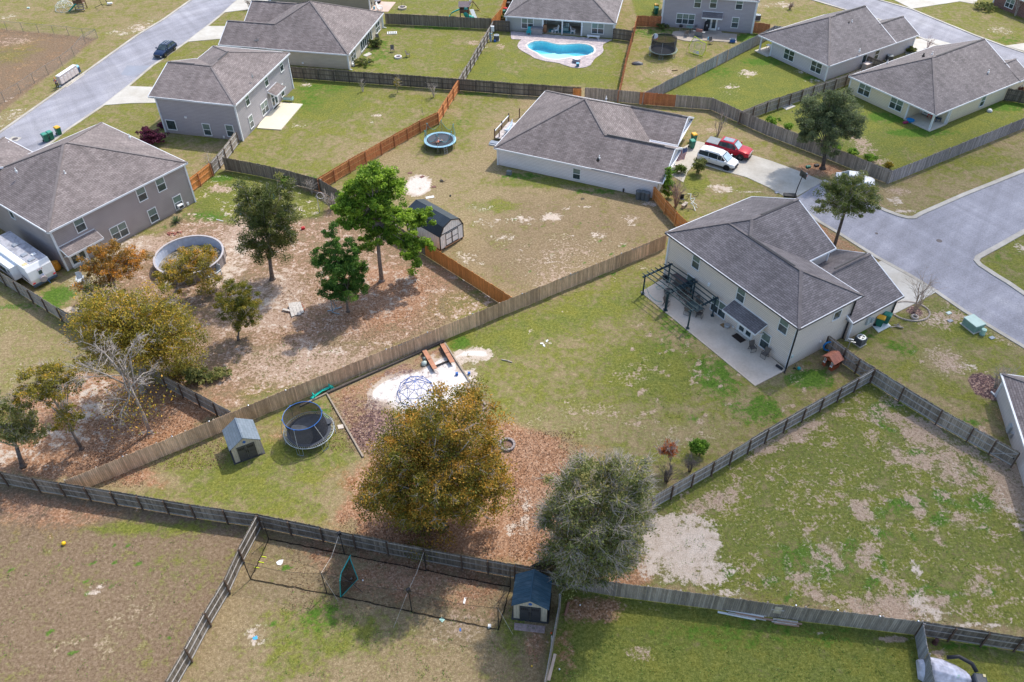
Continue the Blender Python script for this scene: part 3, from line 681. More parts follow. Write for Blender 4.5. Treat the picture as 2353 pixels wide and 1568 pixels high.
# ---- tan two storey house with the patio (right)
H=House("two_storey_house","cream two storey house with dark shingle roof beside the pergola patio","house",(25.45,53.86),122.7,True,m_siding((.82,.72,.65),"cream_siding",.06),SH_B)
H.block(0,17.87,0,8.53,5.3,.47,caps=dict(b=0,c=0));H.block(6.4,17.87,0,12.3,5.3,.47,'y','hg',dict(a=.26))
H.block(-.5,9.0,7.6,15.0,2.65,.46,'y','gg')
H.walls([(ins,ins),(17.5,ins),(17.5,11.9),(6.8,11.9),(6.8,8.15),(ins,8.15)],5.2)
H.walls([(-.15,8.15),(-.15,14.6),(8.6,14.6),(8.6,8.15)],2.6)
for u,v,w,h,n in[(1600,602,.95,1.6,1),(1703,677,.95,1.6,1),(1801,748.5,.95,1.6,1),(1651.5,707,1.95,1.7,2),(1586,650,.95,1.7,1),(1758.5,784,1.0,1.8,1)]:H.window(u,v,'y',ins,w,h,n)
H.window(1923,724,'x',ins,.95,.95,1,dark=True,sash=False)
c=H.door(1712,761,'y',ins);H.awning('y',ins,c-.1,4.3,3.15,1.45,.55)
H.gutter([(17.87,-.07,5.25),(-.07,-.07,5.25),(-.07,8.6,5.25)],DARK);H.gutter([(-.57,7.6,2.6),(-.57,15.0,2.6)],DARK)
H.downspout(.22,.2,5.2,BLACK,-.3,-.5);H.downspout(.2,8.0,5.2,BLACK);H.downspout(-.28,14.5,2.5,BLACK)
H.vent(11.0,4.27,7.31,5.0,4.27,7.31);H.vent(12.13,7.0,8.02,12.13,11.5,8.02);H.vent(4.25,9.6,5.22,4.25,14.2,5.22)
for u,v,z in[(1705,489,6.2),(1711,560,6.6)]:H.pipe(u,v,z)
H.wallbit("floodlight",1630,654,'y',ins,.22,.3,.15,WHITE);H.wallbit("dryer_vent",1685,752,'y',ins,.2,.2,.1,WHITE)
H.wallbit("hose_bib",1885,785,'x',ins,.15,.15,.1,WHITE);H.wallbit("outlet_box",1820,819,'x',ins,.2,.3,.08,plain((.5,.6,.6)))
H.wallbit("meter_box",1993,737,'x',-.15,.45,.8,.2,plain((.40,.44,.46)));H.wallbit("meter_box",2002,735,'x',-.15,.3,.5,.2,plain((.40,.44,.46)))
H.done();HR=H
m=MB();m.prism([(p.x,p.y)for p in GP([(1472,672),(1735,888),(1806,851),(1546,628)])],-.1,.07);struct("patio",m,PATR)
# ---- grey two storey house upper left
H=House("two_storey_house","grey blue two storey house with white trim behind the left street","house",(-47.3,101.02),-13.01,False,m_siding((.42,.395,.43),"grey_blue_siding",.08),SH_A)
H.block(0,12.08,0,17,5.3,.34,'y',caps=dict(a=0));H.block(-.4,6.1,0,12.3,5.3,.34,'x','gn')
H.walls([(ins,ins),(11.75,ins),(11.75,16.6),(ins,16.6)],5.2)
H.wm2=m_siding((.52,.52,.56),"pale_grey_siding",.05)
H.window(394,287.5,'y',ins,1.3,1.3,1,dark=True,sash=False)
for u,v in[(476,298),(529,301)]:H.window(u,v,'y',ins,1.0,1.6,1)
for u,v,w,n in[(567.5,229,.95,1),(577,280,.95,1),(611,185,.95,1),(646,151,.95,1),(648,209,.95,1),(608,247.5,1.9,2)]:H.window(u,v,'x',11.75,w,1.6,n,side=1)
c=H.door(631,230,'x',11.75,side=1);H.awning('x',11.75,c,3.0,3.0,1.3,.5,side=1)
H.vent(0,6.15,7.4,3.6,6.15,7.4);H.vent(6.04,8,7.36,6.04,11,7.36)
for u,v,z in[(580,176,6.3),(526,147,6.6)]:H.pipe(u,v,z)
H.wallbit("dryer_vent",427,270,'y',ins,.3,.25,.1,WHITE);H.wallbit("outlet_box",515,315,'y',ins,.2,.3,.1,WHITE)
H.done()
slab("patio",[(591,296),(646,300),(696,241),(646,237),(612,262)],m_concrete((.68,.62,.50),"new_concrete",stain=.06),.12)
# ---- mauve grey two storey house on the left edge
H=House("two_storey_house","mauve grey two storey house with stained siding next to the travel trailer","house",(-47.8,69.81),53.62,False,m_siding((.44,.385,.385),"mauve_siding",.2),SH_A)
H.block(0,17.43,0,17.0,5.3,.43,'x');H.block(-6,8.5,13.5,24,5.0,.35,'y','gh')
H.walls([(ins,ins),(17.1,ins),(17.1,16.6),(8,16.6),(8,22),(ins,22)],5.2)
for u,v,w,n in[(183,516,1.0,1),(325,446,1.0,1),(369,423.5,1.0,1),(352,494.7,1.0,1),(409,464.7,1.0,1),(274,532,1.9,2)]:H.window(u,v,'y',ins,w,1.6,n)
H.window(28,493.5,'x',ins,.8,.9,1,dark=True,sash=False)
c,z=H.hit(412,473,'y',ins);m=H.mb();m.box(c-.33,c+.33,ins-.45,ins+.1,z-.2,z+.22);ac=m.build("window_air_conditioner",WHITE,H.t)
m=H.mb();m.box(c-.28,c+.28,ins-.46,ins-.44,z-.15,z+.17);m.build("grille",DARK,ac)
c,_=H.hit(178,568,'y',ins);H.awning('y',ins,c+.3,4.2,3.0,1.4,.55)
H.door(180,590,'y',ins)
for u,v,z in[(150,399,7.5),(37,393,7.5),(298,315,8.0)]:H.pipe(u,v,z,mat=WHITE)
H.wallbit("outlet_box",431,468,'y',ins,.25,.35,.12,WHITE);H.done()
# ---- white ranch house in the middle
def ranch(H,mir=None,W=17.6,xs=21.5):
    H.block(0,17.5,0,W,2.5,.485,'x',caps=dict(b=.47,c=.54));H.block(12.9,xs+.3,0,9.1,2.5,.485,'x','ng');H.block(13.4,xs-.4,9.5,W,2.5,.485,'x','ng')
H=House("ranch_house","single storey white ranch house with large brown shingle roof in the middle yard","house",(-2.07,91.78),-23.77,False,m_siding((.84,.80,.83),"white_siding",.05),SH_A)
ranch(H);H.walls([(ins,ins),(21.0,ins),(21.0,8.8),(20.0,9.2),(20.0,17.2),(ins,17.2)],2.42)
H.window(1325,400,'y',ins,.9,1.4,1)
H.vent(13.2,4.55,4.78,20.5,4.55,4.78);H.vent(13.5,13.55,4.5,20.3,13.55,4.5)
H.pipe(1377,363,4.2,mat=WHITE);H.pipe(1374,367,4.0,.1,.25,BLACK);H.pipe(1393,227,4.2,mat=WHITE)
H.downspout(21.1,.2,2.4,WHITE,.3,0);H.downspout(21.1,8.9,2.4,WHITE,.3,0)
c,z=H.hit(1433,437,'y',ins);H.wallbit("outlet_box",1433,437,'y',ins,.2,.45,.12,DARK)
g1=H.mb();g1.box(20.98,21.04,1.6,7.2,.1,2.2);g1.build("garage_door",plain((.6,.55,.52)),H.t)
g1=H.mb();g1.box(19.98,20.04,11,15.8,.1,2.2);g1.build("garage_door",WHITE,H.t);H.done();HW=H
# ---- beige ranch top left
H=House("ranch_house","beige ranch house with screened back porch and grey brown roof at upper left","house",(-45.02,124.77),-11.35,False,m_siding((.60,.53,.44),"beige_siding",.08),SH_A)
H.block(3.4,20.95,0,17.5,2.5,.5,'x',caps=dict(a=.5,d=.52));H.block(-.3,7.75,0,8.6,2.5,.5,'x','gn');H.block(-.3,7.6,9.2,17.5,2.5,.5,'x','gn')
H.walls([(ins,ins),(20.6,ins),(20.6,17.1),(ins,17.1)],2.42)
H.window(811.5,127.5,'x',20.6,1.9,1.5,2,side=1,dark=True);H.window(867.5,62.5,'x',20.6,1.9,1.5,2,side=1,dark=True)
H.window(841,92,'x',20.6,5.4,1.9,6,side=1,dark=True,sash=False,name="porch_screen",xz=(H.hit(841,92,'x',20.6)[0],1.35))
H.downspout(20.75,.2,2.4,WHITE,.4,0);H.downspout(20.75,17.2,2.4,WHITE,.5,0)
H.vent(.3,4.3,4.62,6.5,4.3,4.62);H.vent(.3,13.3,4.6,4,13.3,4.6)
for u,v,z,r in[(638,60,3.6,.06),(622,82,3.3,.1),(620,90,3.1,.06),(594,94,3,.05)]:H.pipe(u,v,z,r)
m=H.mb();x,y=H.loc(591,100,3.2);m.lathe([(.0,.0),(.25,.05),(.38,.16)],12,(x,y,3.5));m.tube([(x,y,3.0),(x,y,3.5)],.03,6);m.build("satellite_dish",DARK,H.t)
H.wallbit("dryer_vent",696,145,'y',ins,.3,.25,.1,WHITE);H.done()
# ---- pool house
H=House("ranch_house","grey green ranch house with open covered porch facing the swimming pool","house",(-.85,135.75),-11.79,False,m_siding((.40,.41,.40),"sage_grey_siding",.06),SH_C)
H.block(0,18.5,0,17.6,2.55,.5,'x')
L0,L1=6.4,13.0
H.walls([(ins,ins),(L0,ins),(L0,4.2),(L1,4.2),(L1,ins),(18.15,ins),(18.15,17.2),(ins,17.2)],2.42)
H.window(1212,54,'y',ins,1.9,1.6,2);H.window(1373.5,66,'y',ins,1.9,1.6,2)
H.window(0,0,'y',4.2,1.7,1.5,2,xz=(8.9,1.5),dark=True);H.window(0,0,'y',4.2,1.9,1.5,2,xz=(11.3,1.5),dark=True)
for x in(L0+.08,9.7,L1-.08):
    m=H.mb();m.box(x-.1,x+.1,ins-.02,ins+.18,0,2.4);m.build("post",TRIM,H.t)
m=H.mb();m.box(L0,L1,ins,4.2,-.05,.09);m.build("porch_floor",m_concrete((.42,.35,.28),"porch_slab"),H.t)
H.downspout(.25,.15,2.4,WHITE);H.downspout(18.3,.15,2.4,WHITE)
H.door(1255,45,'y',4.2,.9,2.0,leaves=1)if 0 else None
H.done();HP=H
# ---- grey two storey top
H=House("two_storey_house","grey two storey house with awning over the french door at top right centre","house",(25.61-.35*math.cos(rad(-13.09)),137.0),-13.09,False,m_siding((.42,.39,.43),"cool_grey_siding",.05),SH_B)
H.block(0,15.5,0,10,5.35,.45,'x');H.walls([(ins,ins),(15.15,ins),(15.15,9.6),(ins,9.6)],5.3)
for u,v,w,h,n in[(1603.5,6,1.0,1.6,1),(1639.5,7,1.0,1.6,1),(1699,10,1.0,1.6,1),(1575,44,2.9,1.6,3),(1689,52.5,1.0,1.6,1)]:H.window(u,v,'y',ins,w,h,n)
c=H.door(1634,54,'y',ins);H.awning('y',ins,c,3.3,3.0,1.4,.45);H.wallbit("dryer_vent",1651,66,'y',ins,.3,.35,.12,WHITE)
H.downspout(.2,.2,5.2,WHITE);H.downspout(15.3,.2,5.2,WHITE);H.done();HG=H
# ---- greige ranch upper right
H=House("ranch_house","pale grey ranch house with corner porch at upper right","house",(46.87,115.13),122.8,True,m_siding((.62,.58,.61),"greige_siding",.05),SH_B)
H.block(0,14.1,0,15.3,2.5,.5,'y','hg');H.block(0,7.3,15.0,20.9,2.5,.49,'y','ng')
H.walls([(ins,ins),(11.3,ins),(11.3,3.4),(13.75,3.4),(13.75,14.9),(7.0,14.9),(7.0,20.5),(ins,20.5)],2.42)
H.window(1813.5,126,'y',ins,1.9,1.6,2,dark=True);H.window(1876,154,'y',ins,1.9,1.6,2,dark=True)
H.window(1985.5,136,'x',ins,.95,1.3,1,dark=True,sash=False);H.window(2014,126,'x',ins,.95,1.5,1,dark=True)
m=H.mb();m.box(13.55,13.75,ins,ins+.2,0,2.4);m.build("post",TRIM,H.t)
m=H.mb();m.box(11.3,14.0,-.3,3.4,-.05,.12);m.build("porch_floor",CONC,H.t)
H.vent(7.05,8.5,6.06,7.05,15,6.06);H.vent(3.65,15.6,4.3,3.65,20.4,4.3)
for u,v,z,r,mt in[(1950,55,5,.1,BLACK),(1957,51,5.1,.06,WHITE),(1975,117,3.2,.06,WHITE)]:H.pipe(u,v,z,r,mat=mt)
H.downspout(.2,.2,2.4,WHITE);H.done()
# ---- cream ranch right
H=House("ranch_house","yellow cream ranch house with corner porch and grey roof at right","house",(56.49,99.53),122.42,True,m_siding((.78,.68,.52),"yellow_cream_siding",.05),SH_C)
H.block(0,14.5,0,19.0,2.5,.5,'y','hg');H.block(-.1,6.2,18.7,21.5,2.5,.48,'y','ng')
H.walls([(4.3,ins),(14.15,ins),(14.15,18.6),(6.0,18.6),(6.0,21),(ins,21),(ins,3.6),(4.3,3.6)],2.42)
H.window(1986.7,206,'y',ins,1.9,1.6,2);H.window(2060,239,'y',ins,1.9,1.6,2);H.window(2257.7,232.5,'x',ins,.95,1.5,1)
H.door(2127,261,'y',3.6,.9,2.0,leaves=1)
m=H.mb();m.box(ins,ins+.22,ins,ins+.22,0,2.4);m.build("post",TRIM,H.t)
m=H.mb();m.box(.1,4.3,.1,3.6,-.05,.12);m.build("porch_floor",CONC,H.t)
H.vent(7.25,8,6.12,7.25,18.6,6.12)
for u,v,z,r,mt in[(2122,128,5.2,.1,BLACK),(2142,125,5.3,.06,WHITE),(2039,144,3.2,.06,WHITE),(2271,166,4,.06,WHITE)]:H.pipe(u,v,z,r,mat=mt)
H.downspout(.2,3.8,2.4,WHITE);H.done()
# ---- house at the lower right edge
o=G(2302,859,2.5);a=G(2350,1005,2.5);ang=math.degrees(math.atan2(a.y-o.y,a.x-o.x))
H=House("ranch_house","white sided house cut by the right edge beside the red mulch bed","house",(o.x,o.y),ang,False,m_siding((.72,.67,.66),"pale_siding",.06),SH_A)
H.block(0,16,0,13,2.5,.45,'x','hh');H.walls([(ins,ins),(15.6,ins),(15.6,12.6),(ins,12.6)],2.42);H.gutter([(0,-.07,2.45),(16,-.07,2.45)],WHITE)
H.downspout(.3,.25,2.4,WHITE,-.5,-.2);H.wallbit("meter_box",2322,985,'y',ins,.5,.8,.2,plain((.40,.44,.46)));H.wallbit("meter_box",2326,1000,'y',ins,.3,.5,.2,METAL);H.done()
# ---- tan house at top, brick house top right
o=G(672,22,0);a=G(822,19,0);o=G(655,12,0);a=G(820,22,0);ang=math.degrees(math.atan2(a.y-o.y,a.x-o.x))
H=House("ranch_house","olive tan ranch house mostly cut by the top edge behind the beige ranch","house",(o.x,o.y),ang,False,m_siding((.36,.33,.26),"olive_siding"),SH_A)
H.block(-3,16.3,-.3,15,2.5,.5,'x');H.walls([(-2.6,0),(15.9,0),(15.9,14.6),(-2.6,14.6)],2.42);H.done()
bm_,bnt,bb=nm("red_brick");br=node(bnt,"ShaderNodeTexBrick");lk(bnt,uvn(bnt),br.inputs['Vector'])
br.inputs['Scale'].default_value=1;br.inputs['Brick Width'].default_value=.45;br.inputs['Row Height'].default_value=.16;br.inputs['Mortar Size'].default_value=.02
br.inputs['Color1'].default_value=(.20,.075,.06,1);br.inputs['Color2'].default_value=(.13,.05,.045,1);br.inputs['Mortar'].default_value=(.3,.24,.22,1)
lk(bnt,br.outputs[0],bb.inputs['Base Color']);bb.inputs['Roughness'].default_value=.9
BRICK=bm_
o=G(2280,12,0);a=G(2400,62,0);ang=math.degrees(math.atan2(a.y-o.y,a.x-o.x))
H=House("brick_house","red brick house cut by the top right corner","house",(o.x,o.y),ang,False,BRICK,SH_A)
H.block(-1,22,-.4,12,2.7,.5,'x');H.walls([(0,0),(21,0),(21,11),(0,11)],2.6);H.window(2321,8,'y',0,1.6,1.4,2);H.done()
# ================================================================ FENCES
def m_fence(c,name,var=.3,stn=.3,stain=(.05,.047,.042)):
    m=m_boards(c,name,var=var,stn=stn,stain=stain,gap=.6);nt=m.node_tree
    oi=node(nt,"ShaderNodeObjectInfo");w=[n for n in nt.nodes if n.type=='TEX_WHITE_NOISE'][0];src=w.inputs['W'].links[0].from_socket
    lk(nt,mth(nt,'ADD',src,mth(nt,'MULTIPLY',oi.outputs['Random'],97.0)),w.inputs['W'])
    b=nt.nodes["Principled BSDF"];s0=b.inputs['Base Color'].links[0].from_socket;lk(nt,mixc(nt,.9,s0,ramp(nt,oi.outputs['Random'],[(0,.78),(.5,1.0),(1,1.18)]),'MULTIPLY'),b.inputs['Base Color']);return m
F_DARK=m_fence((.225,.19,.155),"weathered_dark_boards",.35,.4)
F_GREY=m_fence((.34,.295,.255),"weathered_grey_boards",.3,.3)
F_TAN=m_fence((.66,.455,.30),"sun_bleached_tan_boards",.24,.5,(.36,.21,.12))
F_ORG=m_fence((.70,.28,.085),"new_orange_cedar_boards",.16,.25,(.34,.11,.03))
F_RED=m_fence((.46,.17,.075),"red_brown_stained_boards",.18,.3,(.2,.06,.03))
R_GREY=plain((.36,.325,.295),.85,var=.25,scale=6);R_DARK=plain((.10,.085,.075),.85,var=.35,scale=6)
R_ORG=plain((.58,.28,.11),.8,var=.2,scale=6);R_RED=plain((.42,.17,.08),.8,var=.2,scale=6);R_BRN=plain((.12,.080,.060),.85,var=.3,scale=6)
R_LT=plain((.44,.42,.41),.8,var=.2,scale=6)
def fence(label,tops,mat,rmat,pmat,rails='cam',h=1.83,base=False,gates=(),group=None,sec=2.4,lean=.022,name="wooden_fence",cat="fence",patch={}):
    P=[G(x,y,0 if base else h)for x,y in tops];P=[Vector((p.x,p.y,0))for p in P]
    t=thing(name,label,cat,P[0],0,group);k=0
    for a,b in zip(P,P[1:]):
        d=b-a;L=d.length;n=max(1,round(L/sec));s=L/n;ang=math.atan2(d.y,d.x)
        nn=Vector((-d.y,d.x,0)).normalized();camside=nn.dot(Vector((0,0,0))-(a+b)/2)>0
        sg=(1 if camside else-1)*(1 if rails=='cam' else-1)
        rail=MB();rail.box(0,s,sg*.02,sg*.06,-.045,.045)if sg>0 else rail.box(0,s,-.06,-.02,-.045,.045)
        post=MB();post.box(-.05,.05,*sorted((sg*.06,sg*.16)),-.1,h-.06)
        rm=pm=None
        for i in range(n):
            q=a+d*(i/n)-P[0]
            pk=MB();npk=max(2,int(round(s/.14)));w=s/npk;kk=rnd.random()*.03
            for j in range(npk):
                z1=h+rnd.uniform(-.045,.045)+kk;x0=j*w+.004;x1=(j+1)*w-.004;y=rnd.uniform(-.006,.006)
                pk.add([(x0,y-.01,.04),(x1,y-.01,.04),(x1,y-.01,z1-.03),(x1-.03,y-.01,z1),(x0+.03,y-.01,z1),(x0,y-.01,z1-.03),
(x0,y+.01,.04),(x1,y+.01,.04),(x1,y+.01,z1-.03),(x1-.03,y+.01,z1),(x0+.03,y+.01,z1),(x0,y+.01,z1-.03)],
[(0,1,2,3,4,5),(11,10,9,8,7,6),(3,9,10,4),(1,7,8,2),(6,0,5,11),(2,8,9,3),(4,10,11,5)])
            isg=k in gates
            o=pk.build("gate" if isg else "picket_panel",patch.get(k,mat),t);o.location=q;o.rotation_euler=(rnd.uniform(-lean,lean),0,ang)
            if isg:
                br=MB();br.bar((.12,sg*.05,.25),(s-.12,sg*.05,h-.25),.09,.03);br.build("brace",rmat,o)
                hg=MB();hg.box(s-.25,s-.1,sg*.05-.02,sg*.05+.02,.9,1.0);hg.build("latch",BLACK,o)
            for z in(.22,.95,h-.2):
                if rm is None:ro=rail.build("rail",rmat,t);rm=ro.data
                else:ro=bpy.data.objects.new("rail",rm);COL.objects.link(ro);ro.parent=t
                ro.location=q+Vector((0,0,z));ro.rotation_euler=(0,0,ang)
            if pm is None:po=post.build("post",pmat,t);pm=po.data
            else:po=bpy.data.objects.new("post",pm);COL.objects.link(po);po.parent=t
            po.location=q;po.rotation_euler=(0,0,ang);k+=1
        po=bpy.data.objects.new("post",pm);COL.objects.link(po);po.parent=t;po.location=b-P[0];po.rotation_euler=(0,0,ang)
    return t
fence("long pale brown board fence crossing diagonally, small lights on top",[(148,1104),(1533,540)],F_TAN,R_GREY,R_GREY,'far')
fence("long dark grey railed fence below the big oak running to the left edge",[(-60,1075),(0,1083),(75,1098),(437,1159),(588,1181),(888,1243),(1060,1275),(1183,1297),(1300,1318)],F_DARK,R_GREY,R_BRN,'cam')
fence("weathered grey fence of plain boards along the sandy right yard at the bottom",[(1300,1318),(1416,1339.5),(1640,1368),(1765,1386),(2122,1429)],F_GREY,R_GREY,R_GREY,'far')
fence("grey fence with rails at the bottom right edge, right of the grey fence junction",[(2122,1429),(2353,1464),(2480,1484)],F_DARK,R_GREY,R_BRN,'cam')
fence("grey fence running down off the lower edge beside the batting cage, pale rails",[(588,1183),(545,1262),(512,1333),(467,1408),(422,1491),(378,1566),(340,1632)],F_DARK,R_LT,R_BRN,'cam')
fence("dark weathered fence behind the travel trailer that runs down to the brown diagonal fence",[(-60,588),(0,626),(165,727),(372,860),(531,945)],F_GREY,R_GREY,R_BRN,'cam')
fence("dark grey plain board fence behind the bare shrubs of the woods yard",[(510,362),(588,376),(666,394),(735,412),(768,432),(813,460),(975,557)],F_DARK,R_GREY,R_GREY,'far')
fence("new orange plain board fence below the barn shed",[(975,557),(1083,624),(1173,682)],F_ORG,R_ORG,R_ORG,'far')
fence("red orange cedar fence with rails bending past the blue trampoline",[(728,411),(800,368),(873,327.5),(963,277.5),(1005,258),(1027,222),(1052,184)],m_fence((.62,.235,.095),"cedar_red_boards",.16,.25,(.25,.08,.03)),R_ORG,R_RED,'cam')
fence("short bright orange fence at the corner of the mauve house",[(429,415),(452,398),(480,376)],F_ORG,R_ORG,R_RED,'cam')
fence("short grey weathered fence with gate at the corner of the grey blue house",[(482,374),(512,341),(541,303)],F_GREY,R_LT,R_BRN,'cam',gates=(1,))
fence("long dark fence with posts in front of the beige ranch and along the top lawns",[(660,153),(1051,181),(1176,191),(1335,201)],F_DARK,R_DARK,R_DARK,'cam')
fence("grey plain board fence behind the white ranch bending round to the big tree corner",[(1345,202),(1421,207.5),(1471,212),(1638,225),(1765,282),(1907,336),(2050,393)],F_GREY,R_GREY,R_GREY,'far',patch={3:F_RED,4:F_RED})
fence("short new orange gate leaf standing open behind the white ranch roof",[(1318,203),(1336,204)],F_ORG,R_ORG,R_ORG,'cam',name="wooden_gate",cat="gate")
fence("dark plain board fence at the top below the playset with green slides",[(884,31),(1131,43)],F_DARK,R_DARK,R_DARK,'far')
fence("pale sunlit fence with rails between the beige ranch lawn and the pool lawn",[(1132,49),(1096,110),(1053,181)],F_GREY,R_LT,R_BRN,'cam')
fence("short dark fence and gate joining the left wall of the pool house",[(1133,47),(1171,49)],F_DARK,R_DARK,R_DARK,'cam',gates=(1,))
fence("orange fence at the top edge beside the pool house clutter",[(1166,-20),(1150,22),(1131,44)],F_ORG,R_ORG,R_ORG,'far')
fence("thin red brown fence between the pool lawn and the trampoline yard",[(1465,36),(1442,120),(1423,208)],F_RED,R_ORG,R_RED,'far')
fence("red brown gate and fence at the left corner of the grey two storey house",[(1465,36),(1520,38)],F_RED,R_RED,R_RED,'cam',gates=(1,))
fence("red brown fence piece at the right corner of the grey two storey house",[(1727,50),(1770,56)],F_RED,R_RED,R_RED,'cam')
fence("dark grey gate between the pool house and the red fence",[(1410,65),(1456,71)],F_DARK,R_DARK,R_DARK,'cam',gates=(1,))
fence("grey plain board fence below the yellow rebound net with two pale new pickets",[(1480,213),(1764,69),(1780,60),(1800,62)],m_fence((.40,.385,.385),"silver_grey_boards",.25,.3),R_GREY,R_GREY,'far')
fence("grey fence with rails between the pale grey ranch and the cream ranch",[(1701,257),(1764,233),(1947,172),(1980,159)],F_GREY,R_GREY,R_BRN,'cam')
fence("short dark fence piece against the side wall of the pale grey ranch",[(1996,129),(2034,143)],F_DARK,R_DARK,R_DARK,'cam')
fence("dark fence at the right edge behind the cream ranch house",[(2318,203),(2353,209),(2420,225)],F_DARK,R_DARK,R_DARK,'cam')
fence("grey purple plain board fence rising to the right edge above the road verge",[(2050,393),(2064,388),(2353,272),(2420,245)],m_fence((.33,.30,.31),"purple_grey_boards",.3,.3),R_GREY,R_GREY,'far')
fence("weathered brown fence with braced gate beside the small red playhouse",[(1906,771),(1946,802),(1978,825),(2012,846)],m_fence((.42,.34,.275),"grey_brown_boards",.3,.35),R_LT,R_BRN,'cam',gates=(1,2))
fence("grey weathered fence with rails and braced gate running to the right edge",[(2013,847),(2080,889),(2167,942),(2240,982),(2345,1040)],F_GREY,R_LT,R_BRN,'cam',gates=(4,))
fence("grey fence with rails that separates the main lawn from the patchy right yard",[(2011,846),(1765,985),(1640,1060),(1497,1142),(1345,1228),(1218,1300)],F_GREY,R_LT,R_BRN,'cam')
fence("fence seen almost edge on beside the navy roofed shed, running off the lower edge",[(1290,1366),(1272,1462),(1252,1570),(1246,1610)],F_GREY,R_LT,R_LT,'far')
fence("blue grey plain board fence going down off the edge at the lower right",[(2122,1431),(2134,1500),(2148,1575),(2155,1620)],m_fence((.30,.30,.32),"blue_grey_boards",.25,.3),R_GREY,R_GREY,'far')
fence("orange gate fence beside the white ranch garage and dark trash tubs",[(1505,429),(1532,462),(1556,488),(1583,512)],F_ORG,R_ORG,R_ORG,'cam',gates=(1,2))
# two pale replacement posts on the silver fence
# chain link fence
FM=m_net((.35,.36,.38),.10,"chain_link_mesh")
def chain(label,bases,h=1.5,closed=False):
    P=[G(x,y)for x,y in bases];t=thing("chain_link_fence",label,"fence",P[0])
    me=None
    for p in P:
        o=None
        if me is None:o=MB().tube([(0,0,0),(0,0,h)],.035,6).build("post",STEEL,t);me=o.data
        else:o=bpy.data.objects.new("post",me);COL.objects.link(o);o.parent=t
        o.location=p-P[0]
    for a,b in zip(P,P[1:]):
        a2,b2=a-P[0],b-P[0]
        MB().add([a2,b2,b2+Vector((0,0,h)),a2+Vector((0,0,h))],[(0,1,2,3)]).build("mesh_panel",FM,t)
        MB().bar(a2+Vector((0,0,h)),b2+Vector((0,0,h)),.025).build("top_wire",STEEL,t)
    return t
chain("silver chain link fence round the dry basin field at the upper left",[(-30,60),(17,70),(54,73),(90,76),(125,79.5),(159,82),(194,87),(225,88),(197,102),(172,131),(144,152),(112,172),(80,192),(49,214),(12,235),(-20,252)])
m=MB();p,q=G(194,87),G(225,88);m.bar(p+Vector((0,0,.1)),q+Vector((0,0,1.4)),.06);tag(m.build("gate_brace_pole",METAL),"grey diagonal pole across the chain link fence corner","pole")
# solar lights on the fence tops
sl=thing("fence_light","small round solar light on top of the long pale brown fence","light")
MB().lathe([(.05,0),(.075,.02),(.075,.05),(.03,.07)],10).build("cap",plain((.25,.27,.32),.3,.5),sl);MB().tube([(0,0,-.08),(0,0,0)],.03,6).build("stem",METAL,sl)
p0,p1=G(148,1104,1.83),G(1533,540,1.83)
for x in(282,395,480,570,656,887,982,1086,1200,1311,1428):
    y=1104-(x-148)*.40722;q=G(x,y,1.88)
    place(sl,USED,q,0,"small round solar light on top of the long pale brown fence","solar lights on the pale brown fence")
for i,(x,y)in enumerate([(2332,1417),(2456-2,1434)]):pass
for x,y in[(1829,1392),(1925,1403),(2022,1417),(2110,1428)]:
    q=G(x,y,1.9);place(sl,USED,q,0,"small solar light on top of the plain grey fence at the bottom right","solar lights on the grey bottom fence")
# ================================================================ TREES
def height_on(base,top):
    g=G(*base);d=ray(*top);s=math.hypot(g.x,g.y)/math.hypot(d[0],d[1]);return CAMH+s*d[2]
def onplane(base,u,v):
    g=G(*base);d=ray(u,v);s=math.hypot(g.x,g.y)/math.hypot(d[0],d[1]);return Vector((d[0]*s,d[1]*s,CAMH+s*d[2]))
FWD=Vector(RC[2])
def pxm(p):return FP/(p-Vector((0,0,CAMH))).dot(FWD)
def quads(name,C,size,tint,parent,mat,rs,flat=0.0,aspect=1.0):
    n=len(C);a=rs.normal(size=(n,3));a[:,2]*=(1-flat);a/=np.linalg.norm(a,axis=1)[:,None]
    b=rs.normal(size=(n,3));b-=(a*b).sum(1)[:,None]*a;b/=np.linalg.norm(b,axis=1)[:,None]
    sz=(size*(.6+.8*rs.random(n)))[:,None]if np.isscalar(size)else size[:,None]
    a=a*sz*aspect;b=b*sz/aspect*.62
    V=np.stack([C-a,C-b*.9+a*.1,C+a,C+b*.9+a*.1],1).reshape(-1,3)
    me=bpy.data.meshes.new(name);me.vertices.add(4*n);me.loops.add(4*n);me.polygons.add(n)
    me.vertices.foreach_set("co",V.ravel());me.loops.foreach_set("vertex_index",np.arange(4*n,dtype=np.int32));me.polygons.foreach_set("loop_start",np.arange(0,4*n,4,dtype=np.int32))
    me.update();at=me.attributes.new("tint",'FLOAT','POINT');at.data.foreach_set("value",np.repeat(np.clip(tint,0,1),4).astype(np.float32))
    me.materials.append(mat);o=bpy.data.objects.new(name,me);COL.objects.link(o);o.parent=parent;return o
BARK=plain((.17,.135,.115),.9,var=.35,scale=5);BARKP=plain((.36,.31,.28),.9,var=.3,scale=5);BARKD=plain((.085,.065,.055),.9,var=.35,scale=5);TWIG=plain((.44,.38,.33),.9,var=.3,scale=4)
OAKO=m_leaf([(0,(.042,.050,.010)),(.3,(.095,.098,.016)),(.55,(.19,.135,.022)),(.78,(.31,.165,.028)),(1,(.40,.20,.04))],"orange_green_leaves")
OAKY=m_leaf([(0,(.060,.062,.016)),(.35,(.14,.130,.022)),(.65,(.25,.185,.026)),(.85,(.36,.20,.030)),(1,(.45,.25,.05))],"yellow_green_leaves")
OAKG=m_leaf([(0,(.045,.060,.022)),(.35,(.095,.112,.036)),(.65,(.165,.172,.058)),(.88,(.26,.22,.08)),(1,(.34,.25,.10))],"grey_green_leaves")
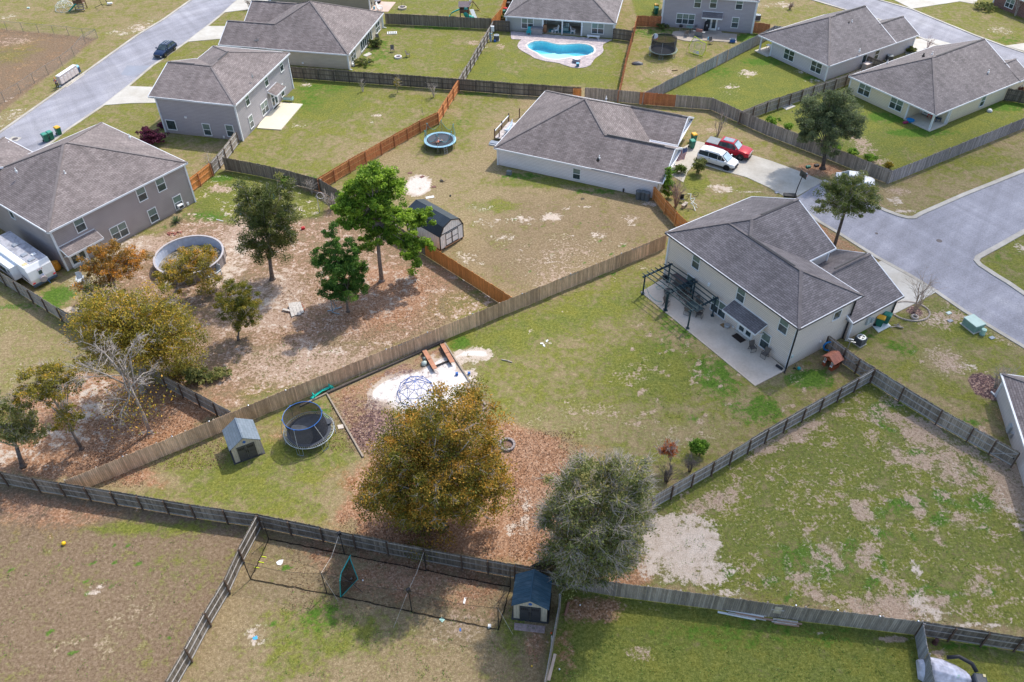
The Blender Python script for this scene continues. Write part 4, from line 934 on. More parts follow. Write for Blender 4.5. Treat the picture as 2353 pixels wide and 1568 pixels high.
DRKG=m_leaf([(0,(.028,.042,.014)),(.4,(.068,.085,.024)),(.75,(.125,.130,.036)),(1,(.22,.16,.05))],"dark_green_leaves")
PINE=m_leaf([(0,(.018,.042,.010)),(.4,(.095,.160,.018)),(.75,(.190,.270,.028)),(1,(.27,.33,.05))],"pine_needles")
CEDR=m_leaf([(0,(.016,.042,.010)),(.4,(.045,.100,.018)),(.75,(.090,.160,.026)),(1,(.15,.21,.035))],"cedar_leaves")
OLIV=m_leaf([(0,(.045,.060,.030)),(.4,(.090,.112,.052)),(.75,(.145,.165,.075)),(1,(.21,.21,.10))],"olive_leaves")
BUSH=m_leaf([(0,(.030,.065,.010)),(.4,(.085,.16,.02)),(.75,(.17,.26,.03)),(1,(.28,.34,.05))],"bright_green_leaves")
PURP=m_leaf([(0,(.025,.008,.016)),(.5,(.085,.022,.045)),(1,(.19,.05,.08))],"purple_leaves")
YUC=m_leaf([(0,(.03,.06,.02)),(1,(.15,.22,.08))],"sword_leaves")
RUST=m_leaf([(0,(.14,.05,.02)),(.6,(.34,.10,.03)),(1,(.5,.22,.03))],"rust_leaves")
def tree(name,label,cat,base,blobs,mat,trunk=.2,bark=BARK,leaves=17100,size=0.094,clump=.55,seed=1,limbs=26,twigs=200,group=None,tbias=0.0,twigmat=TWIG,twl=.9,shell=.45,gap=1.0,fork=.45,flat=0,ctr=None,spread=1.0,ncl=None):
    """blobs: (u, v, half width, half height in survey px, depth factor, weight)"""
    rs=np.random.RandomState(seed);rr=random.Random(seed);g=G(*base);t=thing(name,label,cat,g,0,group)
    CC=[];W=[]
    for bl in blobs:
        u,v,ru,rv=bl[:4];df=bl[4]if len(bl)>4 else .9;wt=bl[5]if len(bl)>5 else 1
        ru*=1.07;rv*=1.07;c=onplane(base,u,v);s=pxm(c);rx=ru/s;rvm=rv/s;ry=rx*df;d=(c-Vector((0,0,CAMH)));el=math.atan2(-d.z,math.hypot(d.x,d.y))
        rz=math.sqrt(max(rvm**2-(ry*math.sin(el))**2,(.45*rvm)**2))/math.cos(el)
        CC.append((np.array(c-g),rx,ry,rz));W.append(rx*ry*rz*wt)
    W=np.array(W)/sum(W);nc=ncl or int(leaves/70);cl=[];co=[]
    for i in range(nc):
        k=rs.choice(len(CC),p=W);c,rx,ry,rz=CC[k];v=rs.normal(size=3);v/=np.linalg.norm(v);f=rs.random()**shell
        q=c+v*np.array([rx,ry,rz])*f*.92
        if q[2]<.35:q[2]=.35+rs.random()*.4
        cl.append(q);co.append(f)
    cl=np.array(cl);co=np.array(co);per=int(leaves/nc)
    rad_c=clump*(.5+rs.random(nc));tc=rs.random(nc)
    idx=np.repeat(np.arange(nc),per);off=rs.normal(size=(len(idx),3));off*=(rs.random(len(idx))**.5/np.linalg.norm(off,axis=1))[:,None]
    off[:,2]*=.6
    C=cl[idx]+off*rad_c[idx][:,None]
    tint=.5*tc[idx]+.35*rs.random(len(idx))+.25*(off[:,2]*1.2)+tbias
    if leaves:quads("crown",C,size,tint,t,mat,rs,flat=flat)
    # trunk and limbs
    top=cl[:,2].max();zf=fork*np.average(cl[:,2]);mean=cl.mean(0);ft=Vector((mean[0]*.35,mean[1]*.35,max(zf,.3)))
    b=MB();b.tube([(0,0,-.1),(ft.x*.3,ft.y*.3,ft.z*.4),ft],[trunk*1.25,trunk,trunk*.85],9)
    b.lathe([(trunk*1.9,0),(trunk*1.3,.18),(trunk,.5)],9);b.build("trunk",bark,t,smooth=True)
    if limbs:
        L=MB();sel=rs.choice(nc,min(limbs,nc),replace=False)
        lead=Vector((mean[0]*.8,mean[1]*.8,min(top*.86,mean[2]*1.25)))
        L.tube([ft,(ft+lead)/2+Vector((rr.uniform(-.2,.2),rr.uniform(-.2,.2),0)),lead],[trunk*.8,trunk*.5,trunk*.18],7)
        for j in sel:
            e=Vector(cl[j]);f=rr.uniform(0,.75);s0=ft.lerp(lead,f)if e.z>ft.z else ft;mid=s0.lerp(e,.5)+Vector((rr.uniform(-.3,.3),rr.uniform(-.3,.3),rr.uniform(0,.5)))*spread
            r0=trunk*(.42-.25*f);L.tube([s0,mid,e],[r0,r0*.55,.018],5)
        L.build("limbs",bark if twigs==0 else twigmat,t,smooth=True)
    if twigs:
        Tw=MB()
        for k in range(twigs):
            j=rs.randint(nc);c0=Vector(cl[j]);out=Vector(cl[j]-mean);out.z=abs(out.z)*.5+.4;out=(out.normalized()+Vector(rs.normal(size=3))*.5).normalized()
            a=c0-out*.2;m1=a+out*twl*.5+Vector(rs.normal(size=3))*.08;e=m1+(out+Vector(rs.normal(size=3))*.4).normalized()*twl*.5
            Tw.tube([a,m1,e],[.022,.014,.006],3,caps=False)
            if rr.random()<.7:Tw.tube([m1,m1+(out+Vector(rs.normal(size=3))*.8).normalized()*twl*.45],[.012,.005],3,caps=False)
        Tw.build("twigs",twigmat,t)
    return t
def bare(name,label,base,top,n=12,spread=.5,mat=TWIG,trunk=.05,seed=1,cat="shrub",group=None,levels=3,stems=True,upright=.8):
    rr=random.Random(seed);g=G(*base);H_=height_on(base,top);t=thing(name,label,cat,g,0,group);tr=MB();tw=MB()
    def grow(p,d,L,r,lv):
        q=p+d*L*.5+Vector((rr.uniform(-1,1),rr.uniform(-1,1),0))*L*.06;e=q+(d+Vector((rr.uniform(-1,1),rr.uniform(-1,1),rr.uniform(-.1,.5)))*.2).normalized()*L*.5
        (tr if lv==levels else tw).tube([p,q,e],[r,r*.75,r*.5],5 if r>.03 else 3,caps=False)
        if lv>0:
            for k in range(rr.choice([2,3,3,4])):
                f=rr.uniform(.45,1);s0=p.lerp(e,f);nd=(d+Vector((rr.gauss(0,1),rr.gauss(0,1),rr.gauss(0,.5)))*spread).normalized();nd.z=abs(nd.z)*upright+.1
                grow(s0,nd.normalized(),L*rr.uniform(.45,.7),max(r*.5,.006),lv-1)
    for k in range(n):
        a=rr.uniform(0,6.28);d=Vector((math.cos(a)*spread*.6*rr.random(),math.sin(a)*spread*.6*rr.random(),1)).normalized()
        grow(Vector((math.cos(a)*.08,math.sin(a)*.08,-.05)),d,H_*rr.uniform(.4,.6),trunk,levels)
    tr.build("stem" if n>1 else "trunk",mat,t);tw.build("twigs",mat,t);return t
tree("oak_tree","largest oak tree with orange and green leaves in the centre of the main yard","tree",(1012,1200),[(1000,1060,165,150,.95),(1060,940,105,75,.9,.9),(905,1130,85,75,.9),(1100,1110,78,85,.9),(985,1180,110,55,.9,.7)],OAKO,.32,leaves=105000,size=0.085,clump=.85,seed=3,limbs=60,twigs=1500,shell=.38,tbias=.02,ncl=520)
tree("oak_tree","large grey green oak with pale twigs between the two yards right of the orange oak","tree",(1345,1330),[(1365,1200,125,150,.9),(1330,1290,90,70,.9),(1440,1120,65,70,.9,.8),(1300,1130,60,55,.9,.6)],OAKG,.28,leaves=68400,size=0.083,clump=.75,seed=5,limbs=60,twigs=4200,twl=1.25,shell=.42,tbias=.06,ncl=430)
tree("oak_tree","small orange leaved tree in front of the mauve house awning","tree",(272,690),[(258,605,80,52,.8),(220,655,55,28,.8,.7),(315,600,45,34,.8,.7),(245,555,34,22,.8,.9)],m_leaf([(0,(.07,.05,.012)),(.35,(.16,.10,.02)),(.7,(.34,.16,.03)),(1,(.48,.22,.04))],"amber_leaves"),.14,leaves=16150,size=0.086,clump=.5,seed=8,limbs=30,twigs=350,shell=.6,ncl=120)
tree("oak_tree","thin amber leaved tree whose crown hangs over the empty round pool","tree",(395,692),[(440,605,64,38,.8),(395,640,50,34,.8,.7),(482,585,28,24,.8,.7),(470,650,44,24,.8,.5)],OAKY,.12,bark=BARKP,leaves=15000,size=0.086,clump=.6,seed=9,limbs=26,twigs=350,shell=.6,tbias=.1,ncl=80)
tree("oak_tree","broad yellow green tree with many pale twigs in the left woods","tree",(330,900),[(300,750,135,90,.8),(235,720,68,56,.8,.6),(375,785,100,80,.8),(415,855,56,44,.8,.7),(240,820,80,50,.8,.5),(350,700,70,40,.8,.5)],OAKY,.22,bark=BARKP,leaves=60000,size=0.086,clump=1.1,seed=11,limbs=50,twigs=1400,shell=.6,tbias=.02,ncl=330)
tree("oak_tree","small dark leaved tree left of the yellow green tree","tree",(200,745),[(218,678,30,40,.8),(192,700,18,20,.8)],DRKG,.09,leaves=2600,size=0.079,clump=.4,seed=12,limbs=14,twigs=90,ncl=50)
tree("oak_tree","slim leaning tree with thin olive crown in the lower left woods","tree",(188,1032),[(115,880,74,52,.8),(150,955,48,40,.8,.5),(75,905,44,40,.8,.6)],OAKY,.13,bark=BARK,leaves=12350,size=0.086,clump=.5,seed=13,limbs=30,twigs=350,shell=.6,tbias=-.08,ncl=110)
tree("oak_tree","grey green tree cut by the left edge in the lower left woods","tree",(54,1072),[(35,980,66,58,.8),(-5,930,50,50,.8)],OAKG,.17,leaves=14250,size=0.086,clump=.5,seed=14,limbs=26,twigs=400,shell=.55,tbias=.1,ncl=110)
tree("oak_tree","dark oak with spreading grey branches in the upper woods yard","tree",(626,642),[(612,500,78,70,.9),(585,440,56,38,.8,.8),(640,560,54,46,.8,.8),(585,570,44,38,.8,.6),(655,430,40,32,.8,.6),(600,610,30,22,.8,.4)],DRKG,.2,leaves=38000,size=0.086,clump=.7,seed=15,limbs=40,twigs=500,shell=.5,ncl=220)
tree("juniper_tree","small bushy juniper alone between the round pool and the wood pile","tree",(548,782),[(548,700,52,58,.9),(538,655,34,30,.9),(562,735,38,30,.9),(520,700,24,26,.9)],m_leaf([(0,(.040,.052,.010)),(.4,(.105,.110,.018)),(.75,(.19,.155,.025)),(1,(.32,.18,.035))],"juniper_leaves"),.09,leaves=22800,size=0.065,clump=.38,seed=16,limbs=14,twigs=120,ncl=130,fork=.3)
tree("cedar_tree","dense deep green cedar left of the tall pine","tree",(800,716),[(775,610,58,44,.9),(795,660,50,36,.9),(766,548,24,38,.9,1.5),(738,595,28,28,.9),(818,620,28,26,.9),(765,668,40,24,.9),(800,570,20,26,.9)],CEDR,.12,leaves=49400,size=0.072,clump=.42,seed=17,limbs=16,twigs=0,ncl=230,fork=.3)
def pine():
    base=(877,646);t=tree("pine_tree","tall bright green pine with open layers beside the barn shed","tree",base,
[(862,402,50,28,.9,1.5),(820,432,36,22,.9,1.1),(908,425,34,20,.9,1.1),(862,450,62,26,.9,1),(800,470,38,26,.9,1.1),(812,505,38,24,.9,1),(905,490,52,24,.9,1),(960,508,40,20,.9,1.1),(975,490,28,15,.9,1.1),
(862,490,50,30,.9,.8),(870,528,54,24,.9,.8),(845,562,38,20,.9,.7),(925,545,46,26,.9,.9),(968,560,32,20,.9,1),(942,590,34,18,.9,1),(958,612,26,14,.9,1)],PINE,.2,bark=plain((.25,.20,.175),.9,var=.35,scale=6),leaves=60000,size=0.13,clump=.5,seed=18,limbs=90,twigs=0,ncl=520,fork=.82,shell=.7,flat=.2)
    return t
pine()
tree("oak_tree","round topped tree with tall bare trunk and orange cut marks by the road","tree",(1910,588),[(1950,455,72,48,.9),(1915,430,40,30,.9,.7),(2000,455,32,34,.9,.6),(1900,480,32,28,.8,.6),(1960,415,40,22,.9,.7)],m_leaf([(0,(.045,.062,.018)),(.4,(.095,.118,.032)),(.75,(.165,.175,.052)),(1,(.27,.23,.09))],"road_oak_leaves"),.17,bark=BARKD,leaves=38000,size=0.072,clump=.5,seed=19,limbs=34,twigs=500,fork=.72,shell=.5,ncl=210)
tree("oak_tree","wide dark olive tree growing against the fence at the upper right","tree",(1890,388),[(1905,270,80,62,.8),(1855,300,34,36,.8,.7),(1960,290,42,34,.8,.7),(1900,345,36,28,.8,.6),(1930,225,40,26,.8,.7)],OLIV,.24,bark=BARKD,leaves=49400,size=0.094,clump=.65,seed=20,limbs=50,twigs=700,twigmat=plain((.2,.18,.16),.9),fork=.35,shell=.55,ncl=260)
# the fallen-looking bare tree in the lower left woods
def grey_tree():
    t=thing("bare_tree","bare pale branched tree leaning over leaf litter in the lower left woods","tree",G(345,995));g=G(345,995);rr=random.Random(5)
    def pt(u,v,dy=0):return onplane((345,995),u,v)-g+Vector((0,dy,0))
    tr=MB();tr.tube([(0,0,-.1),pt(330,955),pt(316,925),pt(300,890)],[.17,.14,.12,.10],8);tr.lathe([(.3,0),(.2,.2),(.15,.5)],8);tr.build("trunk",BARKP,t,smooth=True)
    lm=MB();tw=MB();PB=plain((.34,.30,.275),.85,var=.2,scale=5)
    def br(a,b_,r,lv):
        a,b_=Vector(a),Vector(b_);m_=a.lerp(b_,.5)+Vector((rr.gauss(0,.15),rr.gauss(0,.25),rr.gauss(0,.15)));lm.tube([a,m_,b_],[r,r*.75,r*.45],6)
        if lv:
            for k in range(4):
                s0=a.lerp(b_,rr.uniform(.3,1));d=(b_-a).normalized();e=s0+(d+Vector((rr.gauss(0,.6),rr.gauss(0,.6),rr.gauss(-.25,.4)))).normalized()*(b_-a).length*rr.uniform(.35,.6)
                br(s0,e,r*.45,lv-1)if lv>1 else tw.tube([s0,s0.lerp(e,.5)+Vector((0,0,rr.uniform(0,.15))),e],[.02,.013,.006],3,caps=False)
    P0=pt(300,890)
    for e,dy in[((280,858),0),((232,815),.4),((180,825),-.4),((245,900),-1),((262,850),1),((340,875),1.2),((285,935),-.8),((290,830),.8)]:
        br(P0 if rr.random()<.6 else pt(316,925),pt(*e,dy),.075,3)
    br(pt(285,862),pt(210,800,.5),.06,3);br(pt(285,862),pt(190,850,-.8),.05,3);br(pt(285,862),pt(300,800,.6),.05,3)
    lm.build("limbs",PB,t,smooth=True);tw.build("twigs",PB,t)
    rs=np.random.RandomState(4);C=np.array([pt(305,935)])+rs.normal(size=(700,3))*np.array([1.3,1.3,1.0]);C[:,2]=np.abs(C[:,2])+.3
    quads("sparse_leaves",C,.1,rs.random(700),t,OAKY,rs)
grey_tree()
bare("bare_shrub","pale many stemmed bare shrub by the grey gate at the left",(492,398),(488,345),9,.55,seed=1)
bare("bare_shrub","bare grey shrub against the dark fence, left of the hoop",(716,445),(712,408),10,.6,seed=2)
bare("bare_shrub","bare grey shrub beside the tall pine and the basketball hoop",(762,482),(756,440),12,.6,seed=3)
bare("bare_tree","leafless many stemmed crape myrtle in a black mulch ring by the driveway",(2101,716),(2120,612),9,.42,seed=4,cat="tree",mat=plain((.40,.31,.25),.9,var=.2),trunk=.05)
bare("bare_tree","leafless thin tree behind the red pickup truck",(1649,312),(1650,250),8,.42,seed=6,cat="tree",mat=plain((.32,.26,.23),.9))
bare("bare_shrub","leafless brown shrub in the bed beside the orange gate",(1553,475),(1565,408),14,.35,seed=7,mat=plain((.33,.24,.20),.9))
bare("bare_shrub","faint leafless shrub in the dark red mulch bed at the right edge",(2287,890),(2300,835),10,.6,seed=8,mat=plain((.34,.31,.27),.9))
bare("bare_sapling","thin leafless sapling before the dark fence, leftmost of three",(834,211),(830,178),4,.35,seed=9,cat="tree")
bare("bare_sapling","small leafless sapling before the dark fence, rightmost of three",(998,224),(992,188),6,.6,seed=10,cat="tree")
bare("bare_sapling","single leafless stem on the lawn behind the red orange fence",(974,268),(972,236),1,.2,seed=11,cat="tree",trunk=.03)
tree("sapling","small yellow leaved sapling before the dark fence","tree",(914,214),[(911,190,8,11,.9)],OAKY,.03,leaves=420,size=0.072,clump=.3,seed=21,limbs=8,twigs=30,ncl=20,fork=.3)
bare("bare_tree","leafless tree by the driveway of the beige ranch at the top",(576,22),(570,-12),7,.5,seed=12,cat="tree",mat=plain((.30,.24,.20),.9))
bare("bare_tree","leafless shrub in the dark bed behind the grey blue house",(485,143),(482,112),9,.6,seed=13,cat="tree",mat=plain((.30,.24,.20),.9))
bare("bare_tree","leafless crape myrtle on the far driveway between the two right ranches",(2130,112),(2135,85),6,.5,seed=14,cat="tree",mat=plain((.30,.20,.20),.9))
bare("bare_shrub","brown leafless shrub at the right end of the top grey house",(1815,22),(1815,2),12,.8,seed=15,mat=plain((.28,.20,.17),.9))
bare("bare_tree","thin pale trunked tree before the brick house",(2333,37),(2345,-20),3,.3,seed=16,cat="tree",mat=BARKP,trunk=.1)
def bush(label,base,w,h,mat,n=900,size=0.072,seed=1,group=None,name="bush",cat="bush",blobs=None):
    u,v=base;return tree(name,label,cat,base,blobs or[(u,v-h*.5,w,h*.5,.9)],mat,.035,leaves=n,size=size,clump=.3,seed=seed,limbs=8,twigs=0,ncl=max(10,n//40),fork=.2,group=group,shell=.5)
bush("dark purple leaved hedge beside the grey blue house",(350,332),34,30,PURP,5200,.11,31,name="hedge",cat="hedge",blobs=[(335,305,18,14,.9),(362,314,24,15,.9),(345,318,26,13,.9)])
bush("low purple red shrub behind the dark purple hedge",(372,296),10,12,PURP,1100,.1,32)
bush("dark shrub in the bed behind the grey blue house roof",(508,142),16,22,DRKG,1200,.12,33)
for i,(x,y,w,h,lb)in enumerate([(1778,288,18,20,"glossy green bush left of the big tree against the fence, larger of two"),(1812,298,11,13,"glossy green bush left of the big tree against the fence, smaller of two"),(1922,346,13,13,"bright green bush along the fence, nearest right of the big tree"),
(1960,358,12,12,"bright green bush along the fence, middle of the row right of the big tree"),(2001,372,14,17,"bright green bush along the fence, largest of the row"),(2041,388,7,15,"small brownish conical shrub by the fence corner")]):
    bush(lb,(x,y),w,h,BUSH if i<5 else OAKY,1100,.1,40+i,"bushes along the fence of the cream ranch")
bush("tall bright green shrub beside the orange gate",(1535,455),13,52,BUSH,3800,.1,50,blobs=[(1537,400,12,16,.9),(1534,425,14,20,.9),(1538,445,10,12,.9)])
bush("round olive green bush in front of the white minivan",(1605,400),15,30,OAKG,2300,.09,51,blobs=[(1606,380,14,16,.9),(1614,372,8,8,.9)])
bush("dark green shrub beside the flag at the garage corner",(1563,400),15,22,m_leaf([(0,(.03,.06,.01)),(1,(.16,.2,.05))],"mixed_leaves"),1800,.09,52)
bush("bright green rounded shrub above a dark bare stem by the grey fence",(1608,1046),22,38,BUSH,3200,.09,53,blobs=[(1606,1026,20,17,.9)])
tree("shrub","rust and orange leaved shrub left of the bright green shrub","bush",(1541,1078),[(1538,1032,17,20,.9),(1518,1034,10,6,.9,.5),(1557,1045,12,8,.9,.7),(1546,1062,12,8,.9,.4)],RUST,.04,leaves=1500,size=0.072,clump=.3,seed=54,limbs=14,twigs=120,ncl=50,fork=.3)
bare("dead_shrub","dark dead shrub by the grey fence below the rust leaved shrub",(1530,1108),(1537,1070),16,.7,seed=18,mat=plain((.12,.10,.10),.9),trunk=.03)
bare("dead_shrub","small dark dead shrub by the grey fence below the bright green shrub",(1585,1084),(1592,1052),12,.6,seed=19,mat=plain((.14,.12,.12),.9),trunk=.025)
bush("green hedge in front of the brick house at the top right corner",(2265,22),26,18,OAKG,1700,.12,55,name="hedge",cat="hedge")
bush("dark bush at the corner between the two right hand ranch houses",(2092,122),13,14,DRKG,1100,.12,56)
bush("reddish bush at the right edge beside the cream ranch",(2344,218),12,22,m_leaf([(0,(.05,.06,.02)),(1,(.25,.08,.08))],"red_green_leaves"),1300,.11,57)
bush("green planting against the screened porch wall",(862,108),16,20,DRKG,1800,.11,58);bush("low green weeds at the near corner of the beige ranch",(835,150),24,12,DRKG,1200,.1,59)
bush("dark bush by the wall behind the barbecues",(1522,66),14,9,DRKG,800,.11,60);bush("green bushes below the orange fence by the pool house",(1160,44),10,12,DRKG,900,.1,61)
bush("leafy low thicket beside the diagonal fence end in the woods",(455,880),50,34,OAKG,3600,.1,62,blobs=[(470,880,30,16,.9),(440,860,22,18,.9),(520,905,30,10,.9)])
bush("small green bush growing behind the dark fence end by the woods",(655,425),12,20,BUSH,1000,.1,63)
bush("small shrub along the fence of the red pickup yard",(1600,376),5,6,OAKG,200,.08,64)
# yucca
t=thing("yucca_plant","spiky green yucca against the wall of the mauve house","plant",G(407,512));rs=np.random.RandomState(3);m=MB()
for k in range(60):
    a=rs.random()*6.28;e=rs.random()*1.3;d=Vector((math.cos(a)*math.cos(e),math.sin(a)*math.cos(e),math.sin(e)));m.bar((0,0,.1),d*.75+Vector((0,0,.1)),.05,.015)
m.build("leaf_rosette",plain((.09,.14,.05),.6,var=.4),t);MB().tube([(0,0,-.05),(0,0,.2)],.1,7).build("stem",BARK,t)
# weeds and leaf litter nobody could count
rs=np.random.RandomState(77);Cs=[];tn=[]
spots=[(rs.uniform(0,430),rs.uniform(1240,1560))for _ in range(70)]+[(rs.uniform(640,1230),rs.uniform(1385,1560))for _ in range(150)]+[(rs.uniform(540,860),rs.uniform(790,900))for _ in range(90)]+        [(rs.uniform(1530,2330),rs.uniform(980,1440))for _ in range(420)]+[(rs.uniform(1160,1480),rs.uniform(480,640))for _ in range(24)]+[(rs.uniform(1450,1850),rs.uniform(700,1000))for _ in range(260)]+[(rs.uniform(1300,2100),rs.uniform(1460,1560))for _ in range(140)]
for x,y in spots:
    if 1480<x<2010 and y<1000 and y>672 and(y-672)<(x-1480)*.85:continue
    if x>1500 and 1440>y>975 and y<1142-(x-1497)*.565+20:continue
    g=G(x,y);r=.08+rs.random()*.16;n=9;q=rs.normal(size=(n,3))*r*np.array([1,1,.35])+np.array([g.x,g.y,.05]);q[:,2]=np.abs(q[:,2]);Cs.append(q);tn+=list(rs.random(n))
quads("weed_tufts",np.concatenate(Cs),.05,np.array(tn),None,m_leaf([(0,(.05,.08,.016)),(.6,(.095,.15,.03)),(1,(.15,.20,.05))],"weeds"),rs)
tag(bpy.data.objects["weed_tufts"],kind="stuff")
Cs=[]
for(x0,x1,y0,y1,n)in[(1170,1330,990,1290,5200),(780,1000,1180,1270,2200),(200,520,960,1080,4200),(640,1030,640,800,3800),(760,860,910,1040,1500),(150,330,1040,1120,1500),(660,1160,1240,1400,3000)]:
    u=rs.uniform(x0,x1,n);v=rs.uniform(y0,y1,n)
    for a,b_ in zip(u,v):
        g=G(a,b_);Cs.append((g.x,g.y,.015+rs.random()*.03))
quads("leaf_litter",np.array(Cs),.055,rs.random(len(Cs)),None,m_leaf([(0,(.06,.032,.018)),(.5,(.15,.082,.048)),(1,(.24,.16,.11))],"dead_leaves",.1),rs,flat=0)
tag(bpy.data.objects["leaf_litter"],kind="stuff")
# ================================================================ THINGS IN THE YARDS
def Zf(nx,ny,s):return lambda x,y:((nx+x/s)*.78433,(ny+y/s)*.78433)
TEAL=plain((.02,.36,.30),.4,var=.08);GRN=plain((.02,.16,.11),.45,var=.1);GRNL=plain((.05,.28,.20),.45,var=.1)
YEL=plain((.80,.42,.03),.45,var=.06);BLUE=plain((.03,.13,.42),.45,var=.1);LBLUE=plain((.20,.48,.62),.45,var=.1)
RED=plain((.50,.02,.025),.35,var=.1);ORNG=plain((.80,.14,.04),.5,var=.1);NAVY=plain((.035,.07,.13),.4,var=.15)
BRICKB=plain((.42,.20,.12),.8,var=.15);TIMB=plain((.30,.25,.20),.9,var=.25,scale=5);TIMBD=plain((.10,.085,.075),.9,var=.3,scale=5)
STONE=plain((.42,.36,.31),.9,var=.3,scale=7);BRZ=plain((.085,.072,.066),.6,var=.2);SLING=plain((.16,.135,.12),.8,var=.15)
WOODG=plain((.50,.46,.42),.85,var=.25,scale=6);RUB=plain((.018,.018,.02),.8,var=.15);CHROME=plain((.55,.56,.58),.25,.9,.05)
NETD=m_net((.040,.043,.052),.78,"dark_safety_net");NETL=m_net((.02,.022,.028),.16,"fine_cage_net");NETW=m_net((.55,.58,.50),.28,"pale_rebound_net");NETK=m_net((.015,.015,.018),.34,"black_sagging_net")
def facing(a,b):return yaw(a,b)
# ---- trampolines
def trampoline(label,c,r,h,ringm,matm,netm,nh,capm=None,lean=(0,0),sag=0.0,rin=.86,padm=None,poles=6,ladder=None,a0=0.0,netr=None,group=None,nleg=6):
    t=thing("trampoline",label,"trampoline",(c.x,c.y,0),0,group);n=40
    m=MB();m.tube([(r*math.cos(6.28318*k/n),r*math.sin(6.28318*k/n),h)for k in range(n+1)],.035,6,caps=False);m.build("frame_ring",ringm,t,smooth=True)
    m=MB();m.lathe([(0,h-.05),(r*rin,h-.02),(r*rin,h),(0,h-.03)],n);m.build("jumping_mat",matm,t)
    m=MB()
    if padm:
        m.lathe([(r*rin-.02,h+.015),(r+.02,h+.02),(r+.02,h+.05),(r*rin-.02,h+.04)],n,ring=True);m.build("edge_pad",padm,t)
    else:
        for k in range(72):
            a=6.28318*k/72;m.bar((r*rin*math.cos(a),r*rin*math.sin(a),h),(r*math.cos(a),r*math.sin(a),h),.03)
        m.build("springs",METAL,t)
    for k in range(nleg):
        a=a0+6.28318*k/nleg;w=.18/r*1.6;m=MB()
        pts=[(r*math.cos(a-w),r*math.sin(a-w),h),(r*1.01*math.cos(a-w),r*1.01*math.sin(a-w),.04),(r*1.01*math.cos(a+w),r*1.01*math.sin(a+w),.04),(r*math.cos(a+w),r*math.sin(a+w),h)]
        m.tube(pts,.024,5);m.build("leg",ringm if not padm else BLACK,t)
    rn=netr or r*rin;zt=h+nh;N=MB();P=[]
    ns=48
    def top(a):
        # the net hangs from its poles and sags between them
        k=(a-a0)/(6.28318/poles);f=abs(k-round(k))*2
        dz=-sag*math.sin(f*1.5708)**.8
        return Vector((rn*math.cos(a)*(1+.0*f)+lean[0],rn*math.sin(a)+lean[1],zt+dz))
    ring0=[Vector((rn*math.cos(6.28318*k/ns+a0),rn*math.sin(6.28318*k/ns+a0),h))for k in range(ns)]
    ring1=[top(6.28318*k/ns+a0)for k in range(ns)]
    N.loft([ring0,ring1],close=False);N.build("safety_net",netm,t)
    m=MB();m.tube(ring1+[ring1[0]],.03 if not sag else .015,5,caps=False);m.build("net_rim",capm or BLUE,t)
    for k in range(poles):
        a=a0+6.28318*k/poles;b0=(r*1.03*math.cos(a),r*1.03*math.sin(a),.3);tp=top(a)
        m=MB();m.tube([b0,(r*1.05*math.cos(a),r*1.05*math.sin(a),h+.5),(tp.x*1.03,tp.y*1.03,tp.z)],.022,5);po=m.build("net_pole",METAL,t)
        if capm:MB().lathe([(.0,-.06),(.06,-.03),(.06,.04),(0,.08)],8,(tp.x*1.03,tp.y*1.03,tp.z)).build("pole_cap",capm,po)
    if ladder is not None:
        a=ladder;m=MB();x,y=r*math.cos(a),r*math.sin(a);tx,ty=-math.sin(a)*.2,math.cos(a)*.2
        for s in(-1,1):m.bar((x+s*tx,y+s*ty,h),(x*1.12+s*tx,y*1.12+s*ty,0),.04)
        for f in(.25,.55,.85):m.bar((x*(1+.12*f)-tx,y*(1+.12*f)-ty,h*(1-f)),(x*(1+.12*f)+tx,y*(1+.12*f)+ty,h*(1-f)),.05)
        m.build("ladder",METAL,t)
    return t
MATD=plain((.050,.058,.075),.55,var=.2)
c=G(710,988.3,.9);trampoline("large round trampoline with black net and blue rim beside the blue roofed shed",c,2.12,.9,plain((.36,.42,.46),.4,.3),MATD,NETD,1.75,BLUE,lean=(-.28,.05),rin=.88,netr=1.62,a0=.3)
q=G(753,970,1.0);t=tag(MB().lathe([(0,0),(.33,.01),(.35,.1),(.33,.2),(0,.21)],20,(q.x,q.y,.9)).build("rebounder",MATD,smooth=False),"small black round rebounder lying on the large trampoline mat","exercise trampoline")
c=G(1011,321.7,.9);trampoline("round trampoline with pale blue pad and teal pole caps behind the white ranch house",c,2.1,.9,plain((.2,.45,.6),.4),MATD,NETK,1.75,plain((.05,.42,.48),.4),sag=1.15,rin=.84,padm=plain((.34,.58,.72),.5,var=.25,scale=4),ladder=-1.18,netr=1.95,a0=.45)
c=G(1523.8,113.3,.85);trampoline("round trampoline with black net and small backboard beside the grey two storey house",c,2.2,.85,plain((.35,.48,.48),.4,.3),MATD,NETD,1.75,BLACK,rin=.86,padm=None,netr=1.95,a0=.25)
q=G(1506.5,80,2.6);t=thing("backboard","white rounded backboard with red hoop above the net of the far trampoline","basketball hoop",(q.x,q.y,2.35),rad(5))
MB().tf(Matrix()).lathe([(0,-.03),(.42,-.03),(.42,.03),(0,.03)],16).tf(Matrix.Rotation(rad(80),4,'X')).build("board",WHITE,t);MB().tube([(.2*math.cos(k*.5236)+.1,-.25+.2*math.sin(k*.5236),-.3)for k in range(13)],.02,5).build("rim",RED,t)
MB().tube([(0,.06,-1.5),(0,.06,.1)],.03,6).build("arm",METAL,t)
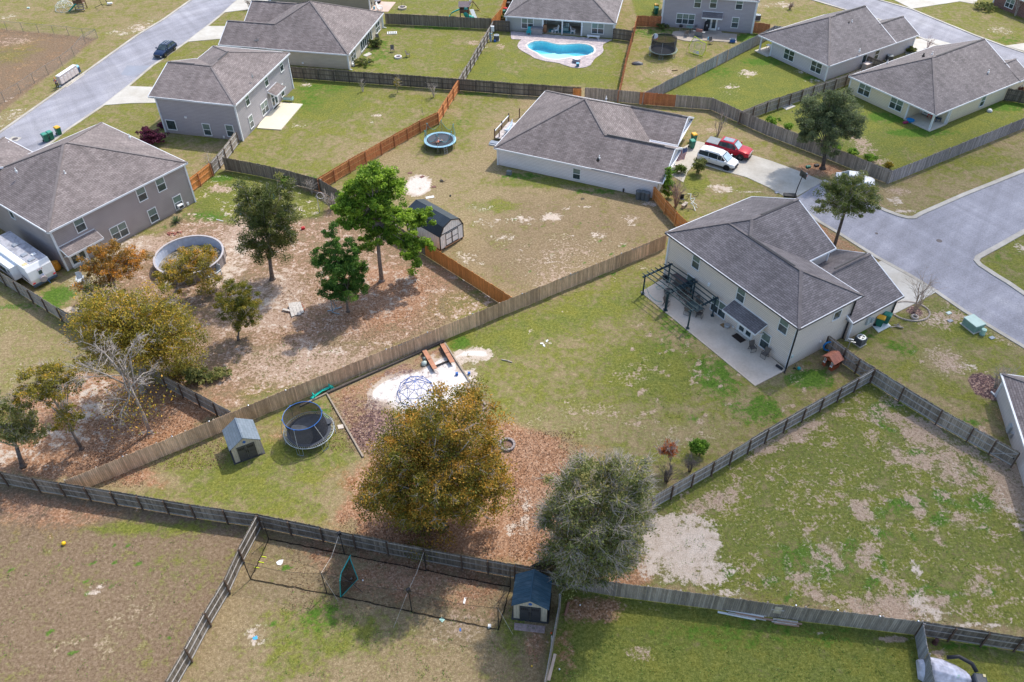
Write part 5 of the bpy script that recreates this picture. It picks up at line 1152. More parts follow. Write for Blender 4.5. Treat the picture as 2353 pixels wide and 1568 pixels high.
# ---- garden sheds
def shed(label,fl,fr,L,he,hr,wallm,roofm,doorm,windows=True,vent=None):
    a,b=G(*fl),G(*fr);W=(b-a).length;t=thing("garden_shed",label,"shed",a,yaw(a,b));o=.14
    m=MB();m.prism([(0,0),(W,0),(W,L),(0,L)],0,he)
    m.add([(0,0,he),(W,0,he),(W/2,0,hr-.06)],[(0,1,2)]);m.add([(W,L,he),(0,L,he),(W/2,L,hr-.06)],[(0,1,2)])
    w=m.build("wall",wallm,t)
    sl=(hr-he)/(W/2)
    for s in(0,1):
        x0=-o if s==0 else W+o;z0=he-o*sl;m=MB();q=[(x0,-o,z0),(W/2,-o,hr),(W/2,L+o,hr),(x0,L+o,z0)]
        if s:q=q[::-1]
        m.add(q+[(p[0],p[1],p[2]+.06)for p in q],[(0,1,2,3),(7,6,5,4),(4,5,1,0),(5,6,2,1),(6,7,3,2),(7,4,0,3)]);m.build("roof_panel",roofm,t)
    m=MB();m.bar((W/2,-o,hr+.06),(W/2,L+o,hr+.06),.12,.04);m.build("ridge_cap",roofm,t)
    dw=W*.31;dh=he*.93
    for s in(-1,1):
        x0=W/2+(0.01 if s>0 else-dw-.01);m=MB();m.box(x0,x0+dw,-.05,-.003,.06,dh);d=m.build("door",doorm,t)
        m=MB()
        for k in range(4):
            xa=x0+.1+k*(dw-.2)/4;m.box(xa,xa+(dw-.2)/4-.03,-.062,-.04,dh-.42,dh-.18)
        m.build("door_window",BLACK,d)
        m=MB();m.box(x0+(.04 if s>0 else dw-.09),x0+(.09 if s>0 else dw-.04),-.09,-.05,.85,1.15);m.build("handle",BLACK,d)
        m=MB();m.box(x0+.05,x0+dw-.05,-.058,-.048,.2,.5);m.box(x0+.05,x0+dw-.05,-.058,-.048,.6,.85);m.build("door_inset",doorm,d)
    MB().lathe([(0,-.02),(.13,-.02),(.13,.02),(0,.02)],12).tf(Matrix.Translation((W/2,-.02,he+.22))@Matrix.Rotation(rad(90),4,'X')).build("gable_vent",BLUE,t)
    m=MB();m.box(-.15,W+.15,-.12,L+.1,-.05,.05);m.build("base",DARK,t);return t
ROOFB,nt,b=nm("blue_grey_shed_roof");uv=uvn(nt);br=node(nt,"ShaderNodeTexBrick");lk(nt,uv,br.inputs['Vector']);br.inputs['Scale'].default_value=1
br.inputs['Brick Width'].default_value=.6;br.inputs['Row Height'].default_value=.25;br.inputs['Mortar Size'].default_value=.01
br.inputs['Color1'].default_value=(.13,.17,.21,1);br.inputs['Color2'].default_value=(.17,.21,.26,1);br.inputs['Mortar'].default_value=(.07,.09,.11,1);lk(nt,br.outputs[0],b.inputs['Base Color']);b.inputs['Roughness'].default_value=.45
TANP=m_boards((.52,.46,.36),"tan_plastic_wall",.04,.35,.2,stn=.08,stain=(.3,.27,.2))
shed("tan resin shed with blue grey roof and dark doors beside the large trampoline",(541.8,1065.2),(605.3,1041.6),2.25,1.85,2.65,TANP,ROOFB,plain((.075,.072,.072),.5,var=.15))
shed("tan resin shed with navy roof and dark doors at the end of the batting cage",(1180,1421),(1256,1430),2.2,1.95,2.75,TANP,m_boards((.040,.085,.125),"navy_shed_roof",.06,.3,.3,stn=.4,stain=(.12,.17,.22)),plain((.050,.052,.056),.5,var=.15))
m=MB();p=GP([(1182,1432),(1253,1440),(1251,1456),(1181,1448)]);m.prism([(v.x,v.y)for v in p],-.05,.05);tag(m.build("paver_step",plain((.33,.25,.24),.9,var=.3,scale=6)),"row of mauve pavers in front of the navy roofed shed","paving")
# barn shed
o_=Vector((-7.78,73.23,0));BW,BL=3.46,5.6;t=thing("barn_shed","white barn shed with black gambrel metal roof and dark trimmed double doors","shed",(o_.x,o_.y,0),rad(136.18))
def bx(mb):mb.flip=True;return mb
prof=[(0,1.95),(.55,2.95),(BW/2,3.4),(BW-.55,2.95),(BW,1.95)]
m=bx(MB());m.add([(0,y,z)for y,z in[(0,.25)]+prof+[(BW,.25)]]+[(BL,y,z)for y,z in[(0,.25)]+prof+[(BW,.25)]],[(0,1,2,3,4,5,6),(13,12,11,10,9,8,7),(0,7,8,1),(6,5,12,13),(0,6,13,7)])
m.build("wall",m_boards((.84,.79,.74),"barn_panel_wall",.03,.3,.3,stn=.03),t)
met=m_boards((.030,.042,.058),"black_ribbed_metal",.05,.8,.23,stn=.15,stain=(.08,.11,.14));met.node_tree.nodes["Principled BSDF"].inputs['Roughness'].default_value=.3
for(y0,z0),(y1,z1)in zip(prof,prof[1:]):
    e=.08;m=bx(MB());d=Vector((0,y1-y0,z1-z0)).normalized();n_=Vector((0,-d.z,d.y))*.03
    ya,za=(y0-d.y*e,z0-d.z*e)if y0==0 else(y0,z0);yb,zb=(y1+d.y*e,z1+d.z*e)if y1==BW else(y1,z1)
    q=[(-.1,ya,za),(BL+.1,ya,za),(BL+.1,yb,zb),(-.1,yb,zb)];m.add(q+[(a,b_+n_.y*1.6,c_+n_.z*1.6)for a,b_,c_ in q],[(3,2,1,0),(4,5,6,7),(0,1,5,4),(1,2,6,5),(2,3,7,6),(3,0,4,7)]);m.build("roof_panel",met,t)
tm=bx(MB())
for y in(.0,BW):tm.box(-.03,.06,y-.05,y+.05,.2,1.95);tm.box(BL-.06,BL+.03,y-.05,y+.05,.2,1.95)
for(y0,z0),(y1,z1)in zip(prof,prof[1:]):tm.bar((-.08,y0,z0),(-.08,y1,z1),.06,.12)
tm.box(-.05,0,0,BW,2.02,2.10);tm.build("trim",BLACK,t)
for k in range(2):
    y0=.78+k*.97;m=bx(MB());m.box(-.04,-.004,y0,y0+.93,.35,1.95);d=m.build("door",m_boards((.86,.82,.78),"barn_door",.03,.15,.3,stn=.03),t)
    m=bx(MB())
    for a,b_,c_,e in[(y0,y0+.06,.35,1.95),(y0+.87,y0+.93,.35,1.95),(y0,y0+.93,1.87,1.95),(y0,y0+.93,.35,.43),(y0,y0+.93,1.1,1.17)]:m.box(-.06,-.038,a,b_,c_,e)
    m.build("door_frame",BLACK,d)
m=bx(MB());m.box(-.1,0,.6,2.9,.18,.30);m.box(0,BL,.05,.15,0,.26);m.box(0,BL,BW-.15,BW-.05,0,.26);m.build("skid",plain((.40,.22,.12),.8),t)
# ---- vehicles
def wheel(parent,x,y,r,w,sgn,rim):
    M=Matrix.Translation((x,y,r))@Matrix.Rotation(rad(90),4,'X')
    m=MB();m.lathe([(r*.62,-w/2),(r*.95,-w/2),(r,-w*.3),(r,w*.3),(r*.95,w/2),(r*.62,w/2)],20);m.tf(M);o=m.build("wheel",RUB,parent,smooth=False)
    m=MB();m.lathe([(0,-w*.4),(r*.64,-w*.42),(r*.64,w*.42),(0,w*.4)],20);m.tf(M);ri=m.build("rim",rim,o)
    m=MB()
    for k in range(6):a=k*1.0472;m.bar((x,y+sgn*w*.46,r),(x+r*.6*math.cos(a),y+sgn*w*.46,r+r*.6*math.sin(a)),.09,.04)
    m.build("spokes",rim,o)
def ring(x,pts):return[(x,y,z)for y,z in pts]+[(x,-y,z)for y,z in pts[::-1]]
def car(name,label,cat,loc,rz,L,W,body,cabin,paint,rim,r=.34,wb=None,fax=None,glassm=None,roofm=None,trimm=None,group=None,lights=None):
    """body: (x, zlow, ztop, halfwidth); cabin: (x, ztop, half bottom, half top)"""
    t=thing(name,label,cat,loc,rz,group);w=W/2;G_=glassm or GLASS
    m=MB();m.loft([ring(x,[(hw*.80,zl),(hw*.97,zl+.12),(hw,zl+(zt-zl)*.55),(hw*.985,zt-.10),(hw*.90,zt)])for x,zl,zt,hw in body]);m.build("body",paint,t,smooth=True,bevel=.03)
    def zb(x):
        for(a,_,za,_),(b_,_,zb_,_)in zip(body,body[1:]):
            if a<=x<=b_:return za+(zb_-za)*(x-a)/(b_-a)-.06
        return body[-1][2]-.06
    m=MB();m.loft([ring(x,[(hb,zb(x)),(ht,zt-.05),(ht-.09,zt)])for x,zt,hb,ht in cabin]);m.build("greenhouse_glass",G_,t,smooth=False)
    rf=[c_ for c_ in cabin if c_[1]>max(q[1]for q in cabin)-.22]
    m=MB();m.loft([ring(x,[(ht+.015,zt-.10),(ht+.015,zt-.04),(ht-.10,zt+.02)])for x,zt,hb,ht in rf]);m.build("roof",roofm or paint,t,smooth=False,bevel=.02)
    for s in(-1,1):
        m=MB()
        for ci,cj in((0,1),(-1,-2)):
            a,b_=cabin[ci],cabin[cj];m.bar((a[0],s*(a[2]+.005),zb(a[0])+.02),(b_[0],s*(b_[3]+.005),b_[1]-.06),.08,.05)
        for x,zt,hb,ht in cabin[2:-1]:m.bar((x,s*(hb+.01),zb(x)+.02),(x,s*(ht+.01),zt-.07),.07,.03)
        m.build("pillars",paint if not trimm else trimm,t)
        a=cabin[-1];m=MB();m.obox((a[0]-.25,s*(w+.08),zb(a[0])+.2),.14,.22,.16);m.build("mirror",paint,t)
        fx=body[-1][0];m=MB();m.obox((fx-.12,s*(body[-1][3]*.80),body[-1][2]-.17),.24,.34,.13,s*-.25);m.build("headlight",lights or plain((.75,.78,.8),.15,var=.05),t)
        bx_=body[0][0];m=MB();m.obox((bx_+.06,s*(body[0][3]*.88),body[0][2]-.3),.14,.18,.3);m.build("taillight",plain((.35,.01,.01),.3),t)
        m=MB()
        for hx in(.25,-.75):m.obox((hx,s*(w+.005),.95),.2,.03,.04)
        m.build("door_handle",CHROME,t)
        m=MB();m.box(-L*.27,L*.25,*sorted((s*(w-.05),s*(w+.02))),.27,.36);m.build("sill_trim",DARK,t)
    fx=body[-1][0];m=MB();m.box(fx-.1,fx+.015,-.5,.5,.45,.68);m.build("grille",DARK,t);m=MB();m.box(fx-.15,fx+.03,-w*.8,w*.8,.26,.38);m.build("bumper",DARK,t)
    bx_=body[0][0];m=MB();m.box(bx_-.03,bx_+.1,-w*.85,w*.85,.3,.48);m.build("bumper",DARK,t)
    wb=wb or L*.58;f=fax if fax is not None else L/2-.92
    for x in(f,f-wb):
        for s in(-1,1):
            m=MB();m.lathe([(0,-.14),(r*1.16,-.14),(r*1.16,.14),(0,.14)],20);m.tf(Matrix.Translation((x,s*(w-.125),r))@Matrix.Rotation(rad(90),4,'X'));m.build("wheel_arch",BLACK,t)
            wheel(t,x,s*(w-.10),r,.25,s,rim)
    return t
def by_wheels(fc,rc,side,W,fax,wbl=None):
    """ground contacts of the front and rear wheel on one side -> centre and heading"""
    f,r_=G(*fc),G(*rc);h=yaw(r_,f);d=Vector((math.cos(h),math.sin(h),0));n=Vector((-d.y,d.x,0))*side
    return f-d*fax-n*(W/2-.05),h
loc,h=by_wheels((381.4,132.6),(401.9,117.1),1,1.78,1.45)
NAVYP=plain((.012,.030,.085),.25,.3,.1);
cr=car("station_wagon","dark blue station wagon with roof racks parked by the kerb of the left street","car",loc,h,4.75,1.78,[(-2.35,.42,.82,.70),(-2.25,.3,.95,.83),(-1.3,.24,.98,.89),(0,.22,.97,.89),(.9,.24,.96,.88),(1.6,.26,.88,.86),(2.15,.3,.76,.78),(2.36,.4,.62,.62)],
[(-2.15,1.02,.74,.62),(-1.75,1.42,.77,.62),(-.9,1.50,.78,.63),(.15,1.48,.78,.62),(.95,1.0,.76,.66)],NAVYP,CHROME,r=.33,wb=2.65,fax=1.45)
m=MB()
for x in(-.1,-1.1):m.tube([(x,-.62,1.5),(x,-.6,1.62),(x,.6,1.62),(x,.62,1.5)],.02,5)
for y in(-.45,.1,.5):m.tube([(-1.4,y,1.66),(.3,y,1.66)],.02,5)
m.tube([(.35,-.5,1.66),(.45,0,1.7),(.35,.5,1.66)],.02,5);m.build("roof_rack",METAL,cr)
loc,h=by_wheels((1668.8,392.2),(1596,369.5),-1,1.95,1.7);WP=plain((.80,.81,.83),.2,var=.03)
cr=car("minivan","white minivan parked on the driveway nearest the orange gate","car",loc,h,5.15,1.98,[(-2.5,.45,1.0,.82),(-2.42,.32,1.08,.93),(-1.5,.26,1.06,.99),(0,.25,1.05,.99),(1.2,.27,1.04,.98),(1.8,.3,.98,.95),(2.35,.34,.86,.86),(2.55,.42,.72,.72)],
[(-2.45,1.15,.84,.74),(-2.25,1.66,.86,.72),(-1.0,1.76,.87,.72),(.25,1.74,.87,.72),(.75,1.66,.86,.71),(1.6,1.06,.82,.74)],WP,RUB,r=.36,wb=3.05,fax=1.65,glassm=m_glass((.02,.03,.045),"van_glass"))
m=MB();m.box(-1.6,.4,-.66,-.62,1.74,1.80);m.box(-1.6,.4,.62,.66,1.74,1.80);m.build("roof_rail",CHROME,cr)
m=MB();m.add([(1.56,-.70,1.07),(1.56,.70,1.07),(.84,.62,1.60),(.84,-.62,1.60)],[(0,1,2,3)]).tf(Matrix.Translation((.03,0,.02)));m.build("windscreen",plain((.36,.48,.55),.12,var=.15,spec=.8),cr)
loc,h=by_wheels((1700.3,370.5),(1640,352),-1,2.0,1.95);RP=plain((.40,.008,.025),.22,.2,.08)
loc=G(1700.3,369.2);tail=G(1610,345);h=yaw(tail,loc);d=Vector((math.cos(h),math.sin(h),0));n_=Vector((-d.y,d.x,0));loc=loc-d*2.0+n_*.95
cr=car("pickup_truck","red crew cab pickup truck with grey bed cover behind the white minivan","car",loc,h,5.9,2.03,[(-2.95,.5,1.15,.96),(-2.9,.45,1.22,1.0),(-1.0,.42,1.22,1.01),(0,.4,1.2,1.01),(1.2,.42,1.2,1.01),(1.5,.42,1.24,1.0),(2.5,.45,1.16,.98),(2.95,.5,1.0,.88)],
[(-1.22,1.3,.88,.80),(-1.08,1.84,.86,.74),(-.1,1.92,.88,.74),(.75,1.88,.88,.73),(1.5,1.26,.84,.76)],RP,plain((.25,.25,.27),.3,.7),r=.42,wb=3.7,fax=1.95,trimm=RP)
m=MB();m.box(-2.86,-1.28,-.84,.84,1.22,1.29);m.bar((-2.3,-.84,1.295),(-2.3,.84,1.295),.03);m.bar((-1.8,-.84,1.295),(-1.8,.84,1.295),.03);m.build("bed_cover",plain((.20,.225,.25),.5,var=.1),cr)
m=MB();m.box(-.75,.55,-.46,.46,1.925,1.955);m.build("sunroof",plain((.22,.27,.32),.15,var=.12,spec=.8),cr)
m=MB();m.add([(1.46,-.72,1.27),(1.46,.72,1.27),(.84,.64,1.80),(.84,-.64,1.80)],[(0,1,2,3)]).tf(Matrix.Translation((.03,0,.02)));m.build("windscreen",plain((.34,.46,.52),.12,var=.15,spec=.8),cr)
m=MB();m.box(2.9,2.99,-.55,.55,.62,.98);m.build("chrome_grille",CHROME,cr)
# covered white car behind the road tree
p0,p1=G(1930,418),G(1994,428);cr=car("sedan","white car mostly hidden behind the crown of the road tree","car",(p0+p1)/2,yaw(p0,p1)+0,4.6,1.8,[(-2.3,.35,.85,.75),(-1.4,.25,.95,.88),(0,.24,.95,.9),(1.0,.25,.93,.88),(1.9,.3,.82,.82),(2.3,.4,.65,.65)],
[(-1.7,1.0,.76,.64),(-.9,1.4,.78,.62),(.2,1.42,.78,.62),(1.0,.98,.76,.66)],WP,CHROME)
# travel trailer
a,b=G(81,668),G(135,640);W=(b-a).length;h=yaw(a,b);t=thing("travel_trailer","long white travel trailer with slide out and spare wheel beside the mauve house","trailer",a,h)
SHW=plain((.80,.81,.84),.4,var=.04);LT=9.0
m=MB();pr=[(0,.55),(-.12,1.2),(-.02,2.2),(.28,2.78),(LT-1.0,2.78),(LT-.2,2.2),(LT,1.0),(LT-.3,.55)]
m.add([(0,y,z)for y,z in pr]+[(W,y,z)for y,z in pr],[tuple(range(8)),tuple(range(15,7,-1))]+[(i,8+i,8+(i+1)%8,(i+1)%8)for i in range(8)])
for i,f in enumerate(m.f):m.f[i]=f[::-1]
body=m.build("body",SHW,t,bevel=.06)
rm_,nt,b_=nm("trailer_roof_membrane");n_=noise(nt,geo(nt),1.6,5,.65,1.0);lk(nt,ramp(nt,n_,[(.3,(.20,.20,.23)),(.5,(.38,.38,.42)),(.7,(.48,.48,.52))]),b_.inputs['Base Color'])
m=MB();m.box(.72,W-.06,.34,LT-1.05,2.79,2.81);m.build("roof_membrane",rm_,t)
for x,y,sx,sy in[(1.25,2.3,.6,.55),(1.9,1.6,.45,.4),(1.3,.9,.7,.45),(1.6,4.8,.6,.6)]:
    m=MB();m.box(x-sx/2,x+sx/2,y-sy/2,y+sy/2,2.8,2.95);m.build("roof_vent",METAL if sx>.5 else WHITE,t,bevel=.03)
m=MB();m.obox((.42,.78,2.80),.5,.5,.04);m.build("skylight",plain((.62,.50,.28),.2,var=.2,spec=.7),t)
m=MB();m.box(-.78,.0,1.9,6.8,.85,2.45);s_=m.build("slide_out",SHW,t,bevel=.03);m=MB();m.box(-.80,-.77,3.2,4.6,1.3,1.9);m.build("slide_window",GLASS,s_);m=MB();m.box(-.81,-.78,2.2,2.7,1.9,2.0);m.box(-.81,-.78,2.2,2.7,1.7,1.78);m.build("slide_vent",BLACK,s_)
m=MB();m.obox((W*.47,-.11,1.72),.36,.04,.42);m.build("rear_window",GLASS,t)
MB().lathe([(0,-.09),(.33,-.09),(.36,0),(.33,.09),(0,.09)],20).tf(Matrix.Translation((W*.46,-.28,.95))@Matrix.Rotation(rad(90),4,'X')).build("spare_wheel",plain((.42,.36,.37),.7),t)
for x in(.2,W-.2):m=MB();m.obox((x,-.14,.85),.26,.08,.12);m.build("taillight",plain((.5,.02,.03),.3),t)
for k in range(3):m=MB();m.obox((W*.42+k*.2,-.06,2.05),.07,.05,.05);m.build("marker_lamp",plain((.4,.03,.03),.3),t)
m=MB();m.box(.02,W-.02,-.16,0,.38,.6);m.build("rear_bumper",plain((.05,.08,.13),.6),t)
for x in(.08,W-.08):
    for y in(3.6,4.6):wheel(t,x,y,.36,.24,-1 if x<1 else 1,CHROME)if 0 else MB().lathe([(0,-.12),(.36,-.12),(.36,.12),(0,.12)],18).tf(Matrix.Translation((x,y,.36))@Matrix.Rotation(rad(90),4,'Y')).build("wheel",RUB,t)
for k in range(3):MB().tube([(-.012,.5+k*.1,.9+.1*k),(-.012,1.1,1.0+.07*k),(-.012,1.7,1.25+.04*k)],.015,4).build("side_stripe",DARK,t)
m=MB();m.tube([(W*.62,-.25,.1),(W*.50,-.2,1.5)],.03,6);m.build("pole",BLUE,t)
q=G(122,600,1.2);tag(MB().lathe([(0,0),(.42,.02),(.5,.3),(.42,.9),(0,1.0)],14,(q.x,q.y,.1)).build("covered_barrel",plain((.75,.30,.03),.6)),"orange yellow barrel between the trailer and the mauve house","barrel")
t=thing("board_stack","rusty brown boards leaning on the mauve house wall","boards",G(12,590));
for k in range(3):m=MB();m.obox((k*.35,k*.1,.95),.3,.1,1.9,0,.08*k);m.build("board",plain((.30,.12,.06),.8,var=.3),t)
# ---- wheeled bins
def make_bin():
    t=thing("wheeled_bin","bin","bin");m=MB();w=lambda z,s:[(-.26*s,-.30*s,z),(.26*s,-.30*s,z),(.26*s,.30*s,z),(-.26*s,.30*s,z)]
    m.loft([w(.08,.85),w(.95,1.08)]);m.build("body",GRN,t,bevel=.03);m=MB();m.loft([[(x*1.06,y*1.06,z)for x,y,z in w(.95,1.08)],[(x*1.06,y*1.06,z)for x,y,z in w(1.02,1.08)],[(x,y,z)for x,y,z in w(1.09,.9)]]);m.build("lid",GRNL,t)
    for s in(-1,1):MB().lathe([(0,-.03),(.13,-.03),(.13,.03),(0,.03)],12).tf(Matrix.Translation((s*.25,.30,.13))@Matrix.Rotation(rad(90),4,'Y')).build("wheel",RUB,t)
    MB().tube([(-.22,.38,.95),(.22,.38,.95)],.02,6).build("handle",GRN,t);return t
binp=make_bin()
# a lidded kind with yellow lid is a second prototype
biny=copy_tree(binp);biny.name="wheeled_bin_yellow_lid"
for ch in biny.children:
    if ch.name.startswith("lid"):ch.data=ch.data.copy();ch.data.materials[0]=YEL
biny.name="recycling_bin"
for px,pr_,rz,lb in[((108,326),0,.9,"green bin with green lid in the left street, leftmost of three"),((120,321),0,.9,"green bin with green lid in the left street, middle of three"),((137.5,310),1,.9,"green bin with yellow lid in the left street"),
((1589,341),0,.3,"green bin with green lid behind the white minivan"),((1593,326),1,.3,"green bin with yellow lid behind the white minivan"),((1507,33),0,.2,"green bin at the far left wall of the grey two storey house"),((1507,26),1,.2,"yellow lidded bin at the far left wall of the grey two storey house"),
((2018,749),1,1.0,"green bin with yellow lid on the white pad beside the cream house"),((2033,742),0,1.0,"green bin with green lid on the white pad beside the cream house")]:
    place(biny if pr_ else binp,USED,G(*px),rz,lb,"wheeled bins",1.12)
p=GP([(2003,748),(2018,765),(2047,750),(2032,735)]);m=MB();m.prism([(v.x,v.y)for v in p],-.05,.05);tag(m.build("bin_pad",plain((.68,.70,.70),.7)),"white square pad under the two bins beside the cream house","pad")
for i,(x,y)in enumerate([(1466,457),(1477,458),(1486.5,461)]):
    q=G(x,y);tag(MB().lathe([(0,0),(.30,0),(.33,1.0),(.36,1.02),(.36,1.08),(0,1.14)],16,(q.x,q.y,0)).build("trash_tub",plain((.10,.12,.135),.5)),"dark grey lidded tub against the white ranch wall, %s of three"%("left","middle","right")[i],"trash can","dark tubs by the white wall")
# ---- air conditioners
def ac_unit(label,px,s=.85,h=.85,top=plain((.45,.50,.52),.4,.4),body=plain((.09,.10,.115),.5),rz=0.0):
    g=G(*px);t=thing("air_conditioner",label,"air conditioner",g,rz);m=MB();m.box(-s/2,s/2,-s/2,s/2,.08,h);m.build("case",body,t,bevel=.04);m=MB();m.box(-s/2-.06,s/2+.06,-s/2-.06,s/2+.06,-.03,.08);m.build("pad",CONC,t)
    m=MB();m.lathe([(s*.36,h),(s*.36,h+.04),(s*.5,h+.04),(s*.52,h)],20,ring=True);m.build("top_grille",top,t);MB().lathe([(0,h+.01),(s*.34,h+.005)],16).build("fan_well",BLACK,t)
    m=MB()
    for k in range(4):a=k*1.5708+.4;m.bar((0,0,h+.03),(s*.33*math.cos(a),s*.33*math.sin(a),h+.02),.12,.01)
    m.build("fan_blades",METAL,t)
    m=MB();[m.box(-s/2-.015,s/2+.015,-s/2-.015,s/2+.015,.2+.15*k,.22+.15*k)for k in range(4)];m.build("louvres",body,t);return t
ac_unit("dark blue grey air conditioner with pale top beside the braced gate",(1974,790),rz=rad(33))
ac_unit("black air conditioner beside the pool equipment at the pale fence",(1141,93));ac_unit("dark air conditioner at the right end wall of the grey two storey house",(1740,46));ac_unit("dark round topped air conditioner between the two right ranch houses",(2042,140))
# ---- pergolas, patio furniture
PGM=plain((.030,.062,.082),.45,.3,.12)
def pergola(label,C4,h=2.4,n=7,group=None):
    # C4: corners A (lawn near), B (house near), C (house far), D (lawn far); rafters run from the A-B beam to the D-C beam
    A,B,Cc,D=[Vector((v.x,v.y,0))for v in C4];t=thing("pergola",label,"pergola",A,0,group)
    for p in(A,B,Cc,D):
        q=p-A;m=MB();m.box(q.x-.07,q.x+.07,q.y-.07,q.y+.07,.05,h);po=m.build("post",PGM,t);m=MB();m.box(q.x-.16,q.x+.16,q.y-.16,q.y+.16,.04,.14);m.build("post_foot",PGM,po)
    for p,q in((A,B),(D,Cc)):
        d=(q-p).normalized()*.3
        for e in(-.06,.06):
            o=Vector((-d.y,d.x,0)).normalized()*e;m=MB();m.bar(p-A-d+o+Vector((0,0,h-.08)),q-A+d+o+Vector((0,0,h-.08)),.04,.14);m.build("beam",PGM,t)
    for k in range(n):
        f=k/(n-1);p=A.lerp(B,f)-A;q=D.lerp(Cc,f)-A;d=(q-p).normalized()*.4;m=MB();m.bar(p-d+Vector((0,0,h+.05)),q+d+Vector((0,0,h+.05)),.045,.10);m.build("rafter",PGM,t)
    return t
ZP=Zf(1870,760,5.2275)
pergola("dark blue metal pergola over the swing seat, the one nearer the fence",[G(*ZP(*q),2.4)for q in[(105,250),(490,75),(835,310),(450,500)]],group="dark pergolas on the patio")
pergola("dark blue metal pergola over the glass dining table, the one nearer the door",[G(*ZP(*q),2.4)for q in[(465,510),(870,345),(1190,590),(805,780)]],group="dark pergolas on the patio")
def make_chair():
    t=thing("patio_chair","chair","chair");m=MB();m.obox((0,0,.42),.5,.48,.03);m.build("seat",SLING,t);m=MB();m.obox((0,.30,.72),.5,.03,.62,0,-.28);m.build("backrest",SLING,t)
    for s in(-1,1):
        m=MB();m.tube([(s*.27,-.26,0),(s*.27,-.24,.62),(s*.27,.24,.64),(s*.27,.40,1.02)],.02,5);m.tube([(s*.27,-.2,.42),(s*.27,.25,.42)],.02,5);m.build("side_frame",BRZ,t)
        m=MB();m.tube([(s*.27,.22,.42),(s*.27,.32,0)],.02,5);m.build("leg",BRZ,t);m=MB();m.obox((s*.27,0,.65),.05,.42,.03);m.build("armrest",BRZ,t)
    m=MB();m.tube([(-.27,-.26,.02),(.27,-.26,.02)],.018,5);m.tube([(-.27,.32,.02),(.27,.32,.02)],.018,5);m.build("floor_bar",BRZ,t);return t
chp=make_chair();HA=rad(122.7) # the long wall runs in this direction
tb=G(*ZP(870,745),.0)+Vector((0,0,.07))
for(x,y),dz,lb in[((725,690),HA+rad(180),"brown sling chair at the glass table, left end"),((745,830),rad(150),"brown sling chair at the glass table, lawn side"),((930,880),rad(240),"brown sling chair at the glass table, near corner"),((930,700),HA-rad(90),"brown sling chair at the glass table, house side"),
((430,700),rad(60),"brown sling chair standing behind the two adjoining lawn posts"),((640,590),rad(20),"brown sling chair between the swing seat and the dining table"),((720,570),rad(-60),"brown sling chair nearest the middle house posts"),
((1740,1400),rad(15),"brown folding chair beside the french door mat"),((1925,1500),rad(-50),"brown folding chair under the ground floor window near the corner")]:
    q=G(*ZP(x,y),.07);place(chp,USED,q,dz,lb,"brown sling chairs on the patio")
q=G(*ZP(850,800),.07);t=thing("dining_table","rectangular glass topped table under the pergola","table",q,HA);m=MB();m.box(-.85,.85,-.5,.5,.70,.72);m.build("tabletop",plain((.07,.10,.10),.15,var=.2,spec=.8),t);m=MB()
for a,b_ in(((-.85,-.5),(.85,-.5)),((.85,-.5),(.85,.5)),((.85,.5),(-.85,.5)),((-.85,.5),(-.85,-.5))):m.bar((*a,.71),(*b_,.71),.05)
m.build("rim",BRZ,t)
for x in(-.75,.75):
    for y in(-.42,.42):MB().tube([(x,y,0),(x*.95,y*.95,.7)],.022,5).build("leg",BRZ,t)
q=G(*ZP(600,480),.07);t=thing("porch_swing","brown covered swing seat against the house under the pergola","swing seat",q,HA);
m=MB();m.obox((0,0,.48),1.7,.6,.12);m.build("seat_cushion",SLING,t);m=MB();m.obox((0,-.34,.82),1.7,.12,.6,0,.2);m.build("backrest",SLING,t)
for s in(-1,1):m=MB();m.tube([(s*.95,-.5,0),(s*.95,0,1.5),(s*.95,.5,0)],.03,6);m.build("frame_side",BRZ,t)
m=MB();m.tube([(-.95,0,1.5),(.95,0,1.5)],.03,6);m.build("top_bar",BRZ,t);m=MB();m.obox((0,-.15,1.5),1.9,.9,.05,0,.15);m.build("canopy",plain((.14,.10,.10),.8),t)
q=G(*ZP(455,540),.07);t=thing("fire_table","low round brown side table behind the first pergola posts","table",q);MB().lathe([(0,.42),(.5,.42),(.5,.47),(0,.47)],18).build("tabletop",BRZ,t);[MB().tube([(.4*math.cos(a),.4*math.sin(a),0),(.15*math.cos(a),.15*math.sin(a),.42)],.025,5).build("leg",BRZ,t)for a in(0,1.57,3.14,4.71)]
q=G(*ZP(1535,1215),.0);m=MB();m.obox((0,0,0),1.25,.75,.02);o=m.build("door_mat",plain((.045,.03,.025),.95));o.location=(q.x,q.y,.085);o.rotation_euler=(0,0,HA);tag(o,"dark brown mat in front of the french door","mat")
q=G(*ZP(1300,1022));m=MB();m.obox((0,0,0),.55,.5,.015);o=m.build("coir_mat",plain((.28,.17,.08),.95));o.location=(q.x,q.y,.082);o.rotation_euler=(0,0,HA);tag(o,"small brown mat beside the pale basin on the patio","mat")
q=G(*ZP(1355,1040));t=thing("garden_fan","small pale round fan on the patio beside the brown mat","fan",(q.x,q.y,.07));MB().lathe([(.26,0),(.3,.05),(.3,.2),(.26,.25)],16).build("ring",METAL,t);MB().lathe([(0,.08),(.26,.1)],14).build("grille",plain((.35,.42,.46),.4),t)
hs=[ZP(*q)for q in[(100,400),(130,450),(160,520),(205,580),(250,620),(310,645),(360,645)]]
m=MB();m.tube([G(x,y,.12 if i>1 else 1.0-.4*i)for i,(x,y)in enumerate(hs)],.03,5);m.tube([G(*ZP(x,y),.1)for x,y in[(270,420),(300,460),(360,450),(400,420),(360,400),(300,410),(270,430)]],.03,5)
tag(m.build("garden_hose",plain((.42,.56,.50),.5)),"pale green hose curled on the patio under the pergola","hose")
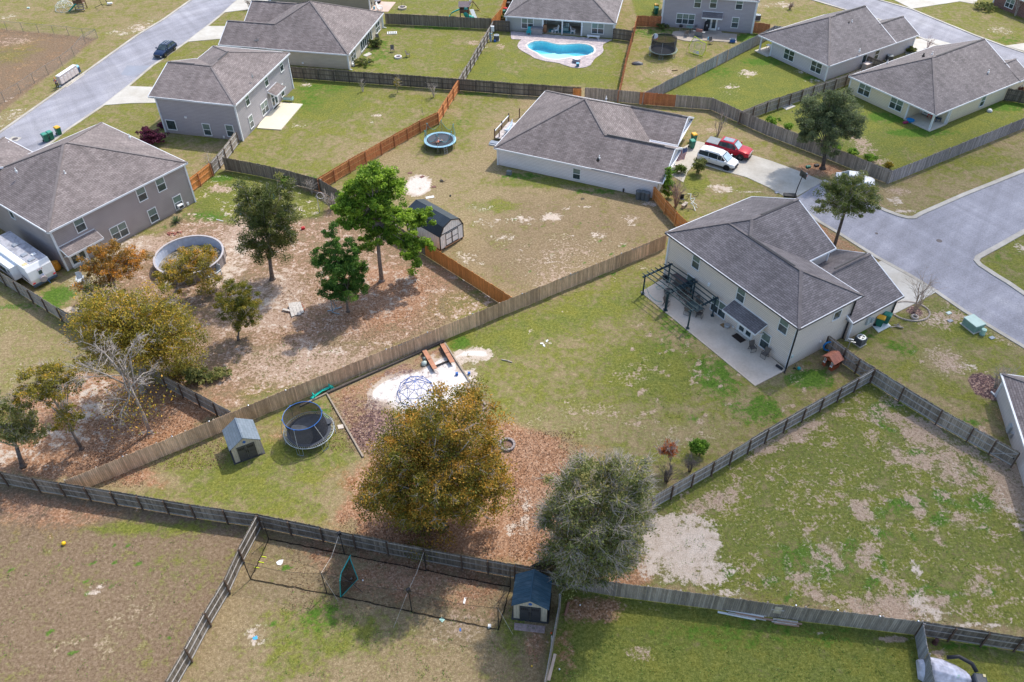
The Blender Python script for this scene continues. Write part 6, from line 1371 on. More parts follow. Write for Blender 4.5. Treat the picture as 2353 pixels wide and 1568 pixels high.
q=G(*ZP(405,330),.07);t=thing("hose_reel","black round hose reel with pale drape by the far pergola post","hose reel",q);MB().lathe([(0,-.12),(.3,-.12),(.3,.12),(0,.12)],14).tf(Matrix.Translation((0,0,.45))@Matrix.Rotation(rad(90),4,'X')).build("drum",BLACK,t);m=MB();m.add([(.2,0,.8),(.5,.1,.7),(.6,-.2,0),(.15,-.3,0)],[(0,1,2,3)]);m.build("drape",plain((.55,.62,.58),.7),t)
ZH=Zf(1930,550,2.6133);q=G(*ZH(922,1378),.14);tag(MB().tube([(-.35,0,0),(.35,0,0)],.13,12).build("foam_roller",BLACK),"black roller lying at the patio corner by the downspout","roller");o=bpy.data.objects["foam_roller"];o.location=(q.x,q.y,.2);o.rotation_euler=(0,0,HA+.1)
q=G(1836,846,.2);tag(MB().lathe([(0,0),(.12,.04),(.17,.17),(.12,.30),(0,.34)],14,(q.x,q.y,0)).build("ball",plain((.03,.35,.36),.4),smooth=True),"teal ball on the ground by the cream house corner","ball")
q=G(1825,847);t=thing("garden_tool","small black hand tool standing by the cream house corner","tool",q);MB().tube([(0,0,0),(.05,0,.6)],.02,5).build("shaft",BLACK,t);m=MB();m.obox((0,0,.05),.25,.1,.05);m.build("head",BLACK,t)
# ---- playhouse with blue ring
a,b=G(1888,838),G(1906,851);t=thing("playhouse","small red brown wooden playhouse with white shutters by the braced gate","playhouse",a,yaw(a,b));W=1.15;L=1.0;PH=plain((.36,.085,.035),.7,var=.2,scale=6);PR=m_boards((.42,.17,.12),"playhouse_roof",.12,.6,.12,stn=.2)
m=MB();m.box(0,.36,0,.04,0,1.1);m.box(.79,W,0,.04,0,1.1);m.box(.36,.79,0,.04,.95,1.1);m.box(0,.04,0,L,0,.45);m.box(0,.04,0,.12,.45,1.1);m.box(0,.04,L-.12,L,.45,1.1);m.box(W-.04,W,0.04,L,0,.45);m.box(W-.04,W,.04,.14,.45,1.1);m.box(W-.04,W,L-.14,L,.45,1.1);m.box(W-.04,W,.04,L,.95,1.1);m.box(0,W,L-.04,L,0,1.1)
m.add([(0,.02,1.1),(W,.02,1.1),(W/2,.02,1.45)],[(0,1,2)]);m.build("wall",PH,t)
for s in(0,1):
    x0=-.16 if s==0 else W+.16;m=MB();q=[(x0,-.18,1.02),(W/2,-.18,1.52),(W/2,L+.15,1.52),(x0,L+.15,1.02)];q=q[::-1]if s else q
    m.add(q+[(p[0],p[1],p[2]+.04)for p in q],[(0,1,2,3),(7,6,5,4),(4,5,1,0),(5,6,2,1),(6,7,3,2),(7,4,0,3)]);m.build("roof_panel",PR,t)
for x in(.18,.97):
    m=MB();m.box(x-.12,x+.12,-.02,-.002,.70,1.0);w_=m.build("window_frame",WHITE,t);m=MB();[m.box(x+i*.1-.075,x+i*.1-.015,-.03,-.018,.74+k*.13,.84+k*.13)for i in(0,1)for k in(0,1)];m.build("window_opening",BLACK,w_);m=MB();m.box(x-.12,x+.12,-.1,-.002,.48,.6);m.build("flower_box",WHITE,t)
q=G(1905,802,.5);tag(MB().tube([(q.x+.55*math.cos(k*.3142),q.y+.1+.05*math.sin(k*.3142),.75+.5*math.sin(k*.3142))for k in range(21)],.09,7).build("paddling_pool",plain((.02,.22,.55),.4),smooth=True),"blue ring of a small pool leaning behind the playhouse","paddling pool")
q=G(1948,800);t=thing("pole_stand","grey metal T shaped stand beside the air conditioner","stand",q);m=MB();m.bar((0,0,0),(0,0,1.1),.08);m.build("upright",METAL,t);m=MB();m.obox((0,0,.85),1.0,.1,.06,rad(-20));m.build("lower_arm",METAL,t);m=MB();m.obox((0,0,1.12),.5,.12,.08,rad(-20));m.build("upper_arm",WHITE,t)
t=thing("branch_pile","small pile of grey branches beside the green bins","branches",G(2052,750));
for k in range(6):m=MB();m.tube([(rnd.uniform(-.4,.4),rnd.uniform(-.3,.3),.05+.03*k),(rnd.uniform(.3,.9),rnd.uniform(-.6,0),.06+.03*k)],.05,5);m.build("branch",TWIG,t)
# mulch ring edging, tyre planter, utility boxes
t=thing("stone_edging","curved pale stone edging around the crape myrtle bed","edging",G(2102,716));g0=G(2102,716)
for k in range(34):
    a=-2.9+k*.155;q=(1.9*math.cos(a)-.5,1.5*math.sin(a),.05);m=MB();m.obox(q,.32,.14,.14,a+1.57);m.build("edging_stone",STONE,t)
q=G(2101,731);tag(MB().lathe([(.22,0),(.36,.02),(.4,.12),(.36,.24),(.24,.26),(.18,.12)],16,(q.x,q.y,0),ring=True).build("planter_ring",STONE,smooth=True),"small round stone planter ring beside the crape myrtle bed","planter")
TR=plain((.22,.35,.31),.5,var=.12);a,b=G(2216,745),G(2231,757);t=thing("transformer_box","pale green utility transformer box on the lawn by the lower road","utility box",G(2233,752),yaw(a,b))
m=MB();m.box(-.8,.8,-.6,.6,.05,.75);m.build("case",TR,t,bevel=.03);m=MB();m.obox((0,0,.82),1.65,1.3,.1);m.build("lid",plain((.36,.50,.46),.5,var=.08),t,bevel=.03);m=MB();m.box(-.9,.9,-.7,.7,-.05,.06);m.build("pad",CONC,t)
q=G(2256,769);t=thing("utility_pedestal","small pale green cylinder pedestal right of the transformer box","utility pedestal",q);MB().lathe([(.24,0),(.22,.5),(.26,.52),(.24,.66),(0,.74)],14).build("body",plain((.36,.56,.48),.5,var=.08),t);MB().lathe([(.27,0),(.27,.1),(.24,.12)],14).build("base",TR,t)
for x,y,c_,nm_,lb in[(2183,738,(.25,.27,.32),"meter_lid","grey meter lid in the lawn left of the transformer box"),(2279,777,(.25,.30,.36),"meter_lid","grey meter lid in the lawn right of the pedestal"),(2180,720,(.45,.55,.52),"valve_box","pale green valve box in the lawn near the kerb"),(1785,443,(.30,.32,.36),"meter_lid","grey lid in the lawn beside the white ranch driveway")]:
    q=G(x,y);m=MB();m.obox((0,0,.03),.5,.35,.08,.4);o=m.build(nm_,plain(c_,.6));o.location=(q.x,q.y,0);tag(o,lb,"utility lid")
for x,y,r,lb in[(2158,554,.32,"dark round manhole cover in the middle of the road junction"),(2014,537,.18,"small dark cover on the road below the road tree"),(35,319.5,.38,"round manhole cover in the left street")]:
    q=G(x,y);o=MB().lathe([(0,0),(r,0),(r,.012),(0,.014)],20).build("manhole_cover",plain((.09,.075,.08),.6));o.location=(q.x,q.y,.016);tag(o,lb,"manhole cover")
p=GP([(18,321),(30,314),(50,317),(40,325)]);m=MB();m.prism([(v.x,v.y)for v in p],0,.02);struct("manhole_apron",m,CURB)
# ================================================================ POOL
from mathutils.geometry import tessellate_polygon
DECK=GP([ZQ(x,y)for x,y in[(-20,805),(-30,660),(1000,748),(2095,842),(2005,880),(1905,930),(1895,1000),(1915,1050),(1890,1110),(1820,1170),(1730,1230),(1690,1290),(1640,1368),(1540,1410),(1400,1430),(1250,1415),(1100,1370),(1000,1332),(900,1312),(720,1290),(580,1255),(460,1220),(380,1160),(280,1110),(190,1060),(130,1010),(113,960),(140,890),(200,832),(0,826)]])
pv,pnt,pb=nm("paver_deck");br=node(pnt,"ShaderNodeTexBrick");lk(pnt,geo(pnt),br.inputs['Vector']);br.inputs['Scale'].default_value=1;br.inputs['Brick Width'].default_value=.5;br.inputs['Row Height'].default_value=.3
br.inputs['Mortar Size'].default_value=.02;br.inputs['Color1'].default_value=(.56,.48,.47,1);br.inputs['Color2'].default_value=(.36,.31,.33,1);br.inputs['Mortar'].default_value=(.24,.2,.2,1)
lk(pnt,mixc(pnt,.5,br.outputs[0],ramp(pnt,noise(pnt,geo(pnt),.8,4),[(.3,.75),(.7,1.2)]),'MULTIPLY'),pb.inputs['Base Color']);pb.inputs['Roughness'].default_value=.8
def ccw(P):return P if sum(P[i].x*P[(i+1)%len(P)].y-P[(i+1)%len(P)].x*P[i].y for i in range(len(P)))>0 else P[::-1]
DECK=ccw(DECK);PL=ccw(POOL);cen=sum(PL,Vector())/len(PL)
PC=[p+(p-cen).normalized()*.32 for p in PL]
tri=tessellate_polygon([DECK,PC]);al=DECK+PC;m=MB();V=[(p.x,p.y,.06)for p in al];F_=[]
for a,b,c in tri:
    if((al[b]-al[a]).cross(al[c]-al[a])).z<0:a,c=c,a
    F_.append((a,b,c))
m.add(V,F_);nD=len(DECK);m.add([(p.x,p.y,z)for z in(-.1,.06)for p in DECK],[(i,(i+1)%nD,nD+(i+1)%nD,nD+i)for i in range(nD)]);struct("pool_deck",m,pv)
t=thing("swimming_pool","turquoise kidney shaped swimming pool behind the covered porch","swimming pool",(cen.x,cen.y,0));L_=[p-cen for p in PL];nP=len(L_)
def ringz(k,z):return[(p.x*k,p.y*k,z if not callable(z)else z(p))for p in L_]
m=MB();m.loft([[(p.x,p.y,.063)for p in[q-cen for q in PC]],ringz(1.0,.068),ringz(1.0,-.03)],close=False);m.f=[f[::-1]for f in m.f]
m.build("coping",plain((.62,.55,.50),.7,var=.15,scale=5),t)
ux=(G(*ZQ(1715,1060))-G(*ZQ(315,950))).normalized()
def depth(p):
    f=(p.y-p.x*ux.y/ux.x);return-1.25+max(0,min(1,(1.2-f)/3.2))*.85
m=MB();m.loft([ringz(1.0,-.03),ringz(.97,lambda p:depth(p)*.9),ringz(.9,depth),ringz(.6,depth),ringz(.25,depth)],close=False);m.f=[f[::-1]for f in m.f];m.add(ringz(.25,depth),[tuple(range(nP))])
m.build("basin",plain((.62,.88,.90),.6,var=.06),t,smooth=True)
wm_,wt_,wb_=nm("pool_water");gl=node(wt_,"ShaderNodeBsdfGlossy");gl.inputs['Roughness'].default_value=.06;tr=node(wt_,"ShaderNodeBsdfTransparent");fr=node(wt_,"ShaderNodeFresnel");fr.inputs[0].default_value=1.33
mx=node(wt_,"ShaderNodeMixShader");lk(wt_,fr.outputs[0],mx.inputs[0]);lk(wt_,tr.outputs[0],mx.inputs[1]);lk(wt_,gl.outputs[0],mx.inputs[2]);va=node(wt_,"ShaderNodeVolumeAbsorption");va.inputs[0].default_value=(.01,.70,.85,1);va.inputs[1].default_value=.42
out=wt_.nodes["Material Output"];lk(wt_,mx.outputs[0],out.inputs[0]);lk(wt_,va.outputs[0],out.inputs[1])
bp=node(wt_,"ShaderNodeBump");lk(wt_,noise(wt_,geo(wt_),4,3),bp.inputs['Height']);bp.inputs['Strength'].default_value=.1;lk(wt_,bp.outputs[0],gl.inputs['Normal'])
m=MB();m.add(ringz(.995,-.10),[tuple(range(nP))]);m.loft([ringz(.995,-.10),ringz(.995,-1.9)],close=False);m.f[1:]=[f[::-1]for f in m.f[1:]];m.add(ringz(.995,-1.9),[tuple(range(nP))[::-1]]);m.build("water",wm_,t)
s0=G(*ZQ(1640,1085))-cen
for k in range(3):MB().lathe([(0,0),(.55-.16*k,0),(.55-.16*k,.22),(0,.22)],16,(s0.x+k*.12,s0.y-.02*k,-.85+.22*k)).build("pool_step",plain((.55,.78,.82),.6),t)
# furniture at the pool
PT=plain((.02,.36,.40),.5);PWH=plain((.74,.75,.78),.5)
def adir(label,px,rz,mat,z=0.0,group=None,s=1.0,name="garden_chair"):
    q=G(*px);t=thing(name,label,"chair",(q.x,q.y,z),rz,group);t.scale=(s,s,s)
    m=MB();m.obox((0,0,.38),.6,.55,.05,0,.12);m.build("seat",mat,t);m=MB();m.obox((0,.34,.75),.58,.05,.8,0,-.3);m.lathe([(0,0),(.26,0),(.26,.04),(0,.04)],12,(0,0,0))if 0 else None;m.build("backrest",mat,t)
    for s_ in(-1,1):
        m=MB();m.obox((s_*.34,.02,.60),.12,.68,.04);m.build("armrest",mat,t)
        for y in(-.28,.28):m=MB();m.box(s_*.33-.035,s_*.33+.035,y-.04,y+.04,0,.6);m.build("leg",mat,t)
    return t
adir("teal garden chair against the pool house wall beside the storage box",ZQ(355,730),rad(-12),PT,.06)
adir("white garden chair with dark cushion in the covered porch, left of the middle post",ZQ(920,690),rad(-75),PWH,.09);adir("white garden chair with dark cushion in the covered porch, right of the middle post",ZQ(1270,710),rad(75),PWH,.09)
q=G(*ZQ(510,735));t=thing("storage_box","large grey storage box left of the covered porch","storage box",(q.x,q.y,.06),rad(-11.8));m=MB();m.box(-.95,.95,-.1,.8,0,.95);m.build("case",plain((.25,.24,.25),.6),t);m=MB();m.box(-1.0,1.0,-.15,.85,.95,1.05);m.build("lid",plain((.17,.17,.19),.6),t)
q=G(*ZQ(1690,830));t=thing("sun_lounger","white low lounger with curved legs by the right pool house window","lounger",(q.x,q.y,.06),rad(-13));m=MB();m.box(-1.05,1.05,-.05,.55,.40,.46);m.build("bed",PWH,t)
for s in(-1,1):m=MB();m.tube([(s*1.05,-.05,0),(s*.75,-.05,.40)],.03,5);m.tube([(s*.6,-.05,.4),(s*.9,-.05,.02)],.03,5);m.tube([(s*.95,.5,0),(s*.85,.5,.4)],.03,5);m.build("leg",PWH,t)
q=G(*ZQ(1345,1300));t=thing("pool_table_stand","round white topped table on the front of the pool deck","table",(q.x,q.y,.06));MB().lathe([(.5,0),(.62,.1),(.66,.3),(.5,.5)],18).build("base_drum",plain((.25,.22,.25),.7,var=.3,scale=8),t);MB().lathe([(0,.5),(.55,.5),(.55,.58),(0,.6)],18).build("tabletop",WHITE,t)
q=G(*ZQ(1370,1395));t=thing("cool_box","small blue and white bin in front of the round pool deck table","cooler",(q.x,q.y,.06));m=MB();m.box(-.22,.22,-.2,.2,0,.42);m.build("body",plain((.06,.16,.24),.5),t);m=MB();m.box(-.24,.24,-.22,.22,.42,.52);m.build("lid",LBLUE,t)
q=G(*ZQ(680,700));t=thing("wooden_cabinet","slim brown wooden cabinet at the left end of the covered porch","cabinet",(q.x,q.y,.09),rad(-12));m=MB();m.box(-.3,.3,0,.4,0,1.3);m.build("case",plain((.24,.12,.06),.6),t);m=MB();m.box(-.26,.26,-.02,0,.1,1.2);m.build("door",plain((.30,.15,.08),.6),t)
q=G(*ZQ(1130,690));t=thing("porch_sofa","striped covered sofa behind the middle post of the covered porch","sofa",(q.x,q.y+1.0,.09),rad(-12));m=MB();m.box(-.5,.5,-.4,.4,0,.45);m.build("seat",plain((.35,.50,.50),.8),t);m=MB();m.box(-.5,.5,.3,.5,.45,1.05);m.build("backrest",m_boards((.40,.48,.50),"stripes",.6,0,.12),t)
q=G(*ZQ(960,715));m=MB();m.obox((0,0,0),4.2,1.4,.02);o=m.build("porch_rug",plain((.10,.26,.30),.95,var=.5,scale=2));o.location=(q.x+.6,q.y+1.0,.105);o.rotation_euler=(0,0,rad(-12));tag(o,"blue patterned rug on the covered porch floor","rug")
q=G(*ZQ(842,690));tag(MB().lathe([(.12,0),(.2,.3),(.18,.3),(.1,.02)],12,(q.x,q.y,.09)).build("plant_pot",WHITE),"small white pot on the porch floor beside the left white chair","pot")
# pool equipment by the pale fence
ZE=Zf(1300,0,9.804)
q=G(*ZE(1405,1060));t=thing("pool_controller","white pool control box on a stand by the pale fence","control box",q);m=MB();m.box(-.28,.28,-.15,.15,.9,1.75);m.build("box",WHITE,t);m=MB();m.box(-.05,.05,-.05,.05,0,.9);m.build("stand",METAL,t)
q=G(*ZE(1510,900));tag(MB().lathe([(0,0),(.3,.02),(.33,.7),(.2,.9),(0,.95)],14,(q.x,q.y+.3,0)).build("filter_tank",plain((.50,.42,.38),.5),smooth=True),"beige pool filter tank behind the black air conditioner","filter tank")
q=G(*ZE(1330,1200));t=thing("pump_pipes","blue and white pool pump pipes against the pale fence","pool pump",q)
for k in range(3):MB().tube([(k*.12,0,0),(k*.12,.1*k,1.4-.3*k),(.4+k*.1,.2,1.2-.3*k)],.05,6).build("pipe",(LBLUE,BLUE,WHITE)[k],t)
MB().lathe([(0,0),(.2,0),(.2,.3),(0,.35)],12,(.8,-.1,0)).build("pump",BLUE,t)
for k in range(7): # clutter in the side yard of the pool house
    x,y=[(1830,100),(1860,200),(1950,60),(1760,360),(1830,400),(1720,430),(2050,70)][k];q=G(*ZE(x,y));mt=[BLACK,DARK,BLACK,RED,BLACK,GRN,ORNG][k];m=MB();m.obox((0,0,.4),.8,.6,.8,k);o=m.build(["garden_cart","black_crate","garden_bin","red_planter","black_pot","green_planter","orange_planter"][k],mt,bevel=.05)
    o.location=q;tag(o,["black garden cart by the orange fence, farthest up","dark crate by the orange fence beside the garden cart","black garden bin against the roof edge at the top","red planter in the clutter beside the pool house","black pot in the clutter beside the pool house corner","green planter below the orange fence","orange planter nearest the pool house roof"][k],["cart","crate","bin","planter","pot","planter","planter"][k])
# ================================================================ GREY TWO STOREY HOUSE YARD
ZG=Zf(1880,0,5.8825)
slab("patio",[ZG(x,y)for x,y in[(520,600),(535,560),(590,545),(1050,520),(1370,545),(1380,575),(1640,598),(1635,748),(1400,725),(1100,708),(980,705),(850,722),(740,712),(620,682),(540,640)]],m_concrete((.42,.36,.31),"stamped_concrete",stain=.35),.08)
def Tg(x,y,z=.08):v=G(*ZG(x,y));return Vector((v.x,v.y,z))
t=thing("kettle_grill","black kettle grill on tripod legs left on the grey house patio","grill",Tg(665,540));MB().lathe([(0,.55),(.25,.6),(.32,.8),(.25,1.0),(0,1.08)],16).build("bowl",BLACK,t,smooth=True);[MB().tube([(.3*math.cos(a),.3*math.sin(a),0),(.15*math.cos(a),.15*math.sin(a),.65)],.02,5).build("leg",METAL,t)for a in(0,2.1,4.2)]
t=thing("bistro_table","tall round glass table between the kettle grill and the gas grill","table",Tg(810,570));MB().lathe([(0,.92),(.6,.92),(.6,.95),(0,.95)],18).build("tabletop",plain((.12,.2,.18),.2,spec=.8),t);[MB().tube([(.45*math.cos(a),.45*math.sin(a),0),(.2*math.cos(a),.2*math.sin(a),.92)],.025,5).build("leg",BRZ,t)for a in(.5,2,3.6,5.2)]
for(x,y),rz,lb in[((765,630),3.2,"tall brown chair in front of the round glass table"),((805,480),0,"pale brown chair behind the round glass table"),((920,500),-1.2,"dark chair right of the round glass table")]:place(chp,USED,Tg(x,y),rz,lb,"chairs at the grey house")
t=thing("gas_grill","grey gas grill with brown lid on the grey house patio","grill",Tg(975,640),rad(-25));m=MB();m.box(-.6,.6,-.3,.3,.1,.85);m.build("cabinet",plain((.16,.17,.18),.5),t);m=MB();m.loft([[(-.5,-.3,.85),(-.5,.3,.85),(-.5,.25,1.15),(-.5,-.1,1.2)],[(.5,-.3,.85),(.5,.3,.85),(.5,.25,1.15),(.5,-.1,1.2)]]);m.build("lid",plain((.26,.11,.08),.5),t);m=MB();m.box(.6,1.0,-.25,.25,.82,.86);m.box(-1.0,-.6,-.25,.25,.82,.86);m.build("side_shelf",METAL,t)
t=thing("covered_smoker","tall black covered smoker with small white emblem by the french door","grill",Tg(1103,535));m=MB();m.loft([[(-.36,-.3,0),(.36,-.3,0),(.36,.3,0),(-.36,.3,0)],[(-.32,-.27,1.3),(.32,-.27,1.3),(.32,.27,1.3),(-.32,.27,1.3)],[(-.15,-.15,1.55),(.15,-.15,1.55),(.15,.15,1.55),(-.15,.15,1.55)]]);m.build("cover",BLACK,t,bevel=.04)
MB().lathe([(0,-.01),(.09,-.01),(.09,.01),(0,.01)],10).tf(Matrix.Translation((0,-.30,1.0))@Matrix.Rotation(rad(87),4,'X')).build("emblem",WHITE,t);m=MB();m.obox((0,-.305,.84),.22,.01,.05);m.build("emblem_bar",WHITE,t)
t=thing("cool_box","blue cool box with white handle at the right end of the grey house patio","cooler",Tg(1560,735),rad(-10));m=MB();m.box(-.42,.42,-.25,.25,0,.42);m.build("body",BLUE,t,bevel=.03);m=MB();m.box(-.4,.4,-.23,.23,.42,.5);m.build("lid",NAVY,t);m=MB();m.box(-.46,-.42,-.2,.2,.1,.5);m.box(.42,.46,-.2,.2,.1,.5);m.build("handle",WHITE,t)
tag(MB().lathe([(0,0),(.2,0),(.2,.3),(.08,.4),(0,.42)],12,Tg(1150,690)).build("water_jug",LBLUE),"small blue and white jug at the front edge of the grey house patio","jug")
place(chp,USED,Tg(1185,760,0),.2,"small brown chair on the grass beside the yellow rebound net","chairs at the grey house")
tag(MB().tube([Tg(0,0)*0+Vector((-.45,0,.1)),Vector((.4,.1,.1))],.1,7).build("log",plain((.5,.36,.2),.9)),"short pale log on the lawn below the far trampoline","log");o=bpy.data.objects["log"];o.location=G(1551,163)
t=thing("tarp_heap","dark grey crumpled tarp on the lawn left of the far trampoline","tarp",G(1464,148));rs=np.random.RandomState(2);m=MB();R_=[]
for k,(s_,z)in enumerate([(1.0,.0),(.85,.18),(.5,.3),(.2,.34)]):R_.append([(s_*.85*math.cos(a*.449)*(1+.2*rs.rand()),s_*.38*math.sin(a*.449)*(1+.3*rs.rand()),z*(1+.3*rs.rand()))for a in range(14)])
m.loft(R_);m.build("tarp",plain((.10,.105,.12),.5,var=.3),t)
# rebound net
A_,B_=G(1583.2,121.5),G(1613.8,130.5);d=(B_-A_);up=Vector((-d.y,d.x,0)).normalized()*.55+Vector((0,0,1.95));t=thing("rebound_net","yellow framed rebound net with square target on the grass","sports net",A_);e=d;YN=plain((.62,.72,.02),.5,var=.05)
def pn(u,v):return e*u+up*v+Vector((0,0,.08))
cs=[(0,0),(.5,-.02),(1,0),(1.12,.45),(1.05,1.0),(.55,1.08),(.1,1.0+.22),(-.05,.8),(-.12,.4),(0,0)]
m=MB();m.tube([pn(*c)for c in cs],.055,5,caps=False);m.build("frame",YN,t);m=MB();m.add([pn(*c)for c in cs[:-1]],[tuple(range(9))]);m.build("net",NETW,t)
m=MB();tq=[(.25,.45),(.3,.28),(.7,.3),(.8,.5),(.76,.82),(.45,.88),(.26,.82),(.25,.45)];m.tube([pn(u,v)+Vector((0,-.02,0))for u,v in tq],.035,5,caps=False);m.build("target_frame",YN,t)
m=MB();m.add([pn(.28,.04),pn(.72,.04),pn(.66,.26),pn(.34,.3)],[(0,1,2,3)]);m.build("ball_pocket",plain((.6,.62,.64),.7),t)
m=MB();m.bar(pn(.1,1.2),pn(.2,.3)+Vector((.3,1.3,0))*1.0,.03)if 0 else m.bar(pn(1.0,.9),Vector((e.x+.6,e.y+1.4,.05)),.03);m.bar(pn(0,.9),Vector((-.1,1.6,.05)),.03);m.build("rear_stay",DARK,t)
# ================================================================ WHITE RANCH YARD
ZD=Zf(1420,330,13.064);dz=.45
dk=[G(*ZD(x,y),dz)for x,y in[(395,990),(930,430),(1130,430),(560,1060)]]
a=G(*ZD(385,1050));b=G(*ZD(925,440));hd=yaw(a,b);Ld=(b-a).length;t=thing("deck","low pale wooden deck with railing behind the left end of the white ranch","deck",a,hd)
m=MB();m.box(0,Ld,-2.6,0,.28,.36);m.build("deck_boards",m_boards((.60,.55,.54),"deck_wood",.12,.5,.14),t)
for k in range(3):
    x=k*Ld/2;m=MB();m.box(x-.06,x+.06,-.06,.06,0,1.45);po=m.build("post",plain((.16,.08,.06),.7),t);MB().lathe([(0,1.43),(.1,1.47),(.06,1.58),(0,1.6)],8,(x,0,0)).build("post_cap",BLACK,po)
m=MB();m.box(.05,Ld-.05,-.05,.05,1.2,1.32);m.build("top_rail",WHITE,t);m=MB();m.add([(.06,0,.4),(Ld-.06,0,.4),(Ld-.06,0,1.2),(.06,0,1.2)],[(0,1,2,3)]);m.build("railing_mesh",m_net((.10,.08,.06),.55,"railing_bars"),t)
for x,y,lb in[(560,1030,"near"),(1330,200,"far")]:
    q=G(*ZD(x,y));t2=thing("post","dark brown post at the %s side of the ranch roof edge beside the deck"%lb,"post",q);m=MB();m.box(-.07,.07,-.07,.07,0,1.4);m.build("shaft",plain((.14,.07,.05),.7),t2)
q=G(*ZD(900,700),.4);t2=thing("hammock","blue and white hammock on a stand on the low deck","hammock",q,hd);m=MB();m.tube([(-1.5,0,.9),(-.8,-.1,.45),(0,-.1,.35),(.8,-.1,.5),(1.5,0,1.0)],[.02,.2,.25,.2,.02],7);m.build("sling",plain((.45,.55,.66),.8,var=.5,scale=6),t2);m=MB();m.tube([(-1.5,0,.95),(-1.0,0,0),(1.0,0,0),(1.5,0,1.05)],.03,6);m.build("stand",plain((.60,.64,.66),.5),t2)
q=G(*ZD(400,1180));t2=thing("deck_step","white and grey step box at the near end of the low deck","steps",q,hd);m=MB();m.box(-.6,.1,-.6,.6,0,.3);m.build("tread",plain((.24,.28,.34),.6),t2);m=MB();m.box(-.75,-.6,-.6,.6,0,.18);m.build("edge",WHITE,t2)
t=thing("satellite_dish","grey satellite dish on a pole above the back roof edge of the white ranch","satellite dish",G(1368,262));g_=G(1368,262);MB().tube([(0,0,0),(0,0,1.6)],.03,6).build("pole",METAL,t);MB().lathe([(0,0),(.3,.05),(.48,.16)],16).tf(Matrix.Translation((0,0,1.7))@Matrix.Rotation(rad(35),4,'Y')).build("dish",plain((.35,.36,.40),.5),t)
# flag
A_=HW;fx,fy=HW.loc(1554,338,2.2);b0=HW.org+HW.ex*21.1+HW.ey*8.4;t=thing("flag","american flag on a short pole at the garage corner of the white ranch","flag",(b0.x,b0.y,0));
P0=G(1559,343,2.5)-b0;P1=G(1577,339,2.5)-b0;P1.z=P0.z;MB().tube([(0,0,1.8),(P0.x*1,P0.y*1,2.5)],.025,6).build("flag_pole",METAL,t)
fd=P1-P0;fd.normalize();F0=P0+fd*.0;wf,hf=1.25,1.8
def fp(u,v):return F0+fd*(u*wf+.12*math.sin(v*5))+Vector((0,.10*math.sin(u*7+v*3)+v*.15,-v*hf))
FW,FR,FB=plain((.74,.74,.76),.8,var=.03),plain((.48,.03,.06),.8,var=.05),plain((.05,.08,.24),.8,var=.05)
for i in range(13): # stripes hang down with the flag
    m=MB();pts=[(i/13,(i+1)/13)];rows=8;u0,u1=i/13,(i+1)/13
    m.add([fp(u,v/rows)for v in range(rows+1)for u in(u0,u1)],[(2*r,2*r+1,2*r+3,2*r+2)for r in range(rows)]);m.build("red_stripe" if i%2==0 else "white_stripe",FR if i%2==0 else FW,t)
m=MB();m.add([fp(.46+u*.54/4,v*.42/4)+Vector((0,-.015,0))for v in range(5)for u in range(5)],[(5*v+u,5*v+u+1,5*v+u+6,5*v+u+5)for v in range(4)for u in range(4)]);cn=m.build("canton",FB,t)
m=MB()
for r in range(9):
    for c_ in range(6 if r%2==0 else 5):
        p=fp(.46+.54*(c_+(.5 if r%2==0 else 1))/6,.42*(r+.5)/9)+Vector((0,-.03,0));a5=[(math.cos(k*.6283+1.5708)*(.025 if k%2==0 else .010),math.sin(k*.6283+1.5708)*(.025 if k%2==0 else .010))for k in range(10)]
        m.add([p+fd*x+Vector((0,0,y))for x,y in a5],[tuple(range(10))])
m.build("stars",FW,cn)
# basketball goal by the road
q=G(1825,455);t=thing("basketball_goal","black portable basketball goal with red hoop at the end of the driveway","basketball hoop",q,rad(0));b2=G(1806,449)-q;m=MB();m.obox((b2.x*.5,b2.y*.5+.1,.12),1.5,.75,.22,rad(-8));m.build("base",BLACK,t,bevel=.05)
MB().tube([(0,0,.1),(.1,.05,1.4),(.45,.3,3.0)],.055,8).build("pole",BLACK,t);m=MB();m.obox((.5,.35,2.95),.05,1.1,.75,rad(25));m.build("backboard",plain((.06,.07,.08),.3),t);MB().tube([(.8+.23*math.cos(k*.5236),.45+.23*math.sin(k*.5236),2.75)for k in range(13)],.02,6,caps=False).build("hoop",RED,t)
q=G(1853,402);o=MB().lathe([(0,0),(.1,.04),(.13,.13),(.1,.22),(0,.26)],12,(q.x,q.y,0)).build("ball",WHITE,smooth=True);tag(o,"white ball on the brown ground beside the basketball goal","ball")
for x,y,nm_,mt,lb in[(1857,385,"garden_toy",GRN,"green flat toy under the big olive tree"),(1876,382,"toy_car",BLACK,"dark toy lying under the big olive tree")]:q=G(x,y);m=MB();m.obox((0,0,.12),.6,.4,.22,.3);o=m.build(nm_,mt,bevel=.05);o.location=q;tag(o,lb,"toy" if "toy" in nm_ else "lid")
